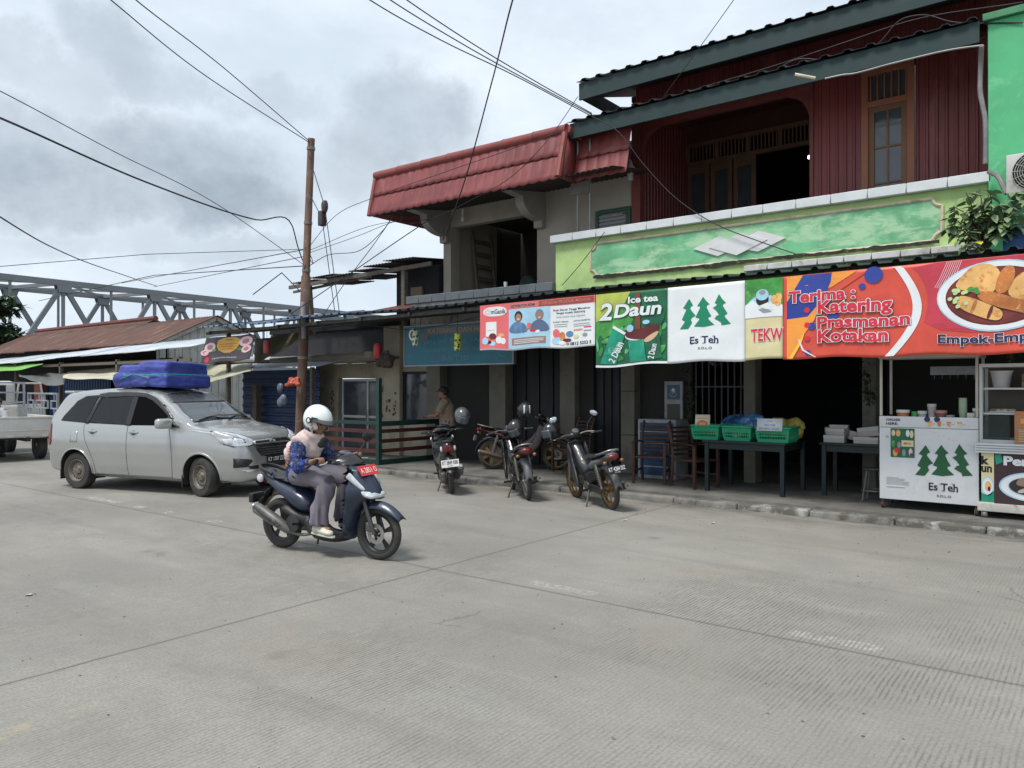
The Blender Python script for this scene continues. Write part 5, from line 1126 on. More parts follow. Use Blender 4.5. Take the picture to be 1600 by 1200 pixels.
# ================================================================== white tea cart
CY = 10.84
c0, c1 = at(1374, 700, CY).x, at(1529, 700, CY).x
M_cart = mat('white cart panel', (.66, .68, .70), .4, var=.04, dirt=(.50, .49, .46), damt=.2); M_castor = mat('rusty castor', (.16, .07, .04), .6, var=.3); M_rub = mat('worn rubber', (.03, .03, .032), .75, var=.3)
ct = thing('tea_cart', 'white tea cart with three green pine trees and an open counter', 'food cart', ((c0 + c1) / 2, CY + .3, .12))
m = MB(); m.rbox(c0, c1, CY, CY + .03, .245, 1.17, .004); m.build('front_panel', M_cart, ct, world=True); m = MB(); m.rbox(c0, c1, CY - .008, CY + .025, 1.175, 1.315, .004); m.build('upper_panel', M_cart, ct, world=True)
m = MB(); m.box(c0, c0 + .02, CY + .03, CY + .62, .25, 1.29); m.box(c1 - .02, c1, CY + .03, CY + .62, .25, 1.29); m.box(c0 + .02, c1 - .02, CY + .6, CY + .62, .25, 1.29); m.build('side_panel', M_cart, ct, world=True)
m = MB(); m.box(c0 + .02, c1 - .02, CY + .03, CY + .6, 1.26, 1.285); m.build('counter', mat('pale counter', (.40, .40, .38), .4), ct, world=True)
m = MB()
for x in (c0 + .018, c1 - .018):
    for y in (CY + .02, CY + .6): m.box(x - .016, x + .016, y - .016, y + .016, 1.32, 2.06)
m.box(c0 - .01, c1 + .01, CY - .01, CY + .05, 2.06, 2.14); m.box(c0 - .01, c1 + .01, CY + .57, CY + .63, 2.06, 2.12); m.box(c0 - .01, c0 + .04, CY + .05, CY + .57, 2.06, 2.12); m.box(c1 - .04, c1 + .01, CY + .05, CY + .57, 2.06, 2.12)
m.build('canopy_frame', mat('cream cart frame', (.50, .48, .42), .5, var=.1), ct, world=True, bevel=.003)
for x in (c0 + .03, c1 - .03):
    for y in (CY + .04, CY + .58):
        m = MB(); m.tube([(x, y, .25), (x, y, .19)], .016, 8); m.box(x - .02, x - .014, y - .025, y + .025, .14, .20); m.box(x + .014, x + .02, y - .025, y + .025, .14, .20); k = m.build('castor', M_castor, ct, world=True)
        m = MB(); m.lathe([(0, -.013), (.04, -.012), (.042, 0), (.04, .012), (0, .013)], (x, y, .162), 'X', 14); m.build('wheel', M_rub, k, world=True)
cw_ = c1 - c0
fn = lambda u, v, off: V((c0 + cw_ * u, CY - .001 - off - (.009 if v > 1.17 else 0), v)); sh = Sheet(fn, ct, .1)
trees(sh, pm('deep pine', s(26, 88, 52)), .375, .572, .945, .99)
serif(sh, pm('ink', s(40, 42, 56)), 'Es Teh', .515, .40, .80, .49); sh.text('lettering', P_black, 'S.O.L.O', .595, .318, .735, .345, .015)
sh.text('lettering', P_black, 'ORDER', .075, 1.255, .225, 1.285, .02); sh.text('lettering', P_black, 'HERE.', .075, 1.205, .20, 1.235, .02)
sh.rect('menu_print', P_dgreen, .12, .79, .37, 1.16, 0)
for u, v, ru, rv, mt in ((.15, 1.10, .02, .04, P_cream), (.20, 1.10, .025, .045, P_tan), (.30, 1.10, .02, .045, P_white), (.34, 1.09, .02, .05, P_cream), (.15, .96, .02, .045, P_leaf), (.21, .95, .02, .04, P_grey), (.17, .85, .025, .05, P_orange), (.19, .88, .03, .03, P_red), (.26, .85, .02, .045, P_grey), (.33, .86, .02, .05, P_lpink), (.34, .83, .02, .02, pm('purple', s(96, 52, 110)))): sh.disc('menu_print', mt, u, v, ru, rv, 2 if rv > .035 else 3, 12)
sh.rect('menu_print', P_cream, .235, .93, .36, 1.01, 2); sh.text('lettering', P_red, 'MENU', .26, .955, .335, .985, .01, 0, 3)
for i in range(6): sh.rect('lettering', P_grey, .075, .525 - .017 * i, .19 + .15 * rng.random(), .530 - .017 * i)
sh.rect('lettering', P_grey, .075, .40, .27, .408)
sh.ring('print', P_grey, .085, 1.05, .012, .016, asp=.95); sh.ring('print', P_grey, .085, 1.05, .005, .008, 40, 320, asp=.95)
for u in (.50, .60): sh.disc('print', P_navy, u, 1.285, .03, .035, 0, 14)
for i, u in enumerate((.525, .62, .715, .82)): sh.poly('print', (P_tan, P_brown, P_tan, P_cream)[i], [(u - .018, 1.245), (u - .013, 1.20), (u + .013, 1.20), (u + .018, 1.245)], 1); sh.rect('print', P_brown, u - .022, 1.245, u + .022, 1.258, 1); sh.rect('lettering', P_grey, u + .03, 1.225, u + .055, 1.231)
for i, (u, v) in enumerate(((.53, 1.14), (.57, 1.115), (.61, 1.085), (.66, 1.075), (.71, 1.05), (.76, 1.035), (.90, .98), (.95, .96), (.50, 1.20))): sh.disc('print', P_lpink, u, v, .007, .008, 0, 8)
sh.done()
# things standing on its counter
def pot(name, label, x, y, z, prof, mt, lid=None, cat='container', grp='containers on the tea cart counter'):
    t = thing(name, label, cat, (x, y, z), 0, grp); m = MB(); m.lathe(prof, seg=18); m.build('body', mt, t)
    if lid: h = prof[-1][1]; r = max(p[0] for p in prof); m = MB(); m.lathe([(0, h + .02), (r * 1.05, h + .02), (r * 1.08, h + .005), (r * 1.08, h - .015), (r, h - .015)], seg=18); m.build('lid', lid, t)
    return t
cyl_ = lambda r, h, f=.9: [(0, 0), (r * f, 0), (r, h), (r * .95, h)]
zc = 1.286
pot('food_tub', 'orange tub at the left end of the tea cart counter', c0 + .25, CY + .15, zc, cyl_(.075, .09), mat('orange plastic', (.50, .17, .07), .4), M_whitep)
pot('food_tub', 'small bright green tub beside the orange tub', c0 + .385, CY + .18, zc, cyl_(.045, .09), mat('bright green plastic', (.05, .42, .10), .4))
pot('food_tub', 'white lidded tub left of the tall pale jar', c0 + .475, CY + .14, zc, cyl_(.05, .08), mat('pale lilac plastic', (.42, .38, .44), .4), M_whitep)
pot('glass_jar', 'tall pale jar in the middle of the tea cart counter', c0 + .575, CY + .2, zc, cyl_(.05, .17, .98), mat('cloudy jar', (.42, .40, .38), .25), mat('clear lid', (.5, .5, .5), .3), 'jar')
pot('food_tub', 'pink lidded tub with tea dust right of the tall jar', c0 + .685, CY + .16, zc, cyl_(.065, .09), mat('brown tea', (.20, .10, .06), .6), mat('pink lid', (.45, .22, .22), .5))
pot('food_tub', 'low clear dish right of the pink lidded tub', c0 + .79, CY + .13, zc, cyl_(.05, .055), mat('clear dish', (.30, .33, .34), .2))
pot('cup_stack', 'tall stack of clear plastic cups tinged green', c0 + .92, CY + .2, zc, [(0, 0), (.035, 0), (.045, .08)] + [(.045 + .003 * (i % 2), .09 + .013 * i) for i in range(14)] + [(.04, .27), (0, .27)], mat('clear green cup', (.35, .48, .33), .2), None, 'cups')
m = MB(); m.rbox(c0 + .975, c0 + 1.06, CY + .09, CY + .17, zc, zc + .085, .008); tag(m.build('tissue_box', M_whitep), 'small white box right of the cup stack', 'box', 'containers on the tea cart counter')
pot('paper_cup', 'white cup with green lid at the right end of the counter', c0 + 1.055, CY + .23, zc, cyl_(.035, .12, .75), mat('green cup', (.16, .42, .16), .4), M_whitep, 'cup')
t = thing('sugar_shelf', 'white strip of hooks hanging at the back of the tea cart', 'shelf', (c0 + .75, CY + .56, 1.85)); m = MB(); m.box(-.25, .3, 0, .02, 0, .11); m.build('board', mat('dim white board', (.28, .29, .30), .5), t)
for i in range(6): m = MB(); m.tube([(-.2 + .09 * i, -.005, 0), (-.2 + .09 * i, -.02, -.06), (-.2 + .09 * i, -.03, -.04)], .004, 5); m.build('hook', M_pipe, t)
# ================================================================== fish cake display cart
DY = 10.80; d0, d1 = at(1530, 700, DY).x, .35
M_dark = pm('plum brown', s(58, 40, 44), var=.08)
dc = thing('snack_cart', 'glass display snack cart with a plate of fish cakes on its dark front', 'food cart', ((d0 + d1) / 2, DY + .3, .12))
m = MB()
for x in (d0, d1 - .035): 
    for y in (DY, DY + .55): m.box(x, x + .035, y, y + .035, 1.02, 1.97)
for z in (1.02, 1.93): m.box(d0 + .035, d1 - .035, DY + .001, DY + .034, z, z + .04); m.box(d0 + .035, d1 - .035, DY + .551, DY + .584, z, z + .04); m.box(d0 + .002, d0 + .033, DY + .036, DY + .549, z + .001, z + .039)
m.box(d0 + .58, d0 + .61, DY + .003, DY + .03, 1.06, 1.93); m.build('display_frame', M_alu, dc, world=True, bevel=.002)
for z in (1.36, 1.66): m = MB(); m.box(d0 + .036, d1 - .04, DY + .036, DY + .545, z, z + .022); m.build('shelf', M_alu, dc, world=True)
m = MB(); m.box(d0 + .01, d1 - .01, DY + .56, DY + .57, 1.06, 1.93); m.build('back_pane', mat('brown display back', (.09, .075, .06), .5), dc, world=True)
m = MB(); m.box(d0 + .036, d0 + .31, DY + .012, DY + .018, 1.06, 1.35); m.build('pane', mat('tinted display glass', (.03, .05, .05), .05, alpha=.45), dc, world=True)
m = MB(); m.rbox(d0 - .04, d1, DY - .05, DY + .62, .90, 1.02, .008); k_ = m.build('base_ledge', M_cart, dc, world=True)
m = MB()
for i in range(3): m.box(d0 - .03, d1, DY - .056, DY - .05, .925 + .03 * i, .935 + .03 * i)
m.build('groove', P_grey, k_, world=True)
m = MB(); m.box(d0 + .02, d1, DY, DY + .55, .30, .90); m.build('front_panel', M_dark, dc, world=True)
m = MB(); m.rbox(d0 - .02, d1, DY - .03, DY + .57, .20, .30, .008); m.build('bottom_rail', mat('peeling white timber', (.50, .49, .45), .8, var=.1, dirt=(.20, .17, .13), damt=.5, dscale=5), dc, world=True)
for x in (d0 + .05, d1 - .08):
    m = MB(); m.tube([(x, DY + .02, .20), (x, DY + .02, .17)], .02, 8); m.box(x - .03, x - .022, DY - .02, DY + .05, .14, .20); m.box(x + .022, x + .03, DY - .02, DY + .05, .14, .20); k = m.build('castor', M_pipe, dc, world=True)
    m = MB(); m.lathe([(0, -.018), (.04, -.017), (.044, 0), (.04, .017), (0, .018)], (x, DY + .015, .164), 'X', 14); m.build('wheel', mat('grey castor tyre', (.2, .2, .2), .5), k, world=True)
dw = d1 - d0; fn = lambda u, v, off: V((d0 + u, DY - .001 - off, v)); sh = Sheet(fn, dc, .1)
sh.rect('side_print', P_cream, .02, .30, .15, .90); sh.text('lettering', P_black, 'k', .025, .765, .085, .855, .05, 0, 1); sh.text('lettering', P_black, 'un', .005 + .02, .67, .125, .735, .04, 0, 1); sh.disc('side_print', P_sky, .085, .50, .065, .115, 1, 18); sh.disc('side_print', P_white, .085, .50, .055, .10, 2, 18); sh.disc('side_print', P_tan, .09, .50, .035, .06, 3, 12); sh.disc('side_print', P_navy, .10, .47, .015, .03, 4, 10)
sh.poly('side_print', P_teal, [(.02, .31), (.15, .31), (.15, .45), (.08, .39), (.02, .42)], 1); sh.poly('print', P_teal, [(.16, .88), (.22, .89), (.24, .80), (.17, .76)], 1)
sh.text('lettering', P_white, 'Pempek', .255, .735, .84, .865, .045, 0, 2)
sh.disc('plate_print', P_sky, .52, .52, .32, .17, 1, 36); sh.disc('plate_print', P_white, .52, .52, .30, .155, 2, 36); sh.disc('plate_print', P_sky, .53, .52, .24, .115, 3, 32); sh.disc('plate_print', P_dgreen if False else pm('sauce black', s(52, 36, 36)), .53, .525, .23, .108, 4, 32)
P_pale = pm('pale fish cake', s(190, 176, 160), var=.2); P_pale2 = pm('grey fish cake', s(150, 130, 116), var=.2)
for i, (pts, mt) in enumerate(((((.36, .55), (.42, .64), (.52, .60), (.52, .53), (.42, .52)), P_pale2), (((.48, .66), (.56, .65), (.58, .56), (.50, .54)), P_pale), (((.38, .48), (.62, .56), (.66, .52), (.40, .43)), P_pale), (((.50, .45), (.70, .53), (.74, .48), (.54, .40)), P_pale2))): sh.poly('food_print', mt, pts, 5 + 2 * i, 2)
sh.done()
pot('bucket', 'white bucket on the top shelf of the snack cart', d0 + .2, DY + .3, 1.683, [(0, 0), (.085, 0), (.115, .19), (.125, .19), (.125, .205), (.11, .205), (.10, .19)], M_whitep, None, 'bucket', None)
M_cardb = mat('brown cardboard', (.25, .15, .09), .8)
for i in range(2): m = MB(); m.rbox(d0 + .42, d0 + .78, DY + .12, DY + .42, 1.683 + .085 * i, 1.762 + .085 * i, .004); tag(m.build('cardboard_box', M_cardb), '%s flat brown box on the top shelf of the snack cart' % ('lower' if i == 0 else 'upper'), 'box', 'brown boxes in the display')
t = thing('menu_board', 'brown and orange price list leaning in the display cart', 'menu board', (d0 + .55, DY - .02, 1.03)); fn = lambda u, v, off: V((d0 + .36 + .5 * u, DY - .045 - off, 1.025 + .38 * v)); m = MB(); m.box(d0 + .36, d0 + .86, DY - .045, DY - .035, 1.025, 1.405); m.build('board', pm('caramel', s(172, 120, 84), var=.15), t, world=True); sh = Sheet(fn, t, .2)
for u, v, w_ in ((.12, .62, .3), (.55, .75, .25), (.6, .55, .3)): sh.rect('print', P_cream if w_ < .3 else P_orange, u, v, u + w_, v + .16)
sh.rect('print', P_brown, .05, .9, .5, .97)
for i in range(8): sh.rect('lettering', P_cream, .08, .42 - .05 * i, .45, .435 - .05 * i); sh.rect('lettering', P_cream, .55, .42 - .05 * i, .9, .435 - .05 * i)
sh.done()
t = thing('snack_tray', 'tray of yellow fritters behind the price list', 'snacks', (d0 + .66, DY + .25, 1.383)); m = MB(); m.rbox(-.2, .25, -.12, .12, 0, .02, .008); m.build('tray', M_alu, t); m = MB(); rr = random.Random(3)
for i in range(26): m.ell((rr.uniform(-.17, .22), rr.uniform(-.1, .1), .04 + rr.random() * .07), .04, .03, .026, 8, 6)
remesh(m, .012, 2).build('fritters', mat('yellow fritter', (.50, .34, .08), .6, var=.25, scale=20), t)
t = thing('snack_tray', 'low tray of pale dumplings on the middle display shelf', 'snacks', (d0 + .22, DY + .25, 1.383)); m = MB(); m.rbox(-.14, .14, -.1, .1, 0, .015, .006); m.build('tray', M_alu, t); m = MB()
for i in range(14): m.ell((rr.uniform(-.12, .12), rr.uniform(-.08, .08), .025), .035, .03, .022, 8, 6)
remesh(m, .012, 2).build('dumplings', mat('pale dumpling', (.42, .38, .28), .6), t)
bush('potted_plant', 'dark potted plant standing on the snack cart roof', (d0 + .28, DY + .35, 1.975), [V((rng.uniform(-.12, .12), rng.uniform(-.1, .1), rng.uniform(.1, .3))) for _ in range(8)], 6, .1, 5, .005, mat('dark creeper leaf', (.02, .05, .015), .6), .3)

# ================================================================== tables, baskets, boxes
M_tdark = mat('very dark green table paint', (.006, .016, .018), .5, var=.2)
def table(label, x0, x1, y0, y1, h, z=.12, inset=.03):
    t = thing('table', label, 'table', ((x0 + x1) / 2, (y0 + y1) / 2, z)); w_, d = (x1 - x0) / 2, (y1 - y0) / 2
    m = MB(); m.rbox(-w_, w_, -d, d, h - .035, h, .006); m.build('table_top', M_tdark, t)
    m = MB(); a, b = w_ - inset - .03, d - inset - .03
    for y in (-b, b): m.box(-a + .03, a - .03, y - .012, y + .012, h - .13, h - .036)
    for x in (-a, a): m.box(x - .012, x + .012, -b + .03, b - .03, h - .13, h - .036)
    m.build('apron', M_tdark, t)
    for x in (-a, a):
        for y in (-b, b): m = MB(); m.box(x - .03, x + .03, y - .03, y + .03, 0, h - .036); m.build('leg', M_tdark, t, bevel=.003)
    return t
table('dark green table carrying three green baskets', -4.88, -3.62, 11.0, 12.05, .77); table('dark green table carrying white cake boxes behind the tea cart', -3.32, -2.2, 11.55, 12.25, .77)
M_bask = mat('green plastic basket', (.012, .30, .15), .4, var=.08, spec=.5)
def basket(label, x, y, z, w_, d, h):
    t = thing('basket', label, 'basket', (x, y, z), 0, 'green baskets on the table')
    def side(m, A, B, nb):                                    # a lattice wall between two corner points (bottom a, top b flared)
        (ax, ay), (bx, by) = A, B; o = V((ax, ay, 0)); e = V((bx - ax, by - ay, 0)); L = e.length; e.normalize(); n = V((e.y, -e.x, 0)); 
        P_ = lambda s_, zz: o + e * (s_ * L) + V((0, 0, zz)) + n * (.028 * zz / h) + e * ((s_ - .5) * .05 * zz / h)
        for zz0, zz1 in ((0, .05), (.085, .10), (.125, .14), (h * .68, h - .02)):
            p = [P_(0, zz0), P_(1, zz0), P_(1, zz1), P_(0, zz1)]; q = [v - n * .006 for v in p]
            m.add(p + q, [(0, 1, 2, 3), (7, 6, 5, 4), (0, 4, 5, 1), (3, 2, 6, 7), (1, 5, 6, 2), (0, 3, 7, 4)])
        for i in range(nb + 1):
            s0 = i / nb; m.bar(P_(min(max(s0, .015), .985), .03), P_(min(max(s0, .015), .985), h - .03), .010 if 0 < i < nb else .03, .006, up=n)
    m = MB(); a, b = w_ / 2 - .035, d / 2 - .035; cs = [(-a, -b), (a, -b), (a, b), (-a, b)]
    for i in range(4): side(m, cs[i], cs[(i + 1) % 4], 12 if i % 2 == 0 else 10)
    m.build('lattice', M_bask, t, smooth=False)
    m = MB(); m.box(-a, a, -b, b, 0, .008); m.build('bottom', M_bask, t)
    m = MB(); hw, hd = w_ / 2, d / 2; m.tube(crv([(-hw, -hd, h), (hw, -hd, h), (hw, hd, h), (-hw, hd, h), (-hw, -hd, h)], 5)[:-1] if False else [(-hw, -hd + .02, h), (-hw + .02, -hd, h), (hw - .02, -hd, h), (hw, -hd + .02, h), (hw, hd - .02, h), (hw - .02, hd, h), (-hw + .02, hd, h), (-hw, hd - .02, h)], .016, 8, closed=True, flat=1.0); m.build('rim', M_bask, t)
    return t
tz = .892
bx = [at(1106, 680, 11.16).x, at(1155, 680, 11.16).x, at(1213, 680, 11.2).x]
basket('green lattice basket with a snack packet, left end of the table', bx[0], 11.24, tz, .46, .42, .21); basket('green lattice basket with white packets, middle of the three', bx[1], 11.24, tz, .46, .42, .21); basket('green lattice basket with a white price card, right end of the table', bx[2], 11.24, tz, .50, .48, .21)
M_pack = mat('crinkled pale packets', (.42, .40, .32), .35, var=.35, scale=12)
for i, (dx, lab) in enumerate(((0, 'yellow and pale snack packets inside the left basket'), (1, 'white packets inside the middle basket'), (2, 'pale crinkled packets inside the right basket'))):
    m = MB(); rr = random.Random(i)
    for k in range(9): m.ell((bx[dx] + rr.uniform(-.13, .13), 11.24 + rr.uniform(-.11, .11), tz + .06 + rr.uniform(0, .09)), .08, .06, .045, 10, 6, MX.Rotation(rr.random() * 3, 3, 'Z') @ MX.Rotation(rr.uniform(-.5, .5), 3, 'X'))
    tag(remesh(m, .014, 2).build('snack_packets', (mat('yellow packets', (.42, .36, .10), .35, var=.4, scale=10), M_pack, mat('olive packets', (.32, .30, .16), .35, var=.4, scale=10))[i]), lab, 'packets', 'goods in the baskets')
def card(name, label, x, y, z, w_, h, tilt, yaw, mt, lines, mt2):
    t = thing(name, label, 'card', (x, y, z), yaw); fn = lambda u, v, off: V((w_ * (u - .5) + 0, h * v * math.sin(tilt) - off, h * v * math.cos(tilt)))
    m = MB(); m.grid(lambda u, v: fn(u, v, 0), 1, 1); m.build('card', mt, t, solid=.004); sh = Sheet(fn, t, .3, world=False, lay=.004)
    for (body, u0, v0, u1, v1) in lines: sh.text('lettering', mt2, body, u0, v0, u1, v1, .01, 0, 1)
    return t, sh
t, sh = card('snack_pack', 'cream snack packet standing in the left green basket', at(1096, 660, 11.1).x, 11.12, tz + .14, .23, .24, .2, .15, pm('packet cream', s(214, 208, 180)), (('RENGGINANG', .2, .72, .8, .80),), P_brown); sh.poly('print', P_brown, smoothp([(.18, .05), (.82, .05), (.86, .55), (.5, .68), (.14, .55)], 1), 1); sh.rect('print', P_orange, .3, .2, .72, .48, 2); sh.done()
t, sh = card('price_card', 'white hand-lettered price card on the right basket', at(1203, 660, 11.0).x, 10.965, tz + .17, .36, .18, .25, .05, pm('card white', s(205, 212, 222)), (('JUAL', .4, .72, .62, .85), ('BUKU 10.000', .3, .42, .72, .58), ('DI SINI SAJA', .1, .1, .9, .26)), P_shirt); sh.done()
M_bagb = mat('blue stuff in clear plastic', (.045, .14, .30), .2, var=.6, scale=7, spec=.8); M_bagy = mat('yellow stuff in clear plastic', (.42, .34, .08), .2, var=.5, scale=7, spec=.8)
def bag(label, x, y, z, w_, d, h, mt, seed):
    m = MB(); rr = random.Random(seed)
    for k in range(14): m.ell((x + rr.uniform(-.5, .5) * w_ * .7, y + rr.uniform(-.5, .5) * d * .6, z + h * rr.uniform(.25, .72)), w_ * .24, d * .3, h * .26, 12, 8)
    m.rbox(x - w_ * .42, x + w_ * .42, y - d * .38, y + d * .38, z, z + h * .6, .04)
    o = remesh(m, .018, 3, lambda p: .018 * noise.noise(p * 9 + V((seed, 0, 0))) + .010 * noise.noise(V((p.x * 22, p.y * 9, p.z * 30)))); return tag(o.build('clothes_bag', mt), label, 'bag', 'plastic bags behind the baskets')
bag('clear plastic bag of blue and dark cloth behind the middle basket', -4.42, 11.62, tz, .82, .34, .42, M_bagb, 1); bag('clear plastic bag of yellow cloth behind the right basket', -3.86, 11.68, tz, .48, .34, .40, M_bagy, 2)
M_box = mat('white cake box card', (.42, .41, .39), .7, var=.06); 
def cakebox(label, x, y, z, w_, d, h, rz, tilt=0):
    t = thing('cake_box', label, 'box', (x, y, z), rz, 'white cake boxes on the small table'); m = MB(); r = MX.Rotation(tilt, 4, 'Y')
    m.add([(-w_ / 2, -d / 2, 0), (w_ / 2, -d / 2, 0), (w_ / 2, d / 2, 0), (-w_ / 2, d / 2, 0), (-w_ / 2, -d / 2, h), (w_ / 2, -d / 2, h), (w_ / 2, d / 2, h), (-w_ / 2, d / 2, h)], [(0, 1, 2, 3), (0, 4, 5, 1), (1, 5, 6, 2), (2, 6, 7, 3), (3, 7, 4, 0)]); m.xf(r); m.build('tray', M_box, t, smooth=False)
    m = MB(); m.box(-w_ / 2 - .004, w_ / 2 + .004, -d / 2 - .004, d / 2 + .004, h * .62, h + .004); m.xf(r); m.build('lid', mat('cake box lid', (.50, .49, .47), .7, var=.05), t, smooth=False); return t
X_ = lambda px: at(px, 680, 11.8).x
cakebox('white cake box at the bottom left of the small table stack', X_(1308), 11.72, tz, .28, .24, .10, .05); cakebox('white cake box laid on the bottom left one', X_(1311), 11.74, tz + .106, .25, .22, .09, -.1); cakebox('small flat cake box on the top of the left stack', X_(1312), 11.78, tz + .20, .24, .18, .045, .12)
cakebox('open cake box tilted between the two stacks', X_(1332), 11.84, tz + .03, .20, .22, .12, .5, .25); cakebox('wide cake box at the bottom of the right stack', X_(1358), 11.72, tz, .32, .26, .09, 0); cakebox('slanting cake box on the right stack', X_(1362), 11.78, tz + .10, .28, .24, .13, -.08, -.14); cakebox('grey-white cake box at the back of the small table', X_(1296), 11.95, tz, .2, .2, .2, .3)
# chairs
M_chair = mat('dark brown chair wood', (.055, .025, .018), .45, var=.25, scale=4, stretch=(1, 1, .4))
def chair(label, x, y, rz):
    t = thing('armchair', label, 'chair', (x, y, .12), rz, 'slatted armchairs in front of the drinks cooler')
    m = MB(); m.rbox(-.24, .24, -.24, .22, .41, .445, .01); m.build('seat', M_chair, t)
    for sx in (-1, 1):
        m = MB(); m.bar((sx * .255, -.24, 0), (sx * .255, -.24, .66), .045, .045); m.build('leg', M_chair, t, bevel=.004)
        m = MB(); m.tube(crv([(sx * .23, .30, 0), (sx * .23, .25, .42), (sx * .23, .30, .80), (sx * .22, .38, 1.0)], 4), .024, 6); m.build('leg', M_chair, t)
        m = MB(); m.tube(crv([(sx * .26, -.27, .665), (sx * .265, 0, .68), (sx * .235, .27, .66)], 4), [(.035, .016)] * 9, 8); m.build('armrest', M_chair, t)
        m = MB(); m.bar((sx * .25, -.24, .2), (sx * .235, .28, .2), .02, .03); m.build('stretcher', M_chair, t)
    m = MB()
    for i in range(7): z = .50 + i * .07; y_ = .255 + (z - .42) ** 2 * .32; m.tube(crv([(-.22, y_, z), (0, y_ + .03, z), (.22, y_, z)], 4), [(.008, .02)] * 9, 6)
    m.build('backrest', M_chair, t); return t
chair('dark slatted armchair turned sideways beside the table', -5.15, 11.35, R(70)); chair('dark slatted armchair nearer the tiled pillar', -5.95, 11.45, R(15))
chair('armchair with light slats behind the parked motorcycles', at(895, 700, 12.0).x, 11.95, R(-20))
# drinks cooler and posters
k = thing('drinks_cooler', 'white framed drinks cooler with blue front behind the armchairs', 'cooler', (*at(1036, 700, 12.2).xy, .12)); m = MB(); m.rbox(-.36, .36, -.25, .25, 0, 1.02, .01); m.build('cabinet', mat('dim white enamel', (.30, .32, .34), .4), k); m = MB(); m.box(-.31, .31, -.262, -.25, .06, .96); fp = m.build('front_panel', mat('blue cooler front', (.015, .06, .14), .35, var=.5, scale=6), k)
m = MB(); 
for i in range(4): m.box(-.3, .3, -.268, -.262, .2 + .2 * i, .215 + .2 * i)
m.build('shelf_strip', M_alu, fp)
p = at(1052, 650, FY + .02); t = thing('framed_poster', 'white framed poster with a round blue emblem on the dim wall', 'poster', p); q0, q1 = at(1038, 596, FY + .02), at(1066, 700, FY + .02)
m = MB(); m.box(q0.x, q1.x, FY + .03, FY + .08, q1.z, q0.z); m.build('frame', mat('dim white frame', (.34, .36, .37), .5), t, world=True); m = MB(); z0 = q0.z - .06; m.box(q0.x + .05, q1.x - .05, FY + .024, FY + .03, z0 - .26, z0); m.build('picture', pm('slate blue', s(66, 92, 118), var=.2), t, world=True); m = MB(); m.box(q0.x + .05, q1.x - .05, FY + .024, FY + .03, z0 - .82, z0 - .34); m.build('picture', pm('dim brown', s(72, 66, 60), var=.2), t, world=True)
fn = lambda u, v, off: V((q0.x + u, FY + .023 - off, z0 - .26 + v)); sh = Sheet(fn, t, .1); cw = (q1.x - q0.x) / 2; sh.disc('emblem', P_grey, cw, .15, .05, .05); sh.disc('emblem', P_white, cw, .17, .026, .03, 1); sh.ring('emblem', P_grey, cw, .12, .06, .08, 190, 350, up=1); sh.done()
# stool under the small table, pipes
t = thing('stool', 'pale steel stool beside the tea cart', 'stool', (*at(1366, 750, 11.5).xy, .12)); m = MB()
m.lathe([(0, .45), (.15, .45), (.16, .435), (.15, .42), (0, .42)], seg=18); m.build('seat', mat('dark stool seat', (.05, .05, .05), .5), t)
for a in range(4): c_, s_ = math.cos(a * 1.571 + .78), math.sin(a * 1.571 + .78); m = MB(); m.tube([(.11 * c_, .11 * s_, .42), (.18 * c_, .18 * s_, 0)], .011, 6); m.build('leg', M_pipe, t)
m = MB(); m.tube([(.16 * math.cos(i * .2618), .16 * math.sin(i * .2618), .14) for i in range(24)], .009, 6, closed=True); m.build('foot_ring', M_pipe, t)
# balcony odds and ends
t = thing('wooden_ladder', 'wooden ladder leaning on the wall inside the beige balcony', 'ladder', (-11.2, 13.5, 3.42)); m = MB()
la = atx(744, 445, LX + .35); lb = atx(752, 445, LX + .3)
for y in (13.2, 13.85):
    m = MB(); m.bar((LX + .45, y, 3.42), (LX + .2, y + .05, 5.25), .05, .07); m.build('rail', mat('ladder wood', (.14, .11, .08), .8), t, world=True)
for i in range(6): f = (i + .6) / 6.4; m = MB(); m.bar((LX + .45 - .25 * f, 13.2, 3.42 + 1.83 * f), (LX + .45 - .25 * f, 13.87, 3.42 + 1.83 * f), .03, .09); m.build('rung', mat('ladder wood', (.14, .11, .08), .8), t, world=True)
p = at(790, 447, 11.55); pot('drinking_glass', 'drinking glass left on the slate balcony coping', p.x, p.y, 3.601, [(0, .005), (.03, .005), (.035, .11), (.038, .11), (.033, 0), (0, 0)], mat('cloudy glass', (.45, .47, .48), .15), None, 'glass', None)
m = MB(); p = at(810, 425, 13.2); m.ell((p.x, 13.6, 3.75), .3, .25, .4, 14, 10); m.ell((p.x - .3, 13.5, 3.62), .25, .2, .25, 14, 10); tag(remesh(m, .04, 3, lambda p: .03 * noise.noise(p * 7)).build('sack_pile', mat('dim green sacking', (.05, .07, .06), .8, var=.4)), 'dim pile of sacks inside the beige balcony', 'sacks')
# litter on the road
for px, py, lab in ((1112, 817, 'white scrap of litter at the kerb'), (975, 813, 'tiny white scrap on the road by the gold wheeled motorcycle'), (46, 929, 'white scrap of paper on the road at the left')):
    p = gnd(px, py, .003); m = MB(); m.prism(smoothp([(-.04, -.02), (.03, -.03), (.045, .01), (-.02, .03)], 1), lambda u, v, d: (p.x + u, p.y + v, p.z + d + .01 * math.sin(u * 60)), .004); tag(m.build('litter', M_whitep, smooth=False), lab, 'litter')
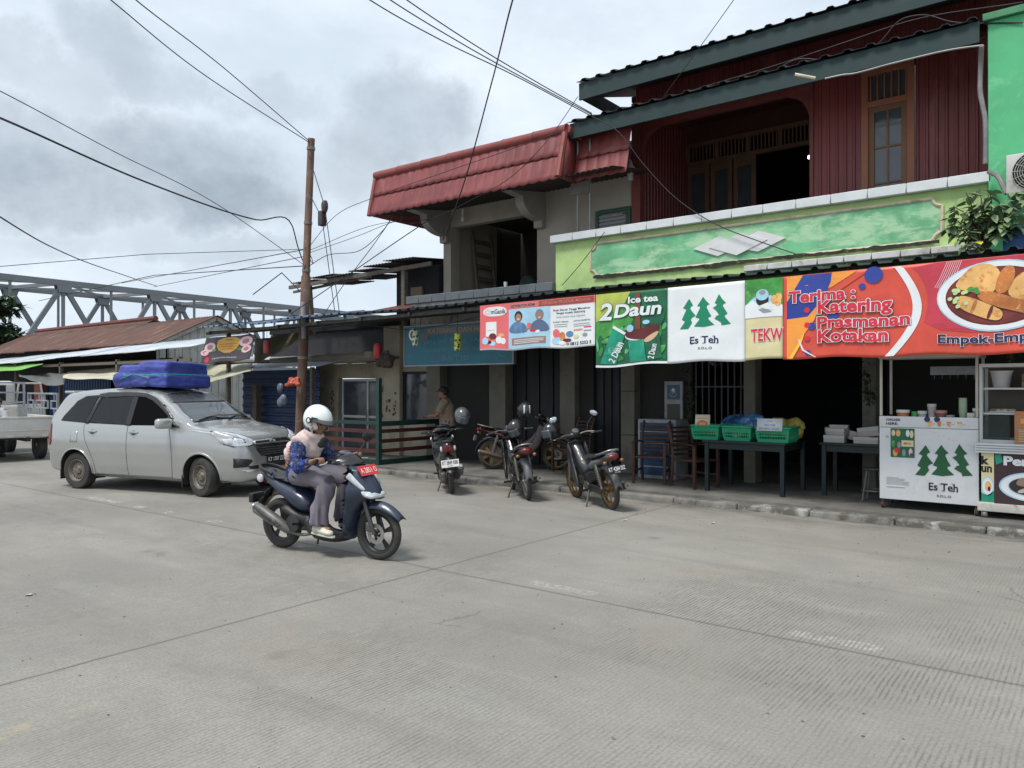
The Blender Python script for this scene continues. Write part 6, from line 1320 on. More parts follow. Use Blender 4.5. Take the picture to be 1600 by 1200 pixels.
# ================================================================== shared vehicle materials
M_tyre = mat('dusty tyre rubber', (.035, .033, .031), .8, var=.25, scale=8, bump=.2, dirt=(.10, .09, .075), damt=.35)
M_rimb = mat('black alloy', (.025, .025, .027), .4, metal=.3, var=.2, dirt=(.10, .085, .065), damt=.3); M_rimg = mat('gold alloy', (.20, .13, .055), .4, metal=.7, var=.2); M_rims = mat('steel rim', (.30, .29, .27), .4, metal=.7, var=.15)
M_chrome = mat('chrome', (.62, .63, .65), .12, metal=1.0, var=.05); M_engine = mat('grimy engine metal', (.12, .115, .105), .55, metal=.5, var=.3, scale=9, dirt=(.10, .075, .05), damt=.4)
M_bplast = mat('black plastic', (.012, .012, .014), .45, var=.2, dirt=(.045, .042, .038), damt=.25); M_seat = mat('black seat vinyl', (.022, .022, .024), .5, var=.15, bump=.15, bscale=90)
M_scoot = mat('deep navy scooter paint', (.017, .028, .055), .38, var=.12, coat=.3, spec=.5, dirt=(.05, .055, .06), damt=.12); M_blk = mat('glossy black paint', (.010, .010, .012), .25, var=.2, coat=.5, dirt=(.05, .05, .045), damt=.2)
M_redl = mat('red lamp plastic', (.15, .010, .012), .2, var=.15, spec=.8); M_lens = mat('clear lamp lens', (.55, .58, .62), .1, var=.25, scale=14, spec=.9); M_amber = mat('amber lens', (.25, .11, .03), .25)
M_mirr = mat('mirror glass', (.60, .66, .72), .05, metal=1.0, var=.03); M_plw = pm('plate white', s(214, 214, 210)); M_plr = pm('plate red', s(206, 62, 66)); M_plb = pm('plate black', s(20, 20, 22))
def plate(par, mt, tmt, body, sub, c, w_, h, nrm, up=(0, 0, 1), name='number_plate'):
    n = V(nrm).normalized(); r = V(up).cross(n).normalized(); u_ = n.cross(r); c = V(c)
    m = MB(); p = [c + r * (a * w_ / 2) + u_ * (b * h / 2) + n * d for d in (-.003, .003) for a, b in ((-1, -1), (1, -1), (1, 1), (-1, 1))]
    m.add(p, [(3, 2, 1, 0), (4, 5, 6, 7), (0, 1, 5, 4), (1, 2, 6, 5), (2, 3, 7, 6), (3, 0, 4, 7)]); o = m.build(name, mt, par, bevel=.001)
    sh = Sheet(lambda a, b, off: c + r * ((a - .5) * w_) + u_ * ((b - .5) * h) + n * (.0035 + off), o, .5, world=False, lay=.0012, base=.001)
    sh.text('lettering', tmt, body, .06, .36 if sub else .25, .94, .86 if sub else .75, .012)
    if sub: sh.text('lettering', tmt, sub, .36, .10, .64, .26)
    sh.done(); return o
def torus(mb, c, r, a, b, seg=40, s2=12):
    c = V(c)
    return mb.grid(lambda u, v: c + V(((r + a * math.cos(2 * math.pi * v)) * math.cos(2 * math.pi * u), b * math.sin(2 * math.pi * v), (r + a * math.cos(2 * math.pi * v)) * math.sin(2 * math.pi * u))), seg, s2)
def mwheel(par, c, r, tw, rim, spokes=5, disc=0, wire=False):
    c = V(c); m = MB(); ri = r - tw * 1.05
    m.lathe([(ri, -.028), (ri + .012, -.03), (ri + .012, -.018), (ri - .008, -.012), (ri - .008, .012), (ri + .012, .018), (ri + .012, .03), (ri, .028), (ri - .016, .014), (ri - .016, -.014), (ri, -.028)], c, 'Y', 32)
    m.lathe([(0, -.05), (.03, -.05), (.034, -.02), (.034, .02), (.03, .05), (0, .05)], c, 'Y', 16)
    for i in range(spokes):
        a = 2 * math.pi * i / spokes + .35
        if wire:
            for k in (-1, 1): m.tube([c + V((.03 * math.cos(a), k * .03, .03 * math.sin(a))), c + V(((ri) * math.cos(a + .25 * k), 0, ri * math.sin(a + .25 * k)))], .0028, 4)
        else:
            for da in (-.10, .10):
                m.tube([c + V((.028 * math.cos(a), 0, .028 * math.sin(a))), c + V((ri * .55 * math.cos(a + da * .6), 0, ri * .55 * math.sin(a + da * .6))), c + V((ri * math.cos(a + da), 0, ri * math.sin(a + da)))], [(.011, .02), (.008, .015), (.009, .018)], 6)
    w_ = m.build('wheel', rim, par)
    m = MB(); torus(m, c, r - tw * .52, tw * .52, tw * .5); m.build('tyre', M_tyre, w_)
    if disc:
        m = MB(); y = disc
        m.lathe([(.06, -.002), (.10, -.002), (.10, .002), (.06, .002), (.06, -.002)], c + V((0, y, 0)), 'Y', 28)
        for i in range(6): a = i * 1.047; m.bar(c + V((.03 * math.cos(a), y, .03 * math.sin(a))), c + V((.065 * math.cos(a + .3), y, .065 * math.sin(a + .3))), .012, .004, up=(0, 1, 0))
        m.build('brake_disc', M_rims, w_)
    return w_
def mirrors(par, base, spread=.30, h=.24, mt=None, tilt=-.1, face=-1):
    for sy in (-1, 1):
        b = V((base[0], base[1] * sy, base[2])); tip = V((base[0] + .02, sy * (base[1] + .14), base[2] + h * .86)); m = MB(); m.tube(crv([b, b + V((.03, sy * .05, h * .45)), tip], 5), .006, 6)
        mx = MX.Rotation(-.35 * sy, 3, 'X'); c = tip + V((0, sy * .02, .03)); m.ell(c, .020, .075, .048, 16, 8, mx); k = m.build('mirror', M_bplast, par)
        m = MB(); m.ell(c + V((-.014, 0, 0)), .009, .066, .041, 16, 8, mx); m.build('mirror_glass', M_mirr, k)
def grips(par, g, spread):
    for sy in (-1, 1):
        m = MB(); m.tube([(g[0], sy * (spread - .05), g[2]), (g[0] - .015, sy * (spread + .07), g[2] - .005)], .0175, 12); m.build('grip', M_bplast, par)
        m = MB(); m.tube(crv([(g[0] + .03, sy * (spread - .07), g[2] - .005), (g[0] + .07, sy * spread, g[2] - .015), (g[0] + .065, sy * (spread + .075), g[2] - .02)], 4), .006, 6); m.build('lever', mat('pale lever', (.5, .5, .5), .4), par)

# ================================================================== step-through automatic scooter; x forward, origin on the ground under the rear axle
def scooter(label, loc, rz, lean, paint, front_plate=None, rear_plate=None, group='motorcycles', name='scooter', rack=True):
    t = thing(name, label, 'scooter', loc, rz, group); t.rotation_euler = (lean, 0, rz); WB = 1.256; r = .262
    rw = mwheel(t, (0, 0, r), r, .085, M_rimb, 5); fw = mwheel(t, (WB, 0, r), r, .075, M_rimb, 5, disc=-.05)
    w_ = lambda x, z: .115 + .05 * max(0, min(1, (x + .1) / .4))
    m = MB(); pillow(m, [(-.24, .79), (-.19, .70), (-.05, .60), (.14, .50), (.34, .40), (.50, .41), (.53, .52), (.46, .60), (.34, .665), (.12, .715), (-.06, .775), (-.17, .84)], w_, .10, .03); m.build('rear_body', paint, t, ang=60)
    m = MB(); pillow(m, [(.02, .42), (.14, .33), (.42, .22), (.52, .30), (.50, .42), (.30, .42), (.12, .52)], .13, .07, .03); m.build('side_cover', M_bplast, t, ang=60)
    m = MB()
    def sf(x, y, z): return V((x, y, z - .035 * (abs(y) / .15) ** 2))
    pillow(m, [(-.10, .775), (-.04, .812), (.12, .805), (.30, .765), (.42, .752), (.56, .742), (.61, .70), (.56, .655), (.40, .66), (.14, .71), (-.06, .755)], lambda x, z: .125 if x < .4 else .125 - .12 * (x - .4), .055, .028, fn=sf); m.build('seat', M_seat, t, ang=60)
    m = MB(); m.tube(crv([(-.02, -.12, .785), (-.16, -.115, .83), (-.245, -.06, .855), (-.255, 0, .858), (-.245, .06, .855), (-.16, .115, .83), (-.02, .12, .785)], 5), [(.014, .022)] * 31, 8); m.build('grab_rail', M_bplast, t)
    m = MB(); pillow(m, [(-.255, .80), (-.235, .70), (-.19, .66), (-.16, .72), (-.19, .79)], .10, .05, .02); m.build('tail_light', M_redl, t, ang=60)
    for sy in (-1, 1): m = MB(); m.ell((-.20, sy * .105, .735), .045, .022, .045, 12, 8, MX.Rotation(.5, 3, 'Y')); m.build('indicator', M_lens, t)
    # rear fender and plate holder
    m = MB(); pillow(m, [(-.14, .66), (-.30, .46), (-.40, .36), (-.38, .33), (-.27, .41), (-.10, .60)], .085, .04, .02); m.build('rear_fender', M_bplast, t, ang=60)
    if rear_plate: plate(t, rear_plate[0], rear_plate[1], rear_plate[2], rear_plate[3], (-.345, 0, .515), .275, .115, (-1, 0, .25))
    else: m = MB(); m.rbox(-.39, -.33, -.09, .09, .46, .56, .01, MX.Rotation(0, 4, 'Y')); m.build('plate_holder', M_bplast, t)
    m = MB(); m.tube(crv([(.17 + .001 * i, 0, 0) if False else (r * 1.16 * math.cos(a), 0, r + r * 1.16 * math.sin(a)) for i, a in enumerate((2.6, 2.1, 1.6, 1.1))], 4), [(.05, .008)] * 13, 8); m.build('hugger', M_bplast, t)
    # engine, swing arm, exhaust (right side, y < 0)
    m = MB(); m.rbox(-.10, .34, .06, .15, .20, .36, .03); m.rbox(.18, .42, -.10, .10, .22, .40, .04); m.lathe([(0, .15), (.075, .15), (.085, .12), (.085, .05), (0, .05)], (0, 0, r), 'Y', 20); m.build('engine', M_engine, t)
    m = MB(); m.lathe([(0, -.155), (.05, -.155), (.085, -.15), (.09, -.10), (0, -.10)], (.28, 0, .30), 'Y', 20); m.build('fan_cover', mat('dark fan cover', (.03, .03, .032), .6), t)
    m = MB(); m.tube(crv([(.46, -.06, .20), (.36, -.10, .185), (.24, -.125, .205)], 5), .017, 8); m.tube([(.24, -.125, .205), (.20, -.13, .235), (.02, -.15, .33), (-.18, -.165, .425), (-.21, -.167, .44)], [.022, .05, .062, .06, .045], 14); ex = m.build('exhaust', mat('grey burnt exhaust', (.15, .145, .135), .5, metal=.3, var=.25, dirt=(.10, .07, .05), damt=.3), t)
    m = MB(); pillow(m, [(.16, .30), (-.02, .40), (-.17, .48), (-.22, .455), (-.14, .39), (.06, .30), (.16, .25)], .012, .02, .03, yo=-.215); m.build('heat_shield', mat('dull black shield', (.05, .05, .05), .5), ex, ang=60)
    m = MB(); m.tube([(-.21, -.167, .44), (-.235, -.168, .452)], .022, 10); m.build('tailpipe', M_chrome, ex)
    for sy in (1,):
        m = MB(); m.tube([(-.01, sy * .13, .30), (-.06, sy * .13, .62)], .014, 8); m.tube([(-.015 - .045 * i / 60, sy * .13, 0) if False else (-.016 - .035 * i / 60 + .028 * math.cos(i * .9), sy * .13 + .028 * math.sin(i * .9), .34 + .22 * i / 60) for i in range(61)], .006, 5); m.build('shock_absorber', M_engine, t)
    # floor, front apron
    m = MB(); pillow(m, [(.38, .34), (.42, .20), (.56, .135), (.82, .13), (.98, .20), (1.0, .36), (.93, .33), (.88, .255), (.62, .245), (.52, .30), (.48, .42)], .15, .05, .03); m.build('floorboard', M_bplast, t, ang=60)
    ap = lambda x, z: max(.05, .19 - .22 * max(0, x - 1.0) - .06 * max(0, z - .75))
    m = MB(); pillow(m, [(.90, .90), (.94, .955), (1.06, .93), (1.16, .82), (1.28, .66), (1.27, .61), (1.16, .57), (1.07, .50), (1.01, .36), (.985, .20), (.92, .16), (.88, .26), (.90, .48), (.925, .66), (.91, .80)], ap, .11, .03); m.build('front_apron', paint, t, ang=60)
    m = MB(); pillow(m, [(.86, .88), (.90, .91), (.915, .66), (.90, .40), (.90, .28), (.855, .27), (.865, .46), (.875, .68)], .165, .03, .025); m.build('inner_shield', M_bplast, t, ang=60)
    # headlamp, vent lines
    m = MB(); pillow(m, [(1.07, .76), (1.18, .725), (1.285, .645), (1.285, .60), (1.20, .59), (1.12, .63)], .150, .05, .02); hl = m.build('headlight', M_lens, t, ang=60)
    m = MB(); pillow(m, [(1.13, .66), (1.21, .625), (1.30, .607), (1.285, .592), (1.20, .594), (1.12, .625)], .142, .04, .02); m.build('headlight_trim', M_bplast, hl, ang=60)
    for sy in (-1, 1): m = MB(); m.tube(crv([(1.03, sy * .188, .84), (1.11, sy * .165, .765), (1.19, sy * .135, .695)], 5), [(.012, .028), (.014, .034), (.013, .032), (.012, .03), (.011, .028), (.01, .026), (.01, .024), (.009, .022), (.008, .02), (.006, .015), (.004, .01)], 8); m.build('indicator', M_lens, t)
    # handlebar cover, grips, mirrors
    m = MB()
    def hb(x, y, z): return V((x - .10 * (y / .2) ** 2, y, z - .035 * (abs(y) / .2) ** 1.5))
    pillow(m, [(.80, 1.0), (.86, 1.045), (.96, 1.03), (1.05, .965), (1.07, .925), (1.0, .92), (.90, .93), (.82, .945)], .20, .07, .025, fn=hb); m.build('handlebar_cover', M_blk, t, ang=60)
    m = MB(); m.ell((.85, 0, 1.035), .05, .085, .015, 16, 8, MX.Rotation(.3, 3, 'Y')); m.build('dashboard', M_glass, t)
    m = MB(); m.tube([(.80, -.20, .965), (.86, 0, .975), (.80, .20, .965)], .013, 8); m.build('handlebar', M_bplast, t)
    grips(t, (.775, 0, .965), .29)
    if front_plate: mirrors(t, (.84, .18, .985), h=.17)
    if front_plate: plate(t, front_plate[0], front_plate[1], front_plate[2], front_plate[3], (1.135, 0, .872), .275, .11, (.82, 0, .57))
    # front fender, fork
    m = MB(); R_ = r + .035
    m.grid(lambda u, v: (WB + R_ * math.cos(.50 + 1.75 * u) * (1.0 + .10 * (1 - u) ** 3), (v - .5) * (.15 - .06 * abs(u - .55)), r + R_ * math.sin(.50 + 1.75 * u) + .015 - (.02 + .045 * min(1, u * 3)) * (abs(v - .5) * 2) ** 2.2), 16, 10)
    m.build('front_fender', paint, t, solid=.006, ang=70)
    for sy in (-1, 1): m = MB(); m.tube([(WB, sy * .075, r), (WB - .06, sy * .075, .42), (WB - .13, sy * .07, .60)], [.021, .023, .02], 10); m.build('fork_leg', mat('dark grey fork', (.07, .07, .072), .45, metal=.4, var=.2), t)
    m = MB(); m.rbox(WB - .10, WB - .03, -.085, -.045, r + .02, r + .11, .01); m.build('brake_caliper', M_engine, t)
    m = MB(); m.bar((.40, .12, .19), (.30, .20, .01 + .02), .018); m.build('side_stand', M_engine, t)
    for sy in (-1, 1): m = MB(); m.bar((.36, sy * .13, .30), (.34, sy * .23, .315), .03, .022); m.build('footpeg', M_bplast, t)
    sh = Sheet(lambda a, b, off: V((a, -.1655 - off - .02 * 0, b)), t, .5, world=False); return t
p_r, p_f = gnd(442, 855), gnd(592, 874); hd = (p_f - p_r).to_2d(); HZ = math.atan2(hd.y, hd.x)
M_plt = pm('plate cream', s(244, 214, 210))
scooter('navy blue scooter with red number plate ridden across the concrete road', (p_r.x, p_r.y, 0), HZ, R(1), M_scoot, front_plate=(M_plr, M_plt, 'A 2851 O', None), group=None)

# ================================================================== people
M_skin = mat('warm brown skin', (.26, .135, .085), .55, var=.12, scale=9); M_hair = mat('black hair', (.012, .010, .009), .6)
def head(mb, c, fwd, up, k=1.0):
    f = V(fwd).normalized(); u = V(up); u = (u - f * u.dot(f)).normalized(); l = u.cross(f); rot = MX((f, l, u)).transposed(); c = V(c)
    P_ = lambda x, y, z: c + rot @ (V((x, y, z)) * k)
    mb.ell(c, .097 * k, .075 * k, .112 * k, 18, 12, rot); mb.ell(P_(.035, 0, -.06), .06 * k, .055 * k, .065 * k, 14, 8, rot); mb.ell(P_(.075, 0, -.095), .025 * k, .028 * k, .022 * k, 10, 6, rot)
    mb.tube([P_(.088, 0, .015), P_(.108, 0, -.018), P_(.102, 0, -.03)], [.010 * k, .015 * k, .012 * k], 8)
    mb.ell(P_(.090, 0, -.062), .014 * k, .026 * k, .010 * k, 10, 6, rot); mb.ell(P_(.085, 0, .03), .014 * k, .055 * k, .012 * k, 10, 6, rot)
    for s_ in (-1, 1): mb.ell(P_(.07, s_ * .035, -.03), .025 * k, .028 * k, .028 * k, 10, 6, rot); mb.ell(P_(-.005, s_ * .076, -.01), .022 * k, .010 * k, .032 * k, 10, 6, rot)
    return P_, rot
def finger_hand(mb, wrist, palm, across, curl, k=1.0):
    """wrist and palm centre, direction across the knuckles (towards the little finger), curl: points of one finger relative to the knuckle"""
    w_, p = V(wrist), V(palm); a = V(across).normalized(); mb.tube([w_, w_.lerp(p, .4), p, p + (p - w_).normalized() * .03], [(.026, .022), (.034, .02), (.04, .018), (.034, .014)], 10)
    for i, L in enumerate((.95, 1.05, 1.0, .8)):
        o = p + (p - w_).normalized() * .03 + a * (.021 * (i - 1.5)); pts = [o] + [o + V(q) * L for q in curl]; mb.tube(crv(pts, 3), [.0095 - .0022 * j / (3 * len(curl)) for j in range(3 * len(curl) + 1)], 7)
    d = (p - w_).normalized(); o = w_.lerp(p, .45) - a * .032; n = V(curl[-1]).normalized(); mb.tube(crv([o, o - a * .018 + d * .035 + n * .012, o - a * .005 + d * .06 + n * .03], 3), [.012, .012, .0115, .011, .0105, .010, .009], 7)
def limb(mb, pts, rs): q = crv(pts, 5); n = len(q); k = len(rs) - 1; mb.tube(q, [rs[min(k, int(i / (n - 1) * k))] + (rs[min(k, int(i / (n - 1) * k) + 1)] - rs[min(k, int(i / (n - 1) * k))]) * ((i / (n - 1) * k) % 1) for i in range(n)], 12)
# --- the rider, in scooter coordinates
rd = thing('person', 'rider in pale pink hijab and white helmet on the navy scooter', 'person', (p_r.x, p_r.y, 0), HZ); rd.rotation_euler = (R(1), 0, HZ)
HC = V((.50, 0, 1.335)); FW = V((.86, -.10, -.42)); UP = V((.42, 0, .9))
b = MB(); P_, hrot = head(b, HC, FW, UP)
limb(b, [(.47, 0, 1.27), (.43, 0, 1.19), (.40, 0, 1.12)], [.055, .055, .06]); limb(b, [(.30, 0, .78), (.30, 0, .88), (.34, 0, 1.0), (.39, 0, 1.12)], [.14, .125, .13, .11])
for sy in (-1, 1):
    sh_, el, wr = V((.39, sy * .165, 1.115)), V((.46, sy * .27, .90)), V((.675, sy * .275, .965)); limb(b, [(.39, sy * .08, 1.13), sh_], [.07, .058]); limb(b, [sh_, sh_.lerp(el, .5), el], [.056, .048, .040]); limb(b, [el, el.lerp(wr, .5), wr], [.040, .036, .026])
    finger_hand(b, wr, (.735, sy * .287, .987), (0, sy, 0), ((.028, 0, .004), (.046, 0, -.016), (.038, 0, -.042), (.014, 0, -.048)))
    hp, kn, an = V((.32, sy * .09, .80)), V((.76, sy * .145, .74)), V((.66, sy * .19, .33)); limb(b, [hp, hp.lerp(kn, .5), kn], [.095, .08, .058]); limb(b, [kn, kn.lerp(an, .4), an], [.057, .052, .036]); limb(b, [an, an + V((.06, 0, -.04)), an + V((.15, 0, -.05))], [.036, .036, .03])
remesh(b, .0085, 4).build('body', M_skin, rd)
M_pants = mat('lavender grey trousers', (.155, .14, .17), .8, var=.12, scale=3, bump=.12, bscale=50); M_hijab = mat('pale pink hijab', (.58, .47, .44), .8, var=.07, scale=3, bump=.1, bscale=60)
pj = MB(); limb(pj, [(.27, 0, .79), (.33, 0, .80), (.42, 0, .80)], [.15, .15, .10])
for sy in (-1, 1):
    hp, kn, an = V((.30, sy * .09, .805)), V((.765, sy * .145, .745)), V((.64, sy * .19, .35)); limb(pj, [hp, hp.lerp(kn, .5) + V((0, 0, .012)), kn], [.125, .11, .085]); limb(pj, [kn, kn.lerp(an, .5) + V((-.015, 0, 0)), an + V((.012, 0, -.025))], [.086, .088, .112])
fold = lambda p: .018 * noise.noise(V((p.x * 6 + p.z * 3, p.y * 9, p.z * 2.0))) + .013 * math.sin((p.x * 1.5 + p.y) * 48 + 3 * noise.noise(p * 5)) * max(0, min(1, (.72 - p.z) / .25)) * (1 if p.x > .45 else .3)
remesh(pj, .012, 6, fold).build('trousers', M_pants, rd)
for sy in (-1, 1):
    sm = MB(); an = V((.655, sy * .195, .30)); sm.tube(crv([an + V((-.045, 0, -.015)), an + V((.0, 0, -.01)), an + V((.08, sy * .008, -.025)), an + V((.175, sy * .02, -.04)), an + V((.20, sy * .022, -.045))], 4), [(.036, .032), (.044, .04), (.046, .046), (.046, .05), (.046, .05), (.046, .046), (.047, .044), (.048, .040), (.049, .037), (.049, .034), (.048, .03), (.046, .027), (.043, .025), (.036, .022), (.028, .018), (.02, .014), (.012, .01)], 14); sk = remesh(sm, .009, 3).build('shoe', mat('cream canvas shoe', (.60, .57, .47), .7, var=.08), rd)
    so_ = MB(); so_.prism(smoothp([(-.06, -.028), (.06, -.042), (.20, -.036), (.225, 0), (.20, .036), (.06, .042), (-.06, .028), (-.07, 0)], 2), lambda u, v, d: (an.x + u, an.y + sy * .01 + v, an.z - .062 + d - .02 * max(0, u) / .2), .016); so_.build('sole', mat('off white sole', (.55, .54, .50), .7), sk)
M_jack = bpy.data.materials.new('blue batik jacket'); M_jack.use_nodes = True; tt = NT(M_jack.node_tree); bb = M_jack.node_tree.nodes['Principled BSDF']; oc = tt.n('ShaderNodeTexCoord').outputs['Object']
v1 = tt.n('ShaderNodeTexVoronoi', i_Scale=34.0); tt.l(tt.mapv(oc, (1, 1, .55)), v1.inputs['Vector']); n1 = tt.noise(oc, 24, 5, .65, 1.5)
cc = tt.mixc(tt.ramp(n1, .42, .52), (.008, .010, .022), (.018, .075, .36)); cc = tt.mixc(tt.ramp(v1.outputs['Distance'], .42, .55, 0, .8), cc, (.01, .012, .03)); cc = tt.mixc(tt.ramp(tt.noise(tt.mapv(oc, (1, 1, 1), loc=(5, 2, 1)), 22, 3, .6, 1.2), .61, .66), cc, (.48, .22, .06)); cc = tt.mixc(tt.ramp(tt.noise(tt.mapv(oc, loc=(9, 1, 7)), 24, 3, .6, 1), .64, .68), cc, (.08, .22, .55))
tt.l(cc, bb.inputs['Base Color']); bb.inputs['Roughness'].default_value = .7
jm = MB(); limb(jm, [(.285, 0, .74), (.28, 0, .88), (.33, 0, 1.0), (.38, 0, 1.10)], [.165, .165, .155, .13])
for sy in (-1, 1):
    sh_, el, wr = V((.385, sy * .165, 1.11)), V((.455, sy * .272, .90)), V((.645, sy * .275, .955)); limb(jm, [(.38, sy * .06, 1.12), sh_], [.085, .082]); limb(jm, [sh_, sh_.lerp(el, .5), el], [.085, .078, .072]); limb(jm, [el, el.lerp(wr, .5), wr], [.072, .060, .046])
    limb(jm, [(.30, sy * .10, .78), (.42, sy * .14, .80)], [.10, .075])
remesh(jm, .012, 5, lambda p: .018 * noise.noise(p * 8) + .011 * noise.noise(V((p.x * 16, p.y * 16, p.z * 30)))).build('jacket', M_jack, rd)
sm = MB(); sm.tube(crv([(.22, -.15, 1.13), (.23, -.175, 1.0), (.27, -.185, .85)], 3), .001, 4)
st_ = MB()                                                       # orange zigzag trim down the near sleeve
zz = []
for i in range(15): f = i / 14; zz.append(V((.355 + .05 * f + (.014 if i % 2 else -.014), -.246 - .115 * f + .02 * (1 - f) * 0, 1.10 - .20 * f)))
st_.tube(zz, .006, 5); st_.build('sleeve_trim', mat('orange sleeve trim', (.50, .16, .07), .7), rd)
hj = MB(); limb(hj, [(.335, 0, 1.02), (.365, 0, 1.10), (.41, 0, 1.17), (.46, 0, 1.24)], [.145, .15, .12, .10]); limb(hj, [(.415, 0, .98), (.43, 0, 1.06), (.45, 0, 1.15)], [.07, .105, .09])
for sy in (-1, 1): limb(hj, [(.38, sy * .07, 1.13), (.38, sy * .16, 1.10)], [.10, .095])
limb(hj, [(.30, -.08, 1.08), (.23, -.10, 1.0), (.19, -.10, .94)], [.10, .075, .035]); limb(hj, [(.30, .08, 1.08), (.24, .06, .98)], [.10, .06]); hj.ell(HC + V((.0, 0, -.03)), .112, .096, .118, 16, 10, hrot)
hm = remesh(hj, .012, 6, lambda p: .016 * noise.noise(V((p.x * 5, p.y * 9, p.z * 4))) + .010 * math.sin(p.z * 34 + p.x * 52 + 6 * noise.noise(p * 4)))
fdir = hrot @ V((1, 0, 0)); hm2 = MB(); keep = []
for f in hm.f:                                                   # the face opening
    c = sum((hm.v[i] for i in f), V((0, 0, 0))) / len(f); q = hrot.transposed() @ (c - HC)
    if q.x > .022 and abs(q.y) < .074 and -.10 < q.z < .13: continue
    keep.append(f)
hm.f = keep; hm.build('hijab', M_hijab, rd, solid=.004)
m = MB()
for s_ in (-1, 1): m.ell(P_(.086, s_ * .034, .008), .010, .014, .007, 8, 6, hrot)
m.build('eyes', mat('dark eye', (.02, .015, .012), .3), rd)
M_helm = mat('white helmet shell', (.72, .76, .75), .18, var=.03, coat=.5)
hb_ = MB(); HO = HC + hrot @ V((-.012, 0, .022))
def hfn(u, v):
    a = (u * 2 - 1) * math.pi; z = -1 + 2 * v; az = math.acos(max(-1, min(1, z))); p = V((.155 * math.sin(az) * math.cos(a), .128 * math.sin(az) * math.sin(a), .142 * math.cos(az)))
    return HO + hrot @ p
n_, k_ = 56, 40; hb_.grid(hfn, n_, k_); kk = []
for f in hb_.f:
    c = sum((hb_.v[i] for i in f), V((0, 0, 0))) / len(f); q = hrot.transposed() @ (c - HO)
    if q.z < -.105 or (q.x > .01 + .02 * 0 and q.z < .040 - .0 * q.x and q.x > .0 + (.055 if q.z < -.02 else .03)): continue
    kk.append(f)
hb_.f = kk; hel = hb_.build('helmet', M_helm, rd, solid=.016, ang=60)
m = MB(); m.grid(lambda u, v: HO + hrot @ V((.162 * math.cos((u - .5) * 2.5) * (1 + .22 * v * math.cos((u - .5) * 2.5)), .134 * math.sin((u - .5) * 2.5), .062 - .035 * v - .02 * (abs(u - .5) * 2) ** 2)), 18, 4); m.build('helmet_peak', mat('smoky peak', (.10, .10, .11), .3), hel, solid=.004)
for s_ in (-1, 1):
    m = MB(); c = HO + hrot @ V((.012, s_ * .130, -.005)); m.lathe([(.024, 0), (.032, 0), (.033, .008), (.03, .012), (.024, .008)], (0, 0, 0), 'Y', 20); m.xf(MX.Translation(c) @ hrot.to_4x4() @ MX.Scale(s_, 4, V((0, 1, 0)))); k = m.build('helmet_pivot', M_bplast, hel)
    m = MB(); m.ell(c + hrot @ V((0, s_ * .004, 0)), .022, .006, .022, 14, 8, hrot); m.build('pivot_cap', M_helm, k)
    m = MB(); m.tube([HO + hrot @ V(q) for q in ((.02, s_ * .134, .012), (.06, s_ * .128, .045), (.10, s_ * .108, .06))], [.009, .007, .004], 6); m.build('visor_arm', M_bplast, hel)
m = MB(); m.tube([HO + hrot @ V((x, y, -.105)) for x, y in ((.03, -.105), (-.04, -.108), (-.10, -.06), (-.12, 0), (-.10, .06), (-.04, .108), (.03, .105))], .009, 6); m.build('helmet_trim', M_bplast, hel)
m = MB(); m.tube(crv([HO + hrot @ V((.02, -.115, -.08)), HC + hrot @ V((.055, -.05, -.13)), HC + hrot @ V((.06, .05, -.13)), HO + hrot @ V((.02, .115, -.08))], 5), [(.004, .009)] * 16, 6); m.build('chin_strap', M_bplast, hel)

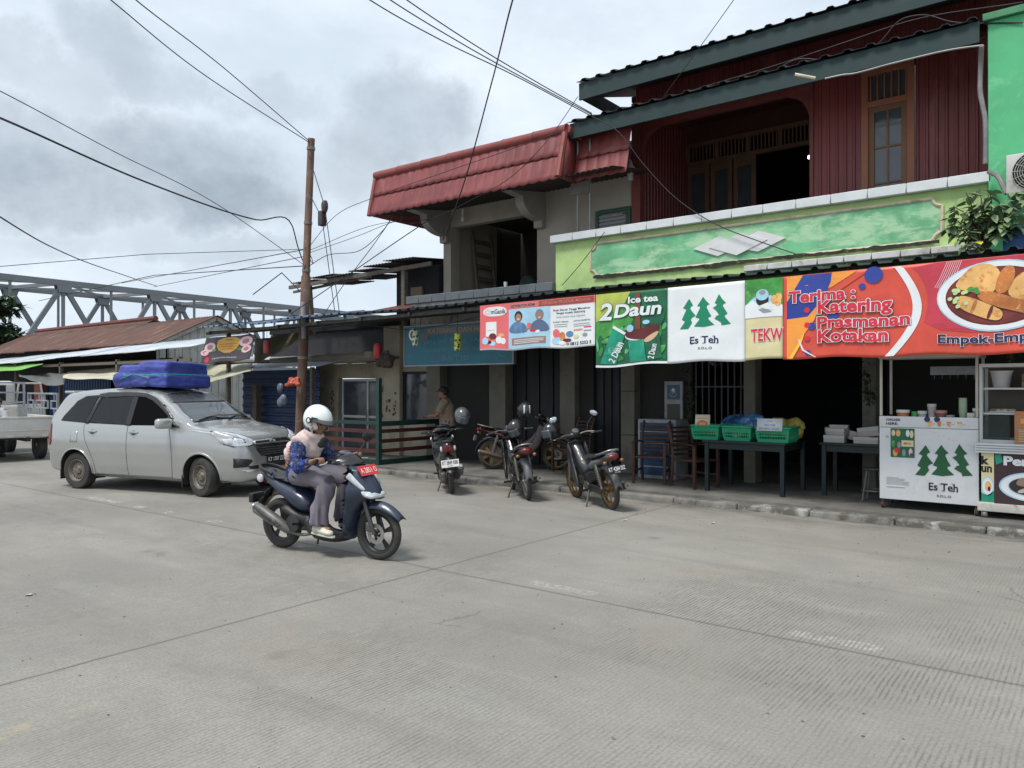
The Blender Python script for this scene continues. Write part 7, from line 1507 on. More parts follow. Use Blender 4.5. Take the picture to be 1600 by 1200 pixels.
# --- other figures
def figure(label, loc, rz, J, shirt, pants, hair=True, cap=None, shoes=None, fw=(1, 0, 0)):
    t = thing('person', label, 'person', loc, rz); b = MB(); P2, rot = head(b, J['head'], fw, (0, 0, 1)); H_ = V(J['head'])
    limb(b, [H_ + V((-.01, 0, -.08)), V(J['neck']), V(J['chest'])], [.055, .056, .07]); limb(b, [J['pelvis'], V(J['pelvis']).lerp(V(J['chest']), .5), J['chest']], [.15, .135, .14])
    c = MB(); limb(c, [V(J['pelvis']) + V((0, 0, -.08)), V(J['pelvis']).lerp(V(J['chest']), .5), J['chest'], V(J['neck']) + V((0, 0, -.06))], [.175, .165, .17, .10]); p = MB(); limb(p, [V(J['pelvis']) + V((0, 0, .06)), V(J['pelvis']) + V((0, 0, -.1))], [.165, .16])
    for k, sy in (('L', 1), ('R', -1)):
        sh_ = V(J['chest']) + V((0, sy * .175, .07)); el, wr = V(J['el' + k]), V(J['wr' + k]); limb(b, [V(J['chest']) + V((0, sy * .06, .08)), sh_], [.08, .06]); limb(b, [sh_, sh_.lerp(el, .5), el], [.058, .05, .042]); limb(b, [el, el.lerp(wr, .45), wr], [.042, .038, .027])
        d = (wr - el).normalized(); finger_hand(b, wr, wr + d * .06, (0, sy, .2), (tuple(d * .03 + V((0, 0, -.004))), tuple(d * .055 + V((0, 0, -.015))), tuple(d * .065 + V((0, 0, -.035)))))
        limb(c, [V(J['chest']) + V((0, sy * .06, .075)), sh_], [.105, .085]); limb(c, [sh_, sh_.lerp(el, .8)], [.085, .075])
        hp = V(J['pelvis']) + V((0, sy * .09, -.05)); kn, an = V(J['kn' + k]), V(J['an' + k]); limb(b, [hp, kn], [.09, .06]); limb(b, [kn, an], [.06, .04]); limb(b, [an, an + V((.05, 0, -.04)), an + V((.16, 0, -.045))], [.04, .04, .03]); limb(p, [hp, hp.lerp(kn, .5), kn], [.115, .10, .085]); limb(p, [kn, an + V((0, 0, .03))], [.085, .075])
        m = MB(); m.tube([an + V((-.06, 0, -.03)), an + V((.02, 0, -.02)), an + V((.14, 0, -.045)), an + V((.20, 0, -.055))], [(.04, .04), (.05, .05), (.048, .035), (.02, .015)], 12); m.build('shoe', shoes or M_bplast, t)
    remesh(b, .011, 4).build('body', M_skin, t); remesh(c, .014, 5, lambda q: .010 * noise.noise(q * 8) + .005 * noise.noise(q * 20)).build('shirt', shirt, t); remesh(p, .014, 5, lambda q: .010 * noise.noise(q * 7)).build('trousers', pants, t)
    m = MB()
    if cap:
        m.grid(lambda u, v: P2(.108 * math.cos(6.2832 * u) * math.cos(v * 1.5), .086 * math.sin(6.2832 * u) * math.cos(v * 1.5), .035 + .10 * math.sin(v * 1.5)), 20, 6); m.grid(lambda u, v: P2((.10 + .085 * v * math.cos((u - .5) * 2)) * math.cos((u - .5) * 2.2), (.085 + .02 * v) * math.sin((u - .5) * 2.2), .040 - .012 * v), 12, 3); m.build('cap', cap, t, solid=.004)
    hh = MB(); hh.ell(P2(-.012, 0, .022), .100, .082, .105, 16, 10, rot); kp = [f for f in hh.f if (lambda q: q.x < .03 or q.z > .075)(rot.transposed() @ (sum((hh.v[i] for i in f), V((0, 0, 0))) / len(f) - H_))]; hh.f = kp; hh.build('hair', M_hair, t, solid=.006)
    m = MB()
    for s_ in (-1, 1): m.ell(P2(.086, s_ * .034, .008), .010, .013, .007, 8, 6, rot)
    m.build('eyes', mat('dark eye', (.02, .015, .012), .3), t); return t
mp = at(697, 640, 11.75)
mn = figure('man in dark cap and beige shirt with a strap, leaning in the shade', (mp.x, 11.75, .12), R(205), dict(head=(.06, 0, 1.46), neck=(.02, 0, 1.34), chest=(0, 0, 1.18), pelvis=(-.03, 0, .84), elL=(.10, .30, 1.0), wrL=(.32, .20, .98), elR=(.12, -.27, .98), wrR=(.36, -.16, .97), knL=(.04, .11, .46), knR=(.0, -.11, .46), anL=(-.02, .12, .07), anR=(-.06, -.12, .07)), mat('faded beige shirt', (.26, .20, .14), .8, var=.2), mat('dark jeans', (.03, .035, .05), .8), cap=mat('black cap', (.015, .015, .016), .7))
m = MB(); m.tube(crv([(-.06, .15, 1.30), (.10, .08, 1.24), (.17, -.02, 1.08), (.165, -.10, .92), (.05, -.17, .86)], 5), [(.004, .016)] * 21, 6); m.build('strap', M_bplast, mn)

# ================================================================== underbone motorcycles
def underbone(label, loc, rz, lean, paint, rim, rplate, wire=False, thin=.062, seatmt=None, tail=None, tallmirror=True, name='motorcycle', r=.285, cowl=None, fend=None):
    t = thing(name, label, 'motorcycle', loc, rz, 'motorcycles'); t.rotation_euler = (lean, 0, rz); WB = 1.23; fend = fend or M_bplast
    mwheel(t, (0, 0, r), r, thin + .012, rim, 18 if wire else 6, wire=wire); mwheel(t, (WB, 0, r), r, thin, rim, 18 if wire else 6, disc=-.05, wire=wire)
    m = MB(); pillow(m, [(-.30, .80), (-.28, .73), (-.12, .67), (.10, .60), (.30, .52), (.36, .56), (.32, .68), (.10, .735), (-.12, .77), (-.24, .83)], lambda x, z: .115 + .025 * min(1, max(0, x / .3)), .07, .03); m.build('tail_body', tail or paint, t, ang=60)
    m = MB(); pillow(m, [(-.02, .66), (.30, .54), (.56, .50), (.66, .40), (.58, .30), (.36, .30), (.16, .38), (.02, .50)], .125, .08, .035); m.build('side_cover', M_bplast, t, ang=60)
    m = MB(); pillow(m, [(.50, .58), (.66, .56), (.86, .80), (.98, .92), (1.04, .80), (.96, .56), (.80, .40), (.62, .40)], .085, .06, .035); m.build('centre_cover', paint, t, ang=60)
    m = MB(); pillow(m, [(-.24, .80), (-.10, .815), (.14, .785), (.30, .745), (.52, .745), (.60, .70), (.52, .655), (.30, .68), (.0, .735), (-.22, .775)], .125, .05, .028); m.build('seat', seatmt or M_seat, t, ang=60)
    m = MB(); m.tube(crv([(.0, -.12, .79), (-.20, -.12, .83), (-.30, -.06, .86), (-.30, .06, .86), (-.20, .12, .83), (.0, .12, .79)], 5), .011, 6); m.build('grab_rail', M_rims, t)
    m = MB(); pillow(m, [(-.335, .80), (-.315, .72), (-.25, .71), (-.24, .79), (-.28, .81)], .085, .04, .018); m.build('tail_light', M_redl, t, ang=60)
    for sy in (-1, 1): m = MB(); m.ell((-.27, sy * .125, .70), .028, .03, .024, 10, 6); m.build('indicator', M_amber, t)
    # rear fender arching to a flap, plate
    m = MB(); m.grid(lambda u, v: ((r + .05) * math.cos(1.5 + 1.5 * u) - .01, (v - .5) * (.13 - .02 * u), r + .035 + (r + .05) * math.sin(1.5 + 1.5 * u) - .07 * (abs(v - .5) * 2) ** 2.2), 16, 8); m.build('rear_fender', fend, t, solid=.006, ang=70)
    if rplate: plate(t, rplate[0], rplate[1], rplate[2], rplate[3], (-.355, 0, .60), .27, .105, (-1, 0, .25))
    # frame, engine, chain case, swing arm, shocks, exhaust
    m = MB(); m.tube(crv([(.06, 0, .70), (.42, 0, .60), (.62, 0, .46), (.80, 0, .52), (.98, 0, .84)], 5), .035, 10); m.build('frame', paint, t)
    m = MB(); m.rbox(.36, .66, -.10, .10, .21, .36, .04); m.tube([(.60, 0, .32), (.84, 0, .36)], [.085, .07], 12); m.lathe([(0, -.13), (.085, -.125), (.09, -.09), (.09, .09), (.08, .125), (0, .13)], (.48, 0, .29), 'Y', 20)
    for i in range(6): m.tube([(.66 + i * .028, 0, .33 + .006 * i), (.672 + i * .028, 0, .332 + .006 * i)], .098, 14)
    m.build('engine', M_engine, t)
    for sy in (-1, 1):
        m = MB(); m.bar((.40, sy * .085, .30), (0, sy * .085, r), .022, .04); m.build('swing_arm', M_engine, t)
        m = MB(); m.tube([(.0, sy * .105, r + .02), (.10, sy * .105, .66)], .014, 8); m.tube([(.015 + .085 * i / 70 + .027 * math.cos(i * .9), sy * .105 + .027 * math.sin(i * .9), r + .08 + .24 * i / 70) for i in range(71)], .006, 5); m.build('shock_absorber', M_rims, t)
        m = MB(); m.tube([(WB, sy * .075, r), (WB - .10, sy * .075, .56), (WB - .19, sy * .07, .80)], [.022, .024, .018], 10); m.build('fork_leg', M_rims, t)
        m = MB(); m.bar((.44, sy * .10, .25), (.44, sy * .26, .255), .022, .03); m.build('footpeg', M_bplast, t)
    m = MB(); pillow(m, [(-.05, .27), (.0, .34), (.40, .35), (.46, .28), (.40, .24), (.02, .22)], .018, .03, .03, yo=.115); m.build('chain_case', M_bplast, t, ang=60)
    m = MB(); m.tube(crv([(.80, -.06, .32), (.74, -.10, .20), (.56, -.13, .17), (.32, -.15, .20)], 5), .016, 8); m.tube([(.32, -.15, .20), (.26, -.155, .225), (-.12, -.165, .31), (-.25, -.168, .335)], [.02, .045, .048, .042], 14); ex = m.build('exhaust', mat('brown burnt exhaust', (.11, .08, .065), .5, metal=.4, var=.25), t)
    m = MB(); m.lathe([(.018, .0), (.022, 0), (.044, .004), (.046, -.02), (.044, -.03)], (0, 0, 0), 'X', 18, MX.Translation((-.252, -.168, .335)) @ MX.Rotation(.19, 4, 'Y') @ MX.Scale(-1, 4, V((1, 0, 0)))); m.build('muffler_cap', mat('dull muffler end', (.22, .21, .20), .4, metal=.6), ex)
    # leg shields, front cowl
    for sy in (-1, 1):
        m = MB(); pillow(m, [(.92, .90), (1.0, .86), (1.0, .66), (.93, .46), (.80, .30), (.66, .24), (.64, .34), (.76, .52), (.84, .66), (.86, .80)], .024, .04, .03, fn=lambda x, y, z, sy=sy: V((x, y + sy * (.10 + .09 * max(0, (.95 - x)) * 1.6 * max(0, min(1, (.8 - z) / .4)) + .03), z))); m.build('leg_shield', cowl or paint, t, ang=60)
    m = MB(); pillow(m, [(.92, .94), (1.0, .95), (1.08, .84), (1.10, .72), (1.04, .62), (.98, .70), (.95, .84)], .12, .06, .03); m.build('front_cowl', cowl or paint, t, ang=60)
    m = MB(); pillow(m, [(.86, 1.02), (.94, 1.05), (1.03, 1.0), (1.07, .93), (1.0, .90), (.90, .93)], .13, .06, .025); m.build('headlight_cowl', M_bplast, t, ang=60)
    m = MB(); m.ell((1.05, 0, .955), .03, .085, .05, 16, 8); m.build('headlight', M_lens, t)
    m = MB(); m.lathe([(0, .012), (.05, .012), (.055, .004), (.055, -.02), (0, -.02)], (0, 0, 0), 'Z', 20, MX.Translation((.90, 0, 1.055)) @ MX.Rotation(-.6, 4, 'Y')); m.build('speedometer', M_glass, t)
    m = MB(); m.tube(crv([(.80, -.30, 1.0), (.88, -.16, 1.02), (.92, 0, .99), (.88, .16, 1.02), (.80, .30, 1.0)], 5), .011, 8); m.build('handlebar', M_rims, t)
    grips(t, (.80, 0, 1.0), .30)
    if tallmirror: mirrors(t, (.87, .17, 1.02), h=.26)
    m = MB(); m.grid(lambda u, v: (WB + (r + .035) * math.cos(.35 + 2.0 * u), (v - .5) * .12, r + (r + .035) * math.sin(.35 + 2.0 * u) - .06 * (abs(v - .5) * 2) ** 2.2), 16, 8); m.build('front_fender', paint, t, solid=.006, ang=70)
    m = MB(); m.bar((.42, .11, .26), (.33, .24, .03 + .26 * abs(math.sin(lean)) * 0), .018); m.rbox(.30, .36, .21, .27, .02, .035, .004); m.build('side_stand', M_engine, t)
    return t
def spot(px0, py0, px1, py1, z0=0, z1=0): a, b_ = gnd(px0, py0, z0), gnd(px1, py1, z1); return (a.x, a.y, z0), math.atan2(b_.y - a.y, b_.x - a.x)
lA, hA = spot(706, 771, 699, 755); hA = R(137)
sA = scooter('black parked scooter with white number plate seen from behind', lA, hA, R(-6), M_blk, rear_plate=(M_plw, P_black, 'KT 3849 RBB', '10.27'), group='motorcycles')
lB = gnd(770, 733, .12); underbone('brown striped motorcycle parked sideways on the pavement behind the others', (lB.x, lB.y, .12), R(30), R(-6), mat('brown maroon paint', (.04, .018, .016), .3, coat=.4), M_rimg, (M_plw, P_black, 'KT 2183 C', '06.25'), tail=mat('maroon tail', (.05, .016, .014), .3), tallmirror=False)
lC, hC = gnd(825, 781), R(138.5)
underbone('grimy black motorcycle with wire wheels between the scooter and the gold wheeled one', (lC.x, lC.y, 0), hC, R(-7), M_blk, M_rims, None, wire=True, tallmirror=False, tail=mat('near black tail', (.02, .012, .012), .35), fend=mat('grey rear mudguard', (.09, .093, .097), .5))
lD, hD = gnd(956, 796), R(146)
underbone('grey motorcycle with gold wheels and round mirrors at the right of the row', (lD.x, lD.y, 0), hD, R(-9), mat('dark grey paint', (.03, .033, .036), .35, coat=.3), M_rimg, (M_plb, P_white, 'KT 4284 DZ', '11.26'), tail=mat('grey tail', (.10, .105, .11), .4), fend=mat('dull grey mudguard', (.085, .09, .097), .5), thin=.058)
# helmets hung on the motorcycles
def spare_helmet(label, c, rz, mt, visor=True, tilt=0.0, sticker=False):
    t = thing('motorcycle_helmet', label, 'helmet', c, rz, 'helmets left on the motorcycles'); t.rotation_euler = (0, tilt, rz); m = MB()
    m.grid(lambda u, v: (.148 * math.cos(6.2832 * u) * math.cos(v * 2.3 - .75), .122 * math.sin(6.2832 * u) * math.cos(v * 2.3 - .75), .135 * math.sin(v * 2.3 - .75)), 32, 18)
    m.f = [f for f in m.f if not ((lambda q: q.x > .075 and q.z < .035)(sum((m.v[i] for i in f), V((0, 0, 0))) / len(f)))]; m.build('shell', mt, t, solid=.014)
    m = MB(); m.ell((0, 0, -.02), .12, .10, .09, 14, 10); m.build('lining', M_black, t)
    if visor: m = MB(); m.grid(lambda u, v: (.158 * math.cos((u - .5) * 2.2), .132 * math.sin((u - .5) * 2.2), .05 - .13 * v), 16, 6); m.build('visor', mat('smoked visor', (.10, .12, .13), .08, spec=.9), t, solid=.003)
    if sticker: m = MB(); m.grid(lambda u, v: (-.151 * math.cos((u - .5) * .75) * math.cos((v - .35) * 1.0), .124 * math.sin((u - .5) * .95), .137 * math.sin((v - .35) * 1.0)), 6, 6); m.build('sticker', mat('pale sticker', (.50, .53, .56), .4), t, solid=.003)
    m = MB(); m.tube([(.06 * math.cos(i * .3), .122 * math.copysign(1, math.cos(i * .3)) if False else .10 * math.cos(i * .3), -.09 - .05 * math.sin(i * .3)) for i in range(11)], .006, 5); m.build('chin_strap', M_bplast, t); return t
def on(loc, hz, x, y, z): c, s_ = math.cos(hz), math.sin(hz); return (loc[0] + c * x - s_ * y, loc[1] + s_ * x + c * y, z)
M_hg = mat('dark grey helmet', (.07, .08, .085), .25, coat=.4); M_hb = mat('black helmet', (.02, .02, .022), .25, coat=.4)
spare_helmet('dark grey helmet hung on the right mirror of the black parked scooter', at(722, 649, at(706, 771, 1).y * 0 + 9.75), hA + 3.4, M_hg, tilt=.5)
spare_helmet('black helmet with a pale square sticker on the wire wheeled motorcycle', at(821, 641, 9.95), hA, M_hb, sticker=True); spare_helmet('black helmet with glossy visor hung low on the wire wheeled motorcycle', at(806, 668, 9.8), hA + 2.2, M_hb, tilt=.6)
spare_helmet('black helmet with pale reflection left of the gold wheeled motorcycle', at(861, 673, 10.0), hA + 1.8, M_hb, tilt=.3)

# ================================================================== silver people carrier; x forward, origin on the ground midway between the axles
ra, fa = gnd(122, 763), gnd(318, 776); ch = math.atan2(fa.y - ra.y, fa.x - ra.x); lf = V((-math.sin(ch), math.cos(ch), 0)); cc_ = (ra + fa) / 2 + lf * .75
M_silver = mat('silver metallic paint', (.46, .465, .455), .25, metal=.65, var=.02, scale=.5, coat=.5); M_cglass = mat('tinted car glass', (.010, .012, .013), .06, var=.1, spec=.32)
M_wsg = mat('windscreen glass', (.045, .055, .06), .04, var=.2, scale=1.2, spec=.9, coat=.5)
car = thing('silver_car', 'silver people carrier with a blue tarp bundle on its roof', 'car', (cc_.x, cc_.y, 0), ch)
def interp(tb, x):
    for (a, va), (b_, vb) in zip(tb, tb[1:]):
        if x <= b_: t = max(0, (x - a) / (b_ - a)); t = t * t * (3 - 2 * t) * .35 + t * .65; return va + (vb - va) * t
    return tb[-1][1]
ZT = [(-2.07, .66), (-2.05, .98), (-2.0, 1.12), (-1.92, 1.32), (-1.84, 1.50), (-1.76, 1.60), (-1.4, 1.645), (-.8, 1.675), (-.2, 1.672), (.1, 1.645), (.30, 1.60), (.55, 1.46), (.85, 1.275), (1.12, 1.115), (1.3, 1.085), (1.55, 1.05), (1.8, .995), (1.92, .95), (2.0, .885), (2.05, .80), (2.08, .68), (2.095, .52)]
FW_ = [(-2.07, .80), (-2.03, .90), (-1.95, .955), (-1.7, .99), (-1.3, 1.0), (1.4, 1.0), (1.65, .985), (1.8, .955), (1.9, .91), (1.98, .845), (2.04, .76), (2.08, .66), (2.095, .58)]
ZB0 = [(-2.07, .32), (-1.9, .26), (-1.4, .22), (1.5, .21), (1.95, .22), (2.05, .26), (2.095, .30)]
def section(x):
    zt, f, z0 = interp(ZT, x), interp(FW_, x), interp(ZB0, x); zb = min(1.06 - .03 * x / 2, zt - .035); q = 1.0 if zt > 1.12 else max(.45, (zt - .2) / .92)
    zz = lambda z: z0 + (z - .2) * q * (zt - z0) / (zt - z0) if q < 1 else z
    pt = [(0, z0), (.70 * f, z0), (.775 * f, z0 + .05), (.805 * f, zz(.42)), (.828 * f, zz(.64)), (.830 * f, zz(.80)), (.818 * f, zz(.94)), (.795 * f, max(zb, zz(.94) + .01))]
    g = zt - pt[-1][1]; k = max(0, min(1, (g - .05) / .25)); ye = .795 * f - max(0, g - .06) * .36
    hood = [(.77 * f, zt - .022), (.70 * f, zt - .006), (.45 * f, zt + .006), (0, zt + .014)]; grn = [(ye, zt - .06), (ye - .055, zt - .018), (ye - .22, zt + .004), (0, zt + .022)]
    return pt + [(a[0] + (b_[0] - a[0]) * k, a[1] + (b_[1] - a[1]) * k) for a, b_ in zip(hood, grn)]
def resample(pt, cnt):
    out = []
    for (a, b_), n in zip(zip(pt, pt[1:]), cnt): out += [(a[0] + (b_[0] - a[0]) * i / n, a[1] + (b_[1] - a[1]) * i / n) for i in range(n)]
    return out + [pt[-1]]
CNT = (3, 2, 4, 5, 4, 3, 3, 8, 2, 3, 4); xs = [-2.07, -2.06, -2.05, -2.035, -2.02, -2.0] + [-1.98 + .04 * i for i in range(98)] + [1.94, 1.96, 1.98, 2.0, 2.015, 2.03, 2.045, 2.06, 2.07, 2.08, 2.088, 2.095]
rows = [resample(section(x), CNT) for x in xs]; nr = len(rows[0]); full = MB()
for x, r_ in zip(xs, rows): full.v += [V((x, -y, z)) for y, z in r_] + [V((x, y, z)) for y, z in r_]
def rid(i, k, sd): return i * 2 * nr + sd * nr + k
for i in range(len(xs) - 1):
    for k in range(nr - 1):
        for sd in (0, 1):
            q = (rid(i, k, sd), rid(i + 1, k, sd), rid(i + 1, k + 1, sd), rid(i, k + 1, sd)); full.f.append(q if sd else q[::-1])
for i in (0, len(xs) - 1): full.f.append(tuple(rid(i, k, 0) for k in range(nr)) + tuple(rid(i, k, 1) for k in reversed(range(nr))))
tmp = MB(); tmp.v = [p.copy() for p in full.v]; tmp.f = list(full.f); bm = bmesh.new(); vs = [bm.verts.new(p) for p in tmp.v]
for f in tmp.f:
    try: bm.faces.new([vs[i] for i in f])
    except ValueError: pass
bmesh.ops.remove_doubles(bm, verts=bm.verts, dist=1e-4); bmesh.ops.smooth_vert(bm, verts=[v for v in bm.verts if abs(v.co.x) > 1.0], factor=.5, use_axis_x=True, use_axis_y=True, use_axis_z=True)
bmesh.ops.recalc_face_normals(bm, faces=bm.faces); BV = BVHTree.FromBMesh(bm)
bm.verts.index_update(); body = MB(); body.v = [v.co.copy() for v in bm.verts]; WC = (-1.3275, 1.3275); AR, AZ = .355, .305
for i, p in enumerate(body.v):
    if abs(p.y) > .55 and p.z < .8:
        for cx in WC:
            d = V((p.x - cx, 0, p.z - AZ)); 
            if AR - .035 < d.length < AR + .03: d = d.normalized() * AR; body.v[i] = V((cx + d.x, p.y, AZ + d.z))
for f in bm.faces:
    c = f.calc_center_median(); cut = abs(c.y) > .50 and any((c.x - cx) ** 2 + (c.z - AZ) ** 2 < (AR - .004) ** 2 for cx in WC)
    if not cut: body.f.append(tuple(v.index for v in f.verts))
bm.free(); body.build('body', M_silver, car, ang=32)
def side(x, z, off=.004, sd=-1):
    h = BV.ray_cast(V((x, sd * 3, z)), V((0, -sd, 0)))
    return (h[0] + h[1] * (off if h[1].y * sd > 0 else -off)) if h[0] else V((x, sd * .6, z))
def front(y, z, off=.004):
    h = BV.ray_cast(V((4, y, z)), V((-1, 0, 0)))
    return (h[0] + h[1] * (off if h[1].x > 0 else -off)) if h[0] else V((1.9, y, z))
def panel(name, mt, poly, pf, par=car, step=.05, sm=1, off=.004, **k):
    m = MB(); vs, fs = fill(smoothp(poly, sm) if sm else poly, step); m.add([pf(a, b_, off) for a, b_ in vs], fs); return m.build(name, mt, par, ang=60, solid=.003, **k)
for sd in (-1, 1):
    sf = lambda a, b_, off, sd=sd: side(a, b_, off, sd)
    for nm, mt, pl in (('window', M_cglass, [(-1.70, 1.13), (-1.66, 1.21), (-1.45, 1.46), (-1.28, 1.54), (-.98, 1.56), (-1.05, 1.36), (-1.13, 1.10)]), ('window', M_cglass, [(-1.06, 1.10), (-.99, 1.33), (-.90, 1.56), (-.22, 1.57), (-.20, 1.08)]), ('window', mat('open window dark interior', (.005, .005, .006), .9, spec=.05), [(-.13, 1.08), (-.13, 1.57), (.12, 1.55), (.34, 1.46), (.62, 1.26), (.80, 1.09)])): panel(nm, mt, pl, sf, sm=0, off=.008, step=.03)  # front pane is matte black, its colour painting the shade inside an open window
    panel('pillar_trim', M_bplast, [(-1.14, 1.085), (-1.0, 1.40), (-.93, 1.575), (-.86, 1.575), (-.95, 1.40), (-1.03, 1.085)], sf, off=.013); panel('pillar_trim', M_bplast, [(-.225, 1.07), (-.225, 1.58), (-.115, 1.58), (-.115, 1.07)], sf, off=.013, sm=0); panel('mirror_triangle', M_bplast, [(.58, 1.07), (.62, 1.23), (.92, 1.06)], sf, off=.014, sm=0)
    panel('rain_visor', M_blk, [(-1.0, 1.50), (-.96, 1.60), (-.22, 1.61), (.16, 1.575), (.48, 1.40), (.74, 1.20), (.70, 1.18), (.44, 1.35), (.14, 1.51), (-.22, 1.545)], sf, off=.018, step=.03)
    for pts in ([(-.17, .24), (-.175, .6), (-.17, 1.06)], [(.74, .26), (.77, .5), (.76, .8), (.70, 1.04)], [(-1.14, 1.08), (-1.10, .85), (-.98, .62), (-.90, .40), (-.90, .26)]):
        q = crv([(a, 0, b_) for a, b_ in pts], 6); m = MB(); m.tube([side(p.x, p.z, .0, sd) for p in q], .0045, 5); m.build('door_seam', mat('dark seam', (.06, .06, .06), .7), car)
    m = MB(); m.tube([side(x, .275, .002, sd) for x in (-.9, -.4, .1, .5, .76)], .005, 5); m.build('door_seam', mat('dark seam', (.06, .06, .06), .7), car)
    for x in (-.93, -.03):
        p = side(x, .955, .0, sd); m = MB(); m.ell(p, .062, .008, .042, 16, 8); k = m.build('door_handle', mat('handle cup', (.10, .10, .105), .25, metal=.6), car); m = MB(); m.tube(crv([p + V((-.085, sd * .010, .012)), p + V((0, sd * .038, .016)), p + V((.085, sd * .010, .012))], 4), [(.010, .016)] * 9, 8); m.build('grip_bar', M_chrome, k)
    panel('fuel_flap' if sd < 0 else 'side_flap', M_silver, [(-1.43, .78), (-1.43, .95), (-1.27, .95), (-1.27, .78)], sf, off=.003, sm=0)
    panel('tail_light', M_redl, [(-2.045, .76), (-1.99, .70), (-1.90, .74), (-1.905, .92), (-1.93, 1.10), (-1.985, 1.10)], sf, off=.006)
    hp = [(sd * .80, 1.02), (sd * .66, .985), (sd * .52, .925), (sd * .40, .86), (sd * .43, .81), (sd * .56, .785), (sd * .74, .785), (sd * .80, .84)]
    hl = panel('headlight', M_lens, hp, front, step=.035, off=.008, sm=0); panel('lamp_bowl', M_chrome, [(sd * .74, .94), (sd * .60, .91), (sd * .57, .83), (sd * .72, .83)], front, hl, step=.03, off=.008)
    m = MB(); m.tube([front(y, z, .006) for y, z in ((sd * .79, 1.015), (sd * .66, .988), (sd * .52, .928), (sd * .40, .86), (sd * .43, .81), (sd * .56, .785), (sd * .74, .785), (sd * .79, .83))], .009, 6); m.build('headlight_rim', M_bplast, hl)
    panel('fog_recess', M_bplast, [(sd * .745, .61), (sd * .55, .585), (sd * .52, .56), (sd * .60, .47), (sd * .735, .465)], front, off=.008, sm=0, step=.03)
    # mirror
    m = MB(); m.rbox(-.07, .07, -.13, .12, -.075, .085, .05, MX.Translation((.72, sd * .93, 1.12)) @ MX.Rotation(sd * .25, 4, 'Z')); mi = m.build('side_mirror', M_silver, car); m = MB(); m.bar((.70, sd * .80, 1.08), (.70, sd * .86, 1.09), .06, .05); m.build('mirror_foot', M_bplast, mi); m = MB(); m.rbox(-.078, -.066, -.10, .10, -.06, .06, .004, MX.Translation((.72, sd * .93, 1.12)) @ MX.Rotation(sd * .25, 4, 'Z')); m.build('mirror_glass', M_mirr, mi)
    for cx in WC:
        m = MB()                                                 # dark inner arch, raised lip
        m.grid(lambda u, v: (cx + AR * math.cos(math.pi * (1.12 - 1.24 * u)) * .995, sd * (.50 + .29 * v), AZ + AR * .995 * math.sin(math.pi * (1.12 - 1.24 * u))), 24, 2); m.add([(cx - .4, sd * .5, .2), (cx + .4, sd * .5, .2), (cx + .4, sd * .5, .72), (cx - .4, sd * .5, .72)], [(0, 1, 2, 3)]); m.build('wheel_arch', mat('grimy wheel arch', (.022, .020, .018), .9), car)
        m = MB(); m.tube([side(cx + (AR + .012) * math.cos(a), AZ + (AR + .012) * math.sin(a), .002, sd) for a in [math.pi * (1.02 - 1.04 * i / 26) for i in range(27)]], [(.012, .016)] * 27, 8); m.build('arch_lip', M_silver, car)
    m = MB(); m.box(1.3275 - .375, 1.3275 - .355, *sorted((sd * .60, sd * .80)), .13, .36); m.build('mud_flap', M_bplast, car); m = MB(); m.box(-1.3275 - .385, -1.3275 - .365, *sorted((sd * .60, sd * .78)), .15, .36); m.build('mud_flap', M_bplast, car)
def carwheel(cx, cy, sd, steer=0):
    mx = MX.Translation((cx, cy, .305)) @ MX.Rotation(steer, 4, 'Z'); m = MB(); m.lathe([(.185, sd * .055), (.20, sd * .085), (.25, sd * .095), (.285, sd * .09), (.302, sd * .07), (.305, 0), (.302, -sd * .07), (.28, -sd * .09), (.19, -sd * .08)], (0, 0, 0), 'Y', 40, mx); ty = m.build('wheel', M_tyre, car, recalc=True)
    m = MB(); m.lathe([(0, sd * .075), (.03, sd * .078), (.06, sd * .07), (.075, sd * .045), (.12, sd * .05), (.15, sd * .04), (.168, sd * .055), (.175, sd * .085), (.188, sd * .088), (.19, sd * .06)], (0, 0, 0), 'Y', 32, mx); rm = m.build('rim', mat('dusty steel rim', (.17, .15, .125), .6, metal=.3, var=.2, dirt=(.10, .08, .06), damt=.4, dscale=6), ty)
    m = MB()
    for i in range(16): a = i * math.pi / 8; m.ell(V((.135 * math.cos(a), sd * .047, .135 * math.sin(a))), .014, .008, .014, 8, 6)
    for i in range(4): a = i * math.pi / 2 + .4; m.ell(V((.052 * math.cos(a), sd * .075, .052 * math.sin(a))), .009, .008, .009, 8, 6)
    m.xf(mx); m.build('rim_hole', mat('dark rim slot', (.02, .018, .015), .8), rm)
for sd in (-1, 1): carwheel(-1.3275, sd * .70, sd); carwheel(1.3275, sd * .71, sd, R(-15))
ws = [(-.66, 1.135), (-.30, 1.155), (0, 1.165), (.30, 1.155), (.66, 1.135), (.61, 1.28), (.53, 1.50), (.50, 1.575), (.25, 1.60), (0, 1.605), (-.25, 1.60), (-.50, 1.575), (-.53, 1.50), (-.61, 1.28)]
wsn = panel('windscreen', M_wsg, ws, front, sm=0, off=.005); panel('sun_strip', mat('dark sun strip', (.05, .055, .06), .3), [(-.58, 1.44), (.58, 1.44), (.50, 1.57), (0, 1.60), (-.50, 1.57)], front, wsn, sm=0, off=.008)
for y0 in (-.30, .30): m = MB(); m.tube([front(y0 + .30 * f - .25, 1.15 + .05 * f, .022) for f in (0, .5, 1)] + [front(y0 + .28, 1.17, .02)], .009, 6); m.build('wiper', M_bplast, car)
gr = panel('grille', M_bplast, [(-.44, .795), (0, .80), (.44, .795), (.40, .70), (.31, .615), (0, .60), (-.31, .615), (-.40, .70)], front, off=.005, sm=0)
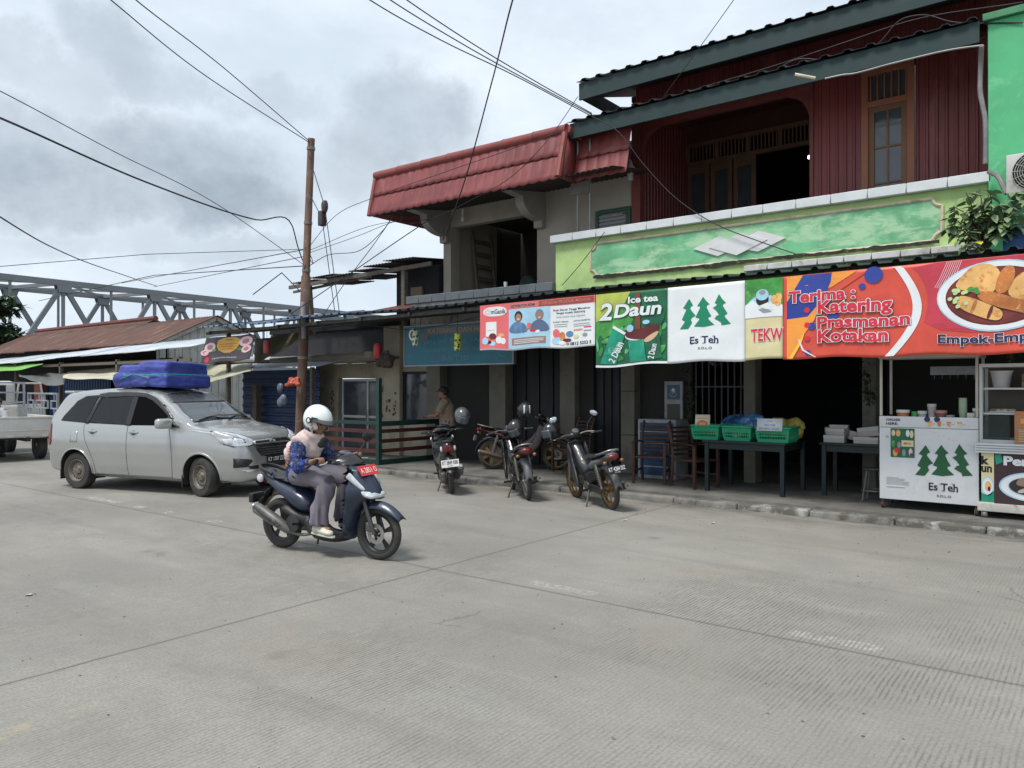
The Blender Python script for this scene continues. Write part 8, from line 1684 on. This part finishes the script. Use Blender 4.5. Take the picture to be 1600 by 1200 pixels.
for z in (.64, .675, .71, .745): y = .30 + (z - .615) * .75; m = MB(); m.tube([front(y * (i / 5 - 1), z, .012) for i in range(11)], [(.004, .010)] * 11, 6); m.build('grille_bar', mat('dark grille bar', (.07, .07, .075), .3), gr)
panel('grille_strip', M_chrome, [(-.42, .862), (0, .875), (.42, .862), (.44, .805), (0, .812), (-.44, .805)], front, off=.014, sm=0)
e0 = front(0, .838, .02); m = MB()
for a, b_, dz in ((.052, .036, 0), (.020, .034, 0), (.036, .013, .010)): m.tube([e0 + V((-.1 * 0, a * math.cos(t_ * .2618), dz + b_ * math.sin(t_ * .2618))) for t_ in range(24)], .005, 6, closed=True)
m.build('emblem', M_chrome, car)
p = front(0, .555, .02); plate(car, M_plb, P_white, 'KT 1707 ZZ', None, p, .42, .125, (1, 0, .02))
panel('lower_grille', M_bplast, [(-.60, .485), (.60, .485), (.55, .435), (-.55, .435)], front, off=.007, sm=0, step=.03); panel('bumper_lip', M_silver, [(-.66, .43), (0, .425), (.66, .43), (.60, .385), (0, .375), (-.60, .385)], front, off=.016, sm=0, step=.03)
m = MB(); m.tube([V((xx, y, interp(ZT, xx) + .006 - .05 * (abs(y) / .72) ** 3)) for xx, y in ((1.93, -.66), (1.965, -.3), (1.975, 0), (1.965, .3), (1.93, .66))], .004, 5); m.build('bonnet_seam', mat('dark seam', (.06, .06, .06), .7), car)
m = MB(); m.rbox(-1.95, -1.72, -.52, .52, 1.585, 1.63, .018); m.build('roof_spoiler', M_silver, car)
for x in (.46,): p = side(x + .02, 1.40, .02); m = MB(); m.ell(p, .02, .012, .014, 10, 6); m.build('roof_clip', M_bplast, car)
# ------ tarp bundle on its roof
tb_ = thing('tarp_bundle', 'big blue tarpaulin bundle tied with green rope on the roof of the silver car', 'bundle', (cc_.x, cc_.y, 1.69), ch)
m = MB(); m.rbox(-.80, .34, -.52, .48, .0, .22, .04); m.rbox(-.72, .30, -.49, .45, .14, .36, .05); m.rbox(-.35, .31, -.46, .47, .2, .43, .06); m.ell((-.25, -.50, .08), .18, .06, .08, 12, 8); m.ell((-.10, -.53, .10), .10, .05, .10, 12, 8)
remesh(m, .020, 2, lambda p: .045 * noise.noise(V((p.x * 1.6, p.y * 1.6, p.z * 3))) + .022 * abs(noise.noise(V((p.x * 2.2 + p.z * 5, p.y * 2.2, p.z * 8 - p.x * 2)))) - .012 * abs(noise.noise(V((p.x * 9, p.y * 5, p.z * 3 + p.x * 6)))) + .006 * noise.noise(p * 19)).build('tarpaulin', mat('royal blue tarpaulin', (.04, .058, .28), .5, var=.2, scale=2.5, bump=.25, bscale=18), tb_)
m = MB(); q = [(-.83, -.50, .20), (-.4, -.56, .19), (.1, -.555, .205), (.35, -.54, .215), (.39, -.1, .21), (.35, .52, .2), (-.1, .53, .2), (-.83, .49, .2)]; m.tube(q + [q[0]], .008, 6); m.tube([(-.62, -.56, .13), (-.3, -.575, .22), (.0, -.565, .16)], .007, 6); m.build('rope', mat('green nylon rope', (.02, .30, .20), .5), tb_)

# ================================================================== white pickup truck at the left edge, tail towards the camera
tl_, tr_ = gnd(-40, 724), gnd(72, 722); th_ = math.atan2(tr_.y - tl_.y, tr_.x - tl_.x) + math.pi / 2 + R(34)
M_twhite = mat('dusty white truck paint', (.56, .55, .52), .45, var=.06, coat=.2, dirt=(.36, .34, .29), damt=.3); M_chas = mat('black truck chassis', (.02, .02, .02), .7); M_rack = mat('grey rack steel', (.30, .33, .36), .5, metal=.2)
tc = (gnd(15, 722)); tk = thing('pickup_truck', 'white flatbed pickup truck with a grey rail rack, half out of the left edge', 'truck', (tc.x, tc.y, 0), th_)
z0, z1 = 1.68 - (683 - 606) / 1200 * 17.4, 1.68 - (652 - 606) / 1200 * 17.4      # foot and top of the tailgate
HW = .98
m = MB(); m.box(.0, 2.6, -HW + .03, HW - .03, z0 - .02, z0 + .04); m.build('bed', M_twhite, tk)
m = MB(); m.rbox(-.03, .01, -HW, HW, z0, z1, .008); m.rbox(-.05, -.03, -HW, HW, z1 - .04, z1 + .01, .006); m.rbox(-.045, -.03, -HW + .05, HW - .05, z0 + .13, z0 + .15, .004); tg = m.build('tailgate', M_twhite, tk)
for y in (-.7, 0, .7): m = MB(); m.rbox(-.055, -.03, y - .06, y + .06, z0 - .01, z0 + .03, .004); m.build('hinge', M_twhite, tg)
for y in (HW, -HW): m = MB(); m.rbox(.0, 2.6, y - .02, y + .02, z0, z1, .006); m.build('side_board', M_twhite, tk)
m = MB(); m.box(-.02, 3.8, -.42, -.32, .45, z0 - .02); m.box(-.02, 3.8, .32, .42, .45, z0 - .02); m.box(.05, .12, -.95, .95, .5, .62); m.build('chassis', M_chas, tk)
for x in (.55, 3.3):
    for y in (-.74, .74): m = MB(); m.lathe([(.15, -.09), (.28, -.10), (.325, -.08), (.33, 0), (.325, .08), (.28, .10), (.15, .09), (.0, .06)], (x, y, .33), 'Y', 32); w_ = m.build('wheel', M_tyre, tk); m = MB(); m.lathe([(0, -.07), (.15, -.06), (.16, -.095)], (x, y, .33), 'Y', 24); m.lathe([(0, .07), (.15, .06), (.16, .095)], (x, y, .33), 'Y', 24); m.build('rim', M_rims, w_)
for y in (-.78, .78):
    m = MB(); m.rbox(.03, .06, y - .16, y + .10, .62, .74, .008); lt = m.build('tail_light', M_redl, tk); m = MB(); m.rbox(.024, .05, y + .105 if y < 0 else y + .105, y + .17, .64, .72, .006); m.build('reverse_lamp', M_lens, lt)
plate(tk, M_plw, P_black, 'KT 8180 GB', '08.28', (.03, -.52, .60), .46, .14, (-1, 0, 0)); m = MB(); m.box(.035, .06, -.72, -.2, .52, .68); m.build('plate_bracket', M_chas, tk)
m = MB(); m.rbox(2.8, 4.4, -.85, .85, .5, 1.25, .08); m.add([], []); m.rbox(2.85, 4.1, -.78, .78, 1.2, 1.86, .12); cb = m.build('cab', M_twhite, tk); m = MB(); m.box(2.835, 2.852, -.55, .55, 1.35, 1.75); m.build('rear_window', M_cglass, cb)
for sd in (-1, 1): m = MB(); m.box(3.1, 3.8, sd * .79 - .02, sd * .79 + .02, 1.32, 1.75); m.build('window', M_cglass, cb)
m = MB(); m.rbox(3.3, 3.34, -1.55, -.86, .6, 1.25, .01); m.tube([(3.32, -.88, 1.25), (3.32, -.95, 1.80), (3.32, -1.45, 1.80), (3.32, -1.54, 1.25)], .03, 6); m.build('door', M_twhite, cb)
# rack of welded rails along the right side and the head of the bed
m = MB(); y = -HW; zt_ = z1 + .55; Bx = lambda x0, x1, za, zb: m.box(x0, x1, y - .02, y + .02, za, zb)
for x in (.05, 1.3, 2.55): Bx(x - .02, x + .02, z1, zt_)
m.box(.07, 2.53, y - .018, y + .018, zt_ - .04, zt_)
for x0 in (.07, 1.32):
    m.box(x0, x0 + .45, y - .016, y + .016, z1 + .34, z1 + .37); m.box(x0 + .75, x0 + 1.21, y - .016, y + .016, z1 + .34, z1 + .37); m.box(x0, x0 + .45, y - .016, y + .016, z1 + .16, z1 + .19); m.box(x0 + .75, x0 + 1.21, y - .016, y + .016, z1 + .16, z1 + .19)
    for q in (.45, .72): m.box(x0 + q, x0 + q + .03, y - .017, y + .017, z1 + .16, z1 + .37)
    for q in (.2, .98): m.box(x0 + q, x0 + q + .025, y - .015, y + .015, z1 + .37, zt_ - .04); m.box(x0 + q, x0 + q + .025, y - .015, y + .015, z1, z1 + .16)
for yy in (-.9, -.3, .3, .9): m.bar((2.58, yy, z1), (2.62, yy, z1 + .80), .045)
for z in (.3, .55, .8): m.bar((2.60, -.93, z1 + z), (2.60, .93, z1 + z), .04)
m.build('rail_rack', M_rack, tk)
fp_ = atd(-2, 640, 18.6)
figure('person in pale grey shirt standing behind the truck tailgate at the left edge', (fp_.x, fp_.y, -.12), th_ + 2.2, dict(head=(.04, 0, 1.44), neck=(.01, 0, 1.33), chest=(0, 0, 1.16), pelvis=(-.02, 0, .84), elL=(.06, .28, .95), wrL=(.26, .22, .92), elR=(.04, -.28, .95), wrR=(.24, -.24, .90), knL=(.04, .10, .48), knR=(.02, -.10, .48), anL=(0, .11, .20), anR=(-.02, -.11, .20)), mat('pale grey shirt', (.40, .41, .43), .8, var=.1), mat('dark jeans', (.03, .035, .05), .8))
# ------------------------------------------------------------------ loose grit and leaf scraps on the road
m = MB(); rr = random.Random(21)
for i in range(900):
    y = 10.2 - abs(rr.gauss(0, 1.2)) if i % 3 == 0 else rr.uniform(1.5, 10.2); x = rr.uniform(-15, 2); k = rr.uniform(.003, .011) * (1.4 if i % 40 == 0 else 1); a = rr.random() * 6.28
    q = [V((x + k * rr.uniform(.6, 1.4) * math.cos(a + j * 1.57), y + k * rr.uniform(.5, 1.2) * math.sin(a + j * 1.57), .002)) for j in range(4)]; m.add(q + [V((x, y, .002 + k * .6))], [(0, 1, 4), (1, 2, 4), (2, 3, 4), (3, 0, 4)])
m.build('road_grit', mat('road grit', (.13, .11, .085), .9, var=.6, scale=3, dirt=(.40, .38, .33), damt=.35, dscale=2), kind='stuff', smooth=False, recalc=False)
